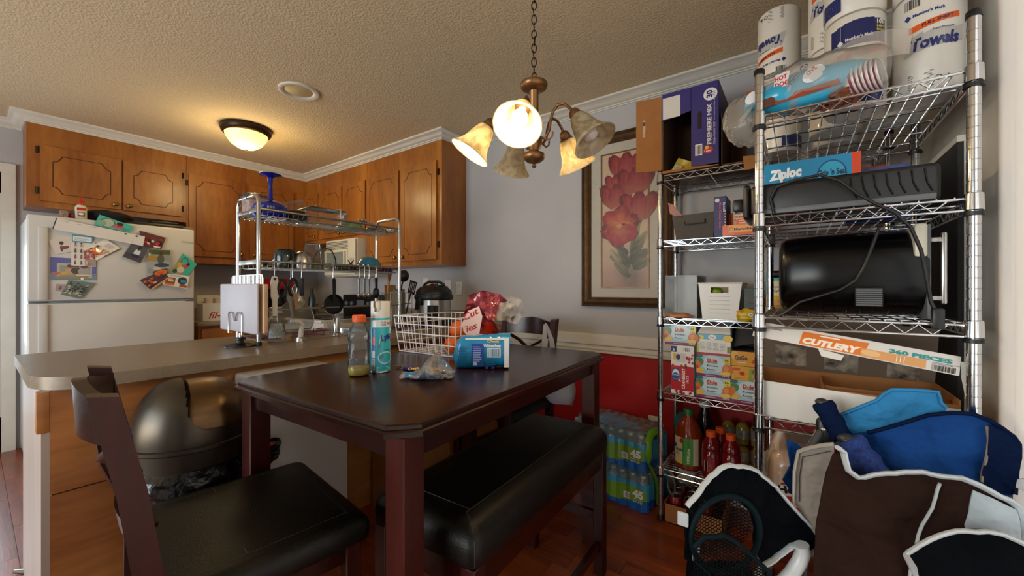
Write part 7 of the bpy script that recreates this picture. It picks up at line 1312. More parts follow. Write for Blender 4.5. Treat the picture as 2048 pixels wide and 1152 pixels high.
part('bag', B().grid(lambda u, v: Vector((-0.125 + 0.30 * v + 0.01 * nz(u * 5, v * 5, 1, 1), 0.0 + (0.012 + 0.045 * math.sin(PI * min(1, 0.12 + v * 0.86)) ** 0.6) * math.cos(2 * PI * u) * (1 + 0.2 * nz(u * 6, v * 6, 1, 3)), 0.052 + 0.02 * v + (0.008 + 0.048 * math.sin(PI * min(1, 0.1 + v * 0.82)) ** 0.6) * math.sin(2 * PI * u) * (1 + 0.15 * nz(u * 6, v * 6, 1, 5)))), 32, 20, wrap=True), bc, t)
Pr(lambda u, v, l: Vector((-0.135 + u, 1.45 - 0.061 - l + 0.02 * abs(u - 0.13) / 0.13, z + 0.012 + v + 0.075 * u))).poly([(0.075, 0.045), (0.11, 0.045), (0.115, 0.085), (0.08, 0.085)], '#d8d2d2').text('HOT', 0.079, 0.066, 0.018, '#b5202c', w=0.03, bold=0.04).text('DOG', 0.079, 0.048, 0.018, '#b5202c', w=0.034, bold=0.04).text('Patti Co', 0.118, 0.04, 0.02, '#1c2a3a', w=0.06, rot=0.8, shear=0.2).ell(0.17, 0.055, 0.028, 0.02, '#d9dde2', rot=0.6).text('OVE', 0.158, 0.052, 0.016, '#b5202c', w=0.026, rot=0.7, bold=0.04).poly([(0.05, 0.0), (0.23, 0.008), (0.225, 0.024), (0.06, 0.022)], '#8f3a22').rect(0.048, 0.0, 0.03, 0.026, '#5a2a22').ell(0.02, 0.045, 0.02, 0.016, '#d9dde2', rot=0.8).done('print', t, PG)
t = thing('snack_wrappers', 'crumpled brown and blue wrappers beside the cups on the top shelf', 'wrappers', (0.09, 1.465, z)); part('wrappers', B().blob((0, 0, 0.028), (0.055, 0.045, 0.03), 0.5, 2.6, 5, 26, 14), mat('brown_foil', '#6d3a26', 0.35, var=0.6, vs=45), t)
t = thing('clear_bag', 'clear plastic bag wrapped around the cups and buns, bulging past the post', 'bag', (0.0, 1.46, z)); part('bag', B().grid(lambda u, v: Vector((-0.10 + 0.30 * v, 0.005 + (0.02 + 0.055 * math.sin(PI * min(1, 0.15 + v * 0.8)) ** 0.5) * math.cos(2 * PI * u) * (1 + 0.18 * nz(u * 7, v * 7, 1, 2)), 0.07 + 0.015 * v + (0.02 + 0.055 * math.sin(PI * min(1, 0.15 + v * 0.8)) ** 0.5) * math.sin(2 * PI * u) * (1 + 0.18 * nz(u * 7, v * 7, 1, 9)))), 36, 24, wrap=True), M['bagfilm'], t)
bl = atD(1492, 243, 1.26) - Vector((0.0, 1.46, z)); part('bag_bulge', B().blob(bl, (0.062, 0.05, 0.078), 0.22, 2.4, 13, 28, 18), M['bagfilm'], t); part('bag_knot', B().tube([bl + Vector((0.03, -0.035, 0.045)), bl + Vector((0.015, -0.05, 0.015)), bl + Vector((-0.01, -0.055, -0.015))], [0.012, 0.006, 0.010], 8), M['bagfilm'], t)
part('bag_flap', sheet([(-0.06, 0.11), (0.06, 0.15), (0.16, 0.175), (0.24, 0.15), (0.235, 0.09), (0.1, 0.11), (-0.02, 0.09)], 0.0015, 0.02, lambda x, y: 0.02 * nz(x, y, 18, 5), (0, -0.02, 0), (1, 0, 0), (0, 0, 1)), M['bagfilm'], t)

# ---- second shelf of the right unit
z = QZ[1] + up
def zip_(p, w, h):
    p.rect(0, 0, w, h, '#1f86b4').poly([(w * 0.93, 0), (w, 0), (w, h), (w * 0.91, h)], '#d8451c').ell(w * 0.72, h * 0.62, w * 0.15, h * 0.3, '#174f7a', 26).ell(w * 0.72, h * 0.62, w * 0.135, h * 0.27, '#2f9cc0', 26).text("Grip 'n Seal", w * 0.58, h * 0.62, h * 0.16, '#14304f', w=w * 0.28, bold=0.04).text('Technology', w * 0.62, h * 0.48, h * 0.1, '#14304f', w=w * 0.2).poly([(w * 0.3, h * 0.02), (w * 0.42, h * 0.25), (w * 0.62, h * 0.38), (w * 0.62, h * 0.2), (w * 0.5, h * 0.02)], '#c43a78').text('Ziploc', w * 0.06, h * 0.66, h * 0.27, '#eef3f6', w=w * 0.36, rot=0.05, bold=0.06, shear=0.15)
pbox('storage_bag_box', 'blue zip storage bag box behind the black griddle', 'box', (-0.095, 1.60, z + 0.04), (0.155, 1.665, z + 0.20), '#1f86b4', zip_)
pbox('red_bag_box', 'red box under the blue zip bag box', 'box', (-0.09, 1.59, z), (0.15, 1.69, z + 0.039), '#a82030')
def wrapb(p, w, h): p.rect(0, 0, w, h, '#2a3a8c').rect(w * 0.3, h * 0.1, w * 0.4, h * 0.8, '#7a2f7a').text('WRAP', w * 0.34, h * 0.3, h * 0.4, '#e6e0ea', w=w * 0.32, bold=0.03).rect(0, h * 0.25, w * 0.26, h * 0.5, '#dfe3ea')
pbox('wrap_box', 'navy and purple wrap box at the right behind the griddle', 'box', (0.13, 1.74, z), (0.285, 1.79, z + 0.175), '#2a3a8c', wrapb); pbox('foil_box', 'orange-red box beside the navy wrap box', 'box', (0.145, 1.82, z), (0.24, 1.88, z + 0.20), '#b53a1c')
t = thing('griddle', 'black electric griddle with fluted sides and its cord on the second shelf', 'griddle', (0.085, 1.52, z)); gx0, gx1 = -0.205, 0.205
part('pan', B().rbox((gx0, -0.10, 0.0), (gx1, 0.10, 0.098), 0.014, 3), M['black'], t); part('skirt', B().rbox((gx0 + 0.012, -0.104, 0.004), (gx1 - 0.01, -0.094, 0.02), 0.003), M['greyp'], t)
for i in range(7): part('flute', B().tube([(0.03 + i * 0.024, -0.1005, 0.084), (0.034 + i * 0.024, -0.101, 0.05), (0.044 + i * 0.024, -0.1015, 0.026)], 0.002, 6), M['blackgloss'], t)
part('end_handle', B().rbox((gx0 - 0.022, -0.085, -0.004), (gx0 - 0.001, 0.08, 0.106), 0.012, 3), M['black'], t); part('probe', B().rbox((gx0 - 0.055, -0.05, 0.03), (gx0 - 0.022, -0.02, 0.07), 0.008), M['black'], t)
cord = [(1548, 428, 1.412), (1540, 398, 1.41), (1552, 374, 1.41), (1590, 360, 1.41), (1640, 350, 1.41), (1680, 362, 1.405), (1715, 388, 1.40), (1752, 408, 1.388), (1790, 425, 1.38), (1822, 455, 1.38), (1842, 500, 1.38), (1852, 550, 1.38), (1862, 605, 1.38), (1876, 630, 1.38)]
P = [atY(*q) for q in cord]; part('cord', B().tube(P, 0.0042, 8), M['black'], t, world=True); e = P[-1]; part('plug', B().rbox((-0.011, -0.009, -0.035), (0.011, 0.009, 0.016), 0.004), M['black'], t).location = e - Vector(t.location)
# ---- third shelf: black countertop oven lying on its side
z = QZ[2] + up; ox0, ox1 = -0.035, 0.285
t = thing('countertop_oven', 'large glossy black countertop cooker on the third shelf, cords in front', 'oven', ((ox0 + ox1) / 2, 1.66, z)); H2, D2_ = 0.255, 0.36
def ov(s, x): return [(x, s * D2_ / 2 * math.copysign(abs(math.cos(a)) ** 0.75, math.cos(a)), H2 / 2 + s * H2 / 2 * math.copysign(abs(math.sin(a)) ** 0.75, math.sin(a))) for a in [2 * PI * i / 40 for i in range(40)]]
rg = [ov(0.80, -0.175), ov(0.90, -0.168), ov(0.95, -0.155), ov(0.955, -0.145), ov(0.965, -0.142), ov(1.0, -0.05), ov(1.0, 0.10), ov(0.99, 0.155)]
b = B(); b.add([p for r in rg for p in r], [(k * 40 + i, (k + 1) * 40 + i, (k + 1) * 40 + (i + 1) % 40, k * 40 + (i + 1) % 40) for k in range(len(rg) - 1) for i in range(40)] + [tuple(range(40)), tuple((len(rg) - 1) * 40 + i for i in range(39, -1, -1))]); part('body', b, M['blackgloss'], t)
part('knob', B().lathe([(0.012, 0), (0.012, 0.02), (0, 0.021)], 14, M=aim((-0.175, -0.05, 0.13), (-1, 0, 0))), M['black'], t); part('end_band', B().rbox((0.15, -0.176, 0.0), (0.158, 0.176, 0.252), 0.003), M['greyp'], t); part('white_panel', B().rbox((0.125, -0.181, 0.165), (0.152, -0.08, 0.256), 0.008), M['cream'], t)
g = part('vent', B().rbox((0.005, -0.1815, 0.03), (0.065, -0.1775, 0.085), 0.003, 1), M['black'], t)
for i in range(8): part('vent_slot', B().box((0.008, -0.1826, 0.034 + i * 0.006), (0.062, -0.1812, 0.0365 + i * 0.006)), M['greyp'], g)
part('silver_handle', B().rbox((0.178, -0.165, 0.04), (0.19, -0.15, 0.23), 0.005).rbox((0.158, -0.162, 0.05), (0.18, -0.153, 0.062), 0.002).rbox((0.158, -0.162, 0.205), (0.18, -0.153, 0.217), 0.002), M['steel'], t)
P = [atY(x, y, 1.468) for x, y in ((1758, 455), (1742, 500), (1728, 535), (1712, 560), (1680, 580), (1640, 592), (1600, 604), (1575, 622), (1560, 632))]; part('cord', B().tube(P, 0.0042, 8), M['black'], t, world=True)
t = thing('canvas_board', 'large dark-backed canvas leaning between the shelving and the right wall', 'canvas', (0.383, 1.98, 0.02)); part('panel', B().box((-0.012, -0.31, 0), (0.0, 0.44, 1.60)), mat('dark_canvas_back', '#2a2826', 0.8), t); part('edge_strip', B().box((-0.014, -0.312, 1.60), (0.018, 0.44, 1.618)).box((-0.0, -0.312, 0.0), (0.018, -0.305, 1.60)), M['trim'], t)
# ---- fourth shelf: cutlery carton
z = QZ[3] + up
t = thing('cutlery_carton', 'open cutlery carton with a white front and raised printed lid', 'box', (0.11, 1.52, z)); cx0, cx1 = -0.218, 0.210; fy = -0.103
part('tray', B().box((cx0, fy, 0), (cx1, 0.13, 0.003)).box((cx0, fy, 0), (cx0 + 0.003, 0.13, 0.11)).box((cx1 - 0.003, fy, 0), (cx1, 0.13, 0.11)).box((cx0, 0.127, 0), (cx1, 0.13, 0.115)).box((cx0, fy + 0.002, 0), (cx1, fy + 0.004, 0.098)), M['card'], t)
part('divider', B().box((cx0 + 0.165, fy, 0.003), (cx0 + 0.168, 0.125, 0.098)).box((cx0 + 0.17, -0.045, 0.003), (cx1 - 0.004, -0.042, 0.098)), M['card'], t)
part('white_front', B().prism([(cx0 - 0.002, -0.004), (cx1, -0.004), (cx1, 0.088), (cx0 - 0.002, 0.105)], 0, 0.002, (0, fy, 0), (1, 0, 0), (0, 0, 1)), M['paper'], t)
ld = part('lid', B().prism([(cx0, 0.0), (cx1, 0.0), (cx1, 0.165), (cx0, 0.20)], 0, 0.003, (0, 0.125, 0.11), (1, 0, 0), (0, -0.28, 0.96)), mat('brown_lid_inside', '#5f4f42', 0.85, var=0.05), t)
for i, (x, w) in enumerate(((cx0 + 0.045, 0.085), (cx0 + 0.175, 0.085), (cx0 + 0.325, 0.07))): part('lid_window', B().prism([(x, 0.018 - i * 0.006), (x + w, 0.014 - i * 0.006), (x + w, 0.082 - i * 0.008), (x, 0.088 - i * 0.008)], 0.0035, 0.005, (0, 0.125, 0.11), (1, 0, 0), (0, -0.28, 0.96)), mat('window_foil', '#b9ae9c', 0.22, 0.6, var=0.8, vs=30) if i == 0 else bpy.data.materials['window_foil'], ld)
O_ = Vector((0.11, 1.52, z)) + Vector((0, 0.062, 0.0))
fl0, fl1 = Vector((0.11 + cx0, 1.418, z + 0.272)), Vector((0.11 + cx1 + 0.0, 1.418, z + 0.205))
fu = (fl1 - fl0); fw = fu.length; fu.normalize(); fv = Vector((0, 0.35, 1)); fv = (fv - fu * fv.dot(fu)).normalized()
part('lid_flap', B().prism([(0, -0.036), (fw, -0.036), (fw, 0.012), (0, 0.012)], -0.002, 0, fl0, fu, fv), M['paper'], t, world=True)
Pr(flat(fl0 - fv * 0.036, fu, fv)).poly([(0.115, 0.003), (0.255, 0.003), (0.265, 0.041), (0.12, 0.041)], '#d9701c').text('CUTLERY', 0.122, 0.008, 0.023, '#eee2d2', w=0.128, bold=0.07, shear=0.25).lines(0.16, 0.034, 0.06, 0.005, 1, '#eee2d2', 0.8).text('360 PIECES', 0.305, 0.026, 0.014, '#1f8a8c', w=0.115, bold=0.06).rect(0.25, 0.002, 0.125, 0.022, '#d2985a').ell(0.27, 0.014, 0.02, 0.008, '#e0b47c').bars(0.385, 0.002, 0.042, 0.014, n=20, bg=None).lines(0.385, 0.018, 0.05, 0.006, 2, '#6a6a66', 0.4).text('FORKS KNIVES', 0.02, 0.03, 0.007, '#9a5a44', w=0.05).rect(0.32, 0.005, 0.002, 0.016, '#f0dcc0').rect(0.327, 0.005, 0.002, 0.016, '#f0dcc0').rect(0.334, 0.005, 0.002, 0.016, '#f0dcc0').done('flap_print', t)
part('side_flap', sheet([(0, 0), (0.022, -0.005), (0.03, -0.05), (0.018, -0.10), (0.008, -0.09), (0.0, -0.035)], 0.002, 0.015, None, fl1 + Vector((0.0, -0.002, 0.0)), (1, 0, 0), (0, 0, 1)), M['paper'], t, world=True); part('lid_tab', B().prism([(0, 0), (0.058, -0.006), (0.053, -0.022), (0.01, -0.02)], 0, 0.002, fl0 + fu * 0.16 - fv * 0.036 + Vector((0, -0.001, 0)), fu, fv), M['paper'], t, world=True)
# ---- fifth shelf: bag of plates
z = QZ[4] + up
t = thing('plate_pack', 'clear pack of disposable plates with a red label on the low shelf', 'plates', (0.02, 1.55, z)); part('pack', B().rbox((-0.10, -0.13, 0), (0.24, 0.16, 0.235), 0.05, 4), mat('plate_pack_film', '#b99a84', 0.25, var=0.15, bump=0.3, bs=25, coat=0.3), t); part('film_tail', sheet([(-0.10, 0.02), (-0.02, 0.01), (0.0, 0.12), (-0.01, 0.25), (-0.045, 0.20), (-0.09, 0.10)], 0.002, 0.02, lambda x, y: 0.02 * nz(x, y, 20, 3), (-0.07, -0.10, 0), (1, 0, 0), (0, 0, 1)), M['bagfilm'], t)
Pr(flat((-0.06, 1.419, z + 0.06), (1, 0, 0), (0, 0, 1))).poly([(0.0, 0.0), (0.10, -0.01), (0.125, 0.05), (0.105, 0.10), (0.02, 0.085), (-0.005, 0.05)], '#a82a24').poly([(0.01, 0.045), (0.09, 0.06), (0.095, 0.095), (0.012, 0.078)], '#d8cfc6').text('Hefty', 0.012, 0.055, 0.028, '#1d1c22', w=0.076, rot=0.17, bold=0.06).text('SUPREME', 0.004, 0.015, 0.02, '#e3c4b4', w=0.098, rot=0.17, bold=0.04).done('label', t, PG)
solo('red_clip', 'red plastic clip on the low shelf behind the plates', 'clip', B().rbox((0.06, 1.44, z + 0.24), (0.11, 1.47, z + 0.275), 0.004), mat('red_clip_plastic', '#a81c1c', 0.4))

# ================================================================== shrink-wrapped water packs by the red wall
wtr = None
def pack(label, loc, rz, nx, ny, full):
    global wtr
    t = thing('water_pack', label, 'bottled water', loc, rz, 'shrink-wrapped water packs'); s = 0.0605
    for i in range(nx):
        for j in range(ny):
            if not full and 0 < i < nx - 1 and j > 0: continue
            if wtr is None:
                o = wtr = part('bottle', B().lathe([(0.022, 0), (0.029, 0.006), (0.029, 0.05), (0.0275, 0.055), (0.029, 0.06), (0.029, 0.115), (0.026, 0.135), (0.012, 0.165), (0.011, 0.178)], 14).lathe([(0.0135, 0.172), (0.0135, 0.184), (0, 0.1845)], 12, mi=1), [M['water'], M['whitep']], t)
            else: o = wtr.copy(); C.objects.link(o); o.parent = t
            o.location = ((i - (nx - 1) / 2) * s, (j - (ny - 1) / 2) * s, 0.003)
    w, d = nx * s / 2, ny * s / 2
    per = 2 * (2 * w + 2 * d)
    def fn(u, v, off=0.0):
        q = u * per
        if q < 2 * w: x, y, nx_, ny_, k = -w + q, -d, 0, -1, q
        elif q < 2 * w + 2 * d: x, y, nx_, ny_, k = w, -d + q - 2 * w, 1, 0, q - 2 * w
        elif q < 4 * w + 2 * d: x, y, nx_, ny_, k = w - (q - 2 * w - 2 * d), d, 0, 1, q - 2 * w - 2 * d
        else: x, y, nx_, ny_, k = -w, d - (q - 4 * w - 2 * d), -1, 0, q - 4 * w - 2 * d
        bump = -0.010 * (0.5 + 0.5 * math.cos(2 * PI * k / s)) + 0.002 + off; zz = v * 0.2; ins = 0.030 * max(0, (v - 0.72) / 0.28) ** 1.5
        a = min(1, (d - abs(y)) / 0.02 if nx_ else (w - abs(x)) / 0.02); rc = 0.012 * (1 - a) ** 2
        return Vector((x + nx_ * (bump - rc) - math.copysign(ins, x) * (abs(x) / w), y + ny_ * (bump - rc) - math.copysign(ins, y) * (abs(y) / d), 0.002 + zz + 0.004 * nz(x * 20, y * 20 + zz * 20, 1, 3)))
    nu = 4 * (nx + ny) * 2
    part('clear_wrap', B().grid(lambda u, v: fn(u, 0.6 + 0.4 * v), nu, 6, wrap=True).add([fn(i / nu, 1.0) for i in range(nu)], [tuple(range(nu))]), film('shrink_wrap', '#e6eef2', 0.34, 0.12, 0.35, milky='#a9c4d2') if 'shrink_wrap' not in bpy.data.materials else bpy.data.materials['shrink_wrap'], t)
    b = B(); nv = 12; cols = [lin(c) for c in ('#1a5fae', '#74992f', '#3f9cc9')]
    vs = [fn(i / nu, 0.74 * j / nv, 0.0006) for j in range(nv + 1) for i in range(nu)]
    for j in range(nv):
        for i in range(nu):
            v = 0.74 * (j + 0.5) / nv; q = (i + 0.5) / nu * per; wave = 0.20 + 0.08 * math.sin(q * 14 + 1); c = cols[0] if v < wave else cols[1] if v < 0.58 + 0.04 * math.sin(q * 20) else cols[2]
            if not (0.10 < q < 2 * w + 0.02) and v >= wave: c = cols[2] if (q > 2 * w + 0.02 or v < 0.5) else cols[1]
            b.add([vs[j * nu + i], vs[j * nu + (i + 1) % nu], vs[(j + 1) * nu + (i + 1) % nu], vs[(j + 1) * nu + i]], [(0, 1, 2, 3)], 0, c)
    part('printed_wrap', b, PG, t)
    Pr(flat((w - 0.13, -d - 0.005, 0), (1, 0, 0), (0, 0, 1))).text('45', 0.055, 0.078, 0.052, '#e6ecea', w=0.062, bold=0.06).text('PACK OF', 0.058, 0.064, 0.010, '#d6e0c4', w=0.052).text('BOTTLES', 0.058, 0.050, 0.010, '#d6e0c4', w=0.052).bars(0.004, 0.058, 0.034, 0.028, n=14).done('lettering', t, PG, world=False)
    return t
pk1 = pack('lower water pack on the floor by the red wall', (-0.865, 2.285, 0.0), math.radians(-9), 8, 5, False)
pk2 = pack('upper water pack with a torn top and green carry handle', (-0.875, 2.29, 0.212), math.radians(-10), 8, 5, True)
part('carry_handle', B().tube([(0.235, -0.10, 0.05), (0.25, -0.12, 0.10), (0.245, -0.11, 0.16), (0.235, -0.05, 0.19), (0.23, 0.02, 0.185)], 0.021, 8, flat=0.3).tube([(0.235, -0.10, 0.05), (0.255, -0.06, -0.03), (0.26, -0.03, -0.12), (0.25, -0.02, -0.2)], 0.019, 8, flat=0.3), mat('green_handle', '#6fae1f', 0.4), pk2)
part('torn_wrap', sheet([(-0.2, -0.1), (0.0, -0.13), (0.14, -0.12), (0.2, -0.06), (0.1, 0.03), (-0.05, 0.06), (-0.2, 0.02)], 0.002, 0.03, lambda x, y: 0.015 * nz(x, y, 18, 3), (-0.02, 0, 0.205), (1, 0, 0), (0, 1, 0)), mat('blue_torn_film', '#4f8fb9', 0.25, var=0.5, vs=9, coat=0.3), pk2)

# ================================================================== folded camp chairs in the right-hand corner
def trace(px, O, U):
    """pixels of the photograph -> coordinates in an upright plane through O along U"""
    n = Vector(U).cross(Vector((0, 0, 1))); R_ = []
    for x, y in px: d = ray(x, y); p = EYEV + d * ((O - EYEV).dot(n) / d.dot(n)); R_.append(((p - O).dot(U), p.z - O.z))
    return R_
def plane(a, b): U = (b - a); U.z = 0; return a, U.normalized()
Zv = Vector((0, 0, 1))
def at(O, U, q, l=0.0): return O + U * q[0] + Zv * q[1] + U.cross(Zv) * l
def cloth(name, px, O, U, mt, parent, th=0.004, step=0.016, amp=0.008, seed=0, off=0.0, bow=0.0, label=None):
    q = trace(px, O, U); xs = [p[0] for p in q]; mx, wd = (min(xs) + max(xs)) / 2, (max(xs) - min(xs)) / 2
    f = lambda x, y: off + amp * nz(x, y, 7, seed) + amp * 0.8 * nz(x, y, 20, seed + 4) + 0.5 * amp * math.sin(26 * (x * 0.8 + y * 0.6) + 3 * nz(x, y, 9, seed + 7)) * (0.5 + nz(x, y, 5, seed + 2)) + bow * (1 - ((x - mx) / wd) ** 2)
    return part(name, sheet(q, th, step, f, O, U, Zv), mt, parent, world=True, label=label)
def binding(px, O, U, mt, parent, r=0.006, name='binding', off=0.004, amp=0.008, seed=0, bow=None, wob=0.0, flat=0.8):
    q = trace(px, O, U); P = []
    for i in range(len(q) - 1):
        a, b = Vector(q[i]), Vector(q[i + 1]); n = max(1, int((b - a).length / 0.012))
        for k in range(n): P.append(a + (b - a) * (k / n))
    P.append(Vector(q[-1])); 
    xs = [p.x for p in P]; mx, wd = (bow[1], bow[2]) if bow else (0, 1)
    f = lambda x, y: off + amp * nz(x, y, 7, seed) + amp * 0.8 * nz(x, y, 20, seed + 4) + 0.5 * amp * math.sin(26 * (x * 0.8 + y * 0.6) + 3 * nz(x, y, 9, seed + 7)) * (0.5 + nz(x, y, 5, seed + 2)) + (bow[0] * (1 - ((x - mx) / wd) ** 2) if bow else 0)
    return part(name, B().tube([at(O, U, (p.x, p.y + wob * nz(p.x, p.y, 60, 2)), f(p.x, p.y)) for p in P], r, 8, flat=flat), mt, parent, world=True)
navy = mat('navy_canvas', '#0c1a38', 0.8, var=0.15, bump=1.0, bs=11, bd=0.04, spec=0.04); royal = mat('royal_canvas', '#1a4280', 0.75, var=0.1, bump=1.0, bs=11, bd=0.04, spec=0.04); sky_ = mat('sky_canvas', '#3580b4', 0.7, var=0.08, bump=1.0, bs=11, bd=0.04, spec=0.04)
blackc = mat('black_canvas', '#090b0f', 0.85, var=0.2, bump=1.0, bs=11, bd=0.04, spec=0.04); brown = mat('brown_canvas', '#2c1d18', 0.85, var=0.1, bump=1.0, bs=11, bd=0.04, spec=0.04); whiteb = mat('white_binding', '#b9c2c8', 0.8, var=0.1, bump=0.3, bs=180); stone = mat('stone_canvas', '#8d857c', 0.85, var=0.08, bump=1.0, bs=11, bd=0.04, spec=0.04); palec = mat('pale_canvas', '#a9b4ba', 0.8, var=0.05, bump=1.0, bs=11, bd=0.04, spec=0.04)
tube_w = mat('white_tube', '#c3c8cb', 0.3); tube_g = mat('grey_tube', '#2c2d30', 0.4)
# royal blue chair
O, U = plane(atD(1700, 900, 1.03), atD(2040, 900, 0.845))
t = thing('camp_chair', 'royal blue folded camp chair with mesh padded arms by the right wall', 'camp chair', (0.24, 1.33, 0))
ob = [(1690, 872), (1735, 862), (1800, 846), (1859, 829), (1905, 826), (1948, 829), (1978, 840), (2002, 854), (2026, 872), (2037, 888), (2038, 915), (2034, 940), (2026, 985), (2000, 1010), (1900, 1020), (1760, 1000), (1712, 960), (1700, 915)]
cloth('seat_back', ob, O, U, royal, t, 0.006, 0.02, 0.016, 3)
cloth('side_panel', [(1974, 845), (2002, 856), (2026, 874), (2037, 890), (2035, 930), (2024, 987), (1990, 985), (1960, 960), (1972, 900)], O, U, navy, t, 0.005, 0.02, 0.012, 8, 0.010)
binding([(1735, 862), (1800, 846), (1859, 829), (1905, 826), (1948, 829), (1978, 840), (2002, 854), (2026, 872), (2037, 888), (2038, 915), (2034, 940), (2026, 985)], O, U, navy, t, 0.006, seed=3, amp=0.016)
binding([(1972, 850), (1976, 880), (1970, 920), (1962, 962)], O, U, stone, t, 0.004, 'piping', 0.014, 0.016, 3)
def pad(px, D0, D1, r, mt, name):
    a, b = atD(*px[0], D0), atD(*px[1], D1); d = (b - a).normalized(); P = [a.lerp(b, k / 8) for k in range(9)]
    return part(name, B().tube([a - d * 0.002] + P, [r * 0.80] + [r * (0.94 + 0.08 * math.sin(k * 1.7)) for k in range(9)], 18), mt, t, world=True)
mesh_m = mat('blue_mesh_pad', '#163478', 0.8, var=0.5, vs=170)
pad(((1695, 880), (1752, 955)), 0.985, 0.945, 0.036, mesh_m, 'arm_pad'); part('arm_end', B().blob(atD(1694, 879, 0.984), (0.020, 0.020, 0.014), 0, nu=14, nv=8), tube_g, t, world=True)
pad(((1645, 806), (1682, 872)), 1.06, 1.03, 0.026, navy, 'arm_pad'); part('arm_end', B().blob(atD(1644, 804, 1.059), (0.016, 0.016, 0.010), 0, nu=14, nv=8), tube_g, t, world=True)
part('arm_joint', B().rbox((-0.022, -0.012, -0.045), (0.03, 0.012, 0.035), 0.012, 3), M['black'], t).location = atD(1652, 862, 1.055) - Vector(t.location)
part('rivet', B().lathe([(0.007, 0), (0.005, 0.004), (0, 0.005)], 12, M=aim(atD(1647, 860, 1.037), (0.3, -1, 0))), M['steel'], t, world=True)
for a, b in (((1650, 850, 1.06), (1618, 905, 1.06)), ((1618, 905, 1.06), (1600, 1240, 1.06)), ((1745, 950, 0.98), (1760, 1260, 1.0)), ((2010, 980, 0.88), (1990, 1380, 0.9))):
    q = atD(*b); q.z = max(q.z, 0.012); part('frame_tube', B().tube([atD(*a), q], 0.012, 10), tube_g, t, world=True)
cloth('side_fold', [(1576, 880), (1592, 886), (1604, 896), (1660, 920), (1640, 1010), (1590, 1000), (1566, 960), (1580, 930)], atD(1600, 940, 1.09), Vector((_c, _s, 0)), royal, t, 0.005, 0.02, 0.012, 6)
part('strap_clip', B().prism([(0, 0), (0.028, 0.012), (0.02, -0.01), (0.03, -0.03), (0.0, -0.014)], 0, 0.003, atD(2026, 958, 0.845), U, Zv), M['steel'], t, world=True)
# sky blue chair behind it
O, U = atY(1780, 830, 1.372), Vector((1, 0, 0))
t = thing('camp_chair', 'light blue folded camp chair behind the royal blue one, topmost of the pile', 'camp chair', (0.18, 1.372, 0))
cloth('seat_back', [(1670, 836), (1715, 816), (1752, 800), (1768, 786), (1784, 778), (1830, 779), (1876, 784), (1882, 806), (1894, 815), (1890, 840), (1880, 900), (1720, 900), (1690, 860)], O, U, sky_, t, 0.006, 0.018, 0.011, 2, -0.0)
binding([(1672, 836), (1715, 816), (1752, 800), (1768, 786), (1784, 778), (1830, 779), (1876, 784), (1882, 806), (1893, 815)], O, U, sky_, t, 0.005, 'hem', 0.002, 0.011, 2)
for px in (1730, 1870): q = atY(px, 880, 1.374); part('frame_tube', B().tube([q, Vector((q.x, q.y, 0.012))], 0.011, 10), tube_g, t, world=True)
# brown chair
O, U = plane(atD(1640, 1000, 0.93), atD(2048, 1000, 0.775))
t = thing('camp_chair', 'brown and stone folded camp chair with wide white binding, in front', 'camp chair', (0.2, 1.19, 0))
xs = [p[0] for p in trace([(1628, 1000), (2034, 1000)], O, U)]; BW_ = (0.020, sum(xs) / 2, (xs[1] - xs[0]) / 2)
BR = [(1627, 1175), (1630, 1060), (1640, 1005), (1652, 945), (1664, 905), (1684, 905), (1692, 935), (1712, 951), (1769, 941), (1840, 938), (1912, 948), (1966, 970), (2019, 998), (2032, 1027), (2036, 1100), (2040, 1175)]
cloth('seat_back', BR, O, U, brown, t, 0.006, 0.02, 0.016, 1, 0, BW_[0])
cloth('pale_panel', [(1936, 972), (1966, 982), (2017, 1008), (2026, 1030), (2030, 1075), (1985, 1066), (1918, 1060), (1930, 1015)], O, U, palec, t, 0.003, 0.02, 0.016, 1, 0.014, 0.008)
binding([(1672, 888), (1684, 900), (1692, 935), (1712, 951), (1769, 941), (1840, 938), (1912, 948), (1966, 970), (2019, 998), (2032, 1027), (2036, 1078)], O, U, whiteb, t, 0.0105, seed=1, amp=0.016, off=0.006, bow=BW_, wob=0.004, flat=0.5)
binding([(1869, 957), (1862, 985), (1855, 1005), (1834, 1037), (1818, 1080), (1807, 1120), (1804, 1170)], O, U, whiteb, t, 0.0036, 'piping', 0.012, 0.016, 1, BW_)
O2, U2 = plane(atD(1590, 950, 1.0), atD(1672, 950, 0.945))
cloth('arm_panel', [(1588, 1000), (1590, 940), (1597, 900), (1625, 892), (1668, 886), (1668, 920), (1656, 960), (1642, 1030), (1634, 1080), (1610, 1040)], O2, U2, stone, t, 0.006, 0.018, 0.008, 5)
binding([(1588, 1002), (1590, 940), (1597, 902), (1625, 893), (1668, 887)], O2, U2, mat('stone_binding', '#9a968f', 0.8), t, 0.008, seed=5, wob=0.003, flat=0.5)
part('stitching', B().tube([at(O2, U2, q, 0.008) for q in trace([(1600, 1000), (1600, 950), (1606, 912), (1662, 900)], O2, U2)], 0.0012, 5), tube_g, t, world=True)
O3, U3 = plane(atD(1812, 1100, 0.79), atD(2048, 1090, 0.715))
pk_ = [(1814, 1103), (1835, 1085), (1858, 1074), (1895, 1064), (1930, 1060), (1970, 1059), (2001, 1064), (2030, 1076), (2060, 1092), (2060, 1180), (1850, 1180), (1838, 1140)]
cloth('side_pocket', pk_, O3, U3, blackc, t, 0.005, 0.018, 0.016, 9); binding(pk_[:9], O3, U3, whiteb, t, 0.008, seed=9, amp=0.016, wob=0.003, flat=0.55)
part('frame_tube', B().tube([atD(1822, 1112, 0.82), atD(1840, 1150, 0.82), atD(1850, 1200, 0.83), Vector((0.17, 1.08, 0.012))], 0.013, 10), tube_w, t, world=True)
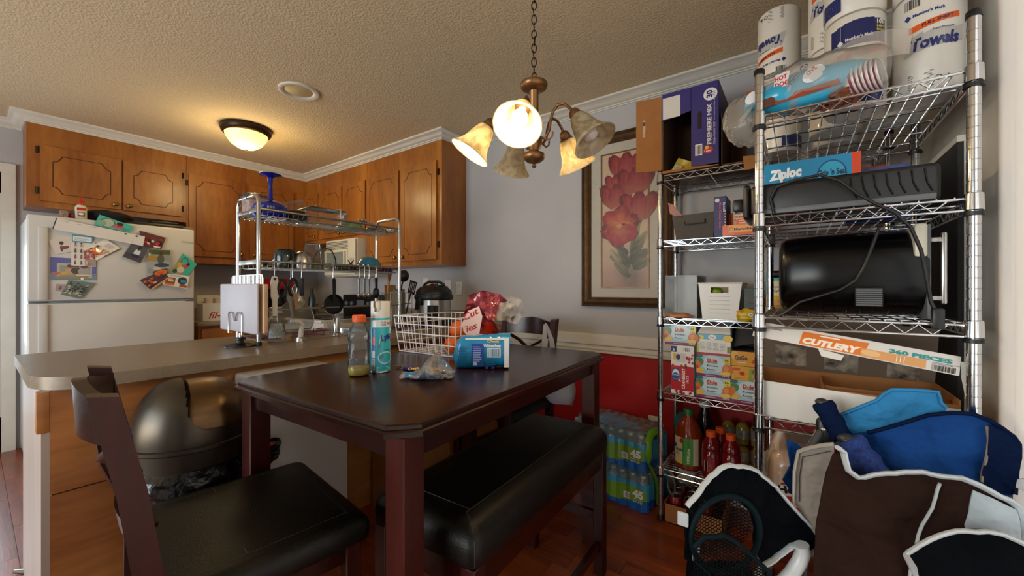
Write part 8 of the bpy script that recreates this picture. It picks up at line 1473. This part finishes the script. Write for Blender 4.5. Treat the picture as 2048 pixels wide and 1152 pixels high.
for p, q in ((atD(1650, 1080, 0.96), (0.02, 1.18, 0.012)), (atD(2010, 1090, 0.80), (0.345, 1.26, 0.012))): part('frame_tube', B().tube([p, Vector(q)], 0.012, 10), tube_g, t, world=True)
# child's chair with the mesh cup holder
O, U = atD(1500, 1040, 1.0), Vector((_c, _s, 0))
t = thing('camp_chair', "small black folded camp chair with white binding and a net cup holder", 'camp chair', (-0.10, 1.10, 0))
KC = [(1371, 1120), (1370, 1050), (1374, 1008), (1392, 985), (1420, 953), (1440, 935), (1462, 929), (1492, 931), (1515, 941), (1545, 968), (1575, 1003), (1605, 1036), (1628, 1058), (1643, 1078), (1630, 1096), (1606, 1106), (1592, 1084), (1570, 1096), (1545, 1116), (1522, 1126), (1510, 1100), (1512, 1062), (1498, 1022), (1470, 996), (1436, 986), (1404, 997), (1385, 1030), (1382, 1080), (1386, 1130)]
cloth('fabric', KC, O, U, blackc, t, 0.005, 0.013, 0.016, 4)
binding([(1372, 1010), (1392, 986), (1420, 954), (1440, 936), (1462, 930), (1492, 932), (1515, 942), (1545, 969), (1575, 1004), (1605, 1037), (1628, 1059), (1643, 1079), (1630, 1096), (1606, 1106)], O, U, whiteb, t, 0.009, seed=4, amp=0.016, wob=0.004, flat=0.5)
binding([(1592, 1085), (1570, 1097), (1545, 1117), (1522, 1127), (1512, 1150)], O, U, whiteb, t, 0.011, seed=4, amp=0.016, wob=0.004, flat=0.5)
ce = trace([(1446, 1062)], O, U)[0]; rx, ry = 66 / F, 76 / F; tl = -0.35
def el(k, a): x, y = rx * k * math.cos(a), ry * k * math.sin(a); return (ce[0] + x * math.cos(tl) - y * math.sin(tl), ce[1] + x * math.sin(tl) + y * math.cos(tl))
rim = mat('teal_black_rim', '#0a1a1f', 0.6, spec=0.08)
part('holder_rim', B().tube([at(O, U, el(1, 2 * PI * i / 40), 0.012) for i in range(40)], 0.0075, 8, closed=True), rim, t, world=True)
netm = mat('black_net', '#080c0e', 0.7, spec=0.1)
def hexnet(fn, inside, x0, x1, y0, y1, s, r):
    b = B(); h = s * math.sqrt(3); j = 0; y = y0
    while y < y1:
        x = x0 + (0.75 * 2 * s if False else (1.5 * s if j % 2 else 0))
        while x < x1:
            c = [(x + s * math.cos(PI / 3 * k), y + s * math.sin(PI / 3 * k)) for k in range(6)]
            for k in (0, 1, 2):
                a, d = c[k], c[k + 1]
                if inside(*a) and inside(*d): b.tube([fn(*a), fn(*d)], r, 3)
            # the bar between neighbours of one row
            a, d = c[0], (x + 2 * s, y)
            if inside(*a) and inside(*d): b.tube([fn(*a), fn(*d)], r, 3)
            x += 3 * s
        y += h / 2; j += 1
    return b
ine = lambda x, y: ((x * math.cos(-tl) - y * math.sin(-tl)) / rx) ** 2 + ((x * math.sin(-tl) + y * math.cos(-tl)) / ry) ** 2 < 0.98
part('net_back', hexnet(lambda x, y: at(O, U, (ce[0] + x, ce[1] + y), -0.045 * (1 - (x / rx) ** 2 * 0.6) + 0.008 * nz(x, y, 25, 2)), ine, -0.1, 0.1, -0.11, 0.11, 0.0050, 0.0011), netm, t, kind='stuff', world=True)
pq = trace([(1374, 1075), (1392, 1052), (1425, 1046), (1448, 1058), (1480, 1085), (1518, 1122), (1520, 1175), (1372, 1175)], O, U)
def inp(x, y):
    r = False
    for i in range(len(pq)):
        a, c = pq[i], pq[i - 1]
        if (a[1] > y) != (c[1] > y) and x < (c[0] - a[0]) * (y - a[1]) / (c[1] - a[1]) + a[0]: r = not r
    return r
pf = lambda x, y: at(O, U, (x, y), 0.03 + 0.02 * math.cos((x - ce[0]) * 14) + 0.006 * nz(x, y, 30, 6))
xs = [p[0] for p in pq]; ys = [p[1] for p in pq]
part('net_front', hexnet(pf, inp, min(xs), max(xs), min(ys), max(ys), 0.0048, 0.0015), netm, t, kind='stuff', world=True)
pr_ = []
for i in range(len(pq) - 2): a, b_ = Vector(pq[i]), Vector(pq[i + 1]); pr_ += [a.lerp(b_, k / 5) for k in range(5)]
part('pouch_hem', B().tube([pf(p.x, p.y) for p in pr_], 0.006, 8), rim, t, world=True)
part('pouch_base', sheet([(p[0], p[1]) for p in trace([(1378, 1128), (1500, 1128), (1518, 1176), (1374, 1176)], O, U)], 0.003, 0.02, lambda x, y: -0.01 + 0.01 * nz(x, y, 20, 3), O, U, Zv), blackc, t, world=True)
part('pouch_strap', B().tube([pf(*q) + U.cross(Zv) * 0.003 for q in trace([(1376, 1100), (1400, 1120), (1412, 1150), (1414, 1175)], O, U)], 0.007, 6, flat=0.4), rim, t, world=True)
part('frame_tube', B().tube([at(O, U, q, 0.022) for q in trace([(1590, 1078), (1594, 1092), (1586, 1112), (1570, 1136), (1545, 1162), (1520, 1190), (1500, 1230)], O, U)] + [Vector((-0.14, 1.02, 0.012))], 0.0165, 14), tube_w, t, world=True)
part('frame_tube', B().tube([at(O, U, trace([(1400, 1100)], O, U)[0], -0.02), Vector((-0.28, 1.10, 0.012))], 0.010, 10), tube_w, t, world=True)
part('white_tag', B().rbox((-0.012, -0.004, -0.018), (0.014, 0.004, 0.016), 0.003), whiteb, t).location = atD(1365, 1037, 0.995) - Vector(t.location)
# small things at the left edge: the foot of the patio furniture
c = atZ(38, 1145, 0.012); t = thing('door_stop', 'dark metal door stop lying on the floor by the breakfast bar end', 'door stop', (c.x, c.y, 0.0)); part('body', B().tube([(-0.02, -0.01, 0.014), (0.05, 0.03, 0.02)], [0.008, 0.014], 12), M['steel'], t); part('tip', B().tube([(0.05, 0.03, 0.02), (0.06, 0.036, 0.021)], 0.0155, 12), M['black'], t)
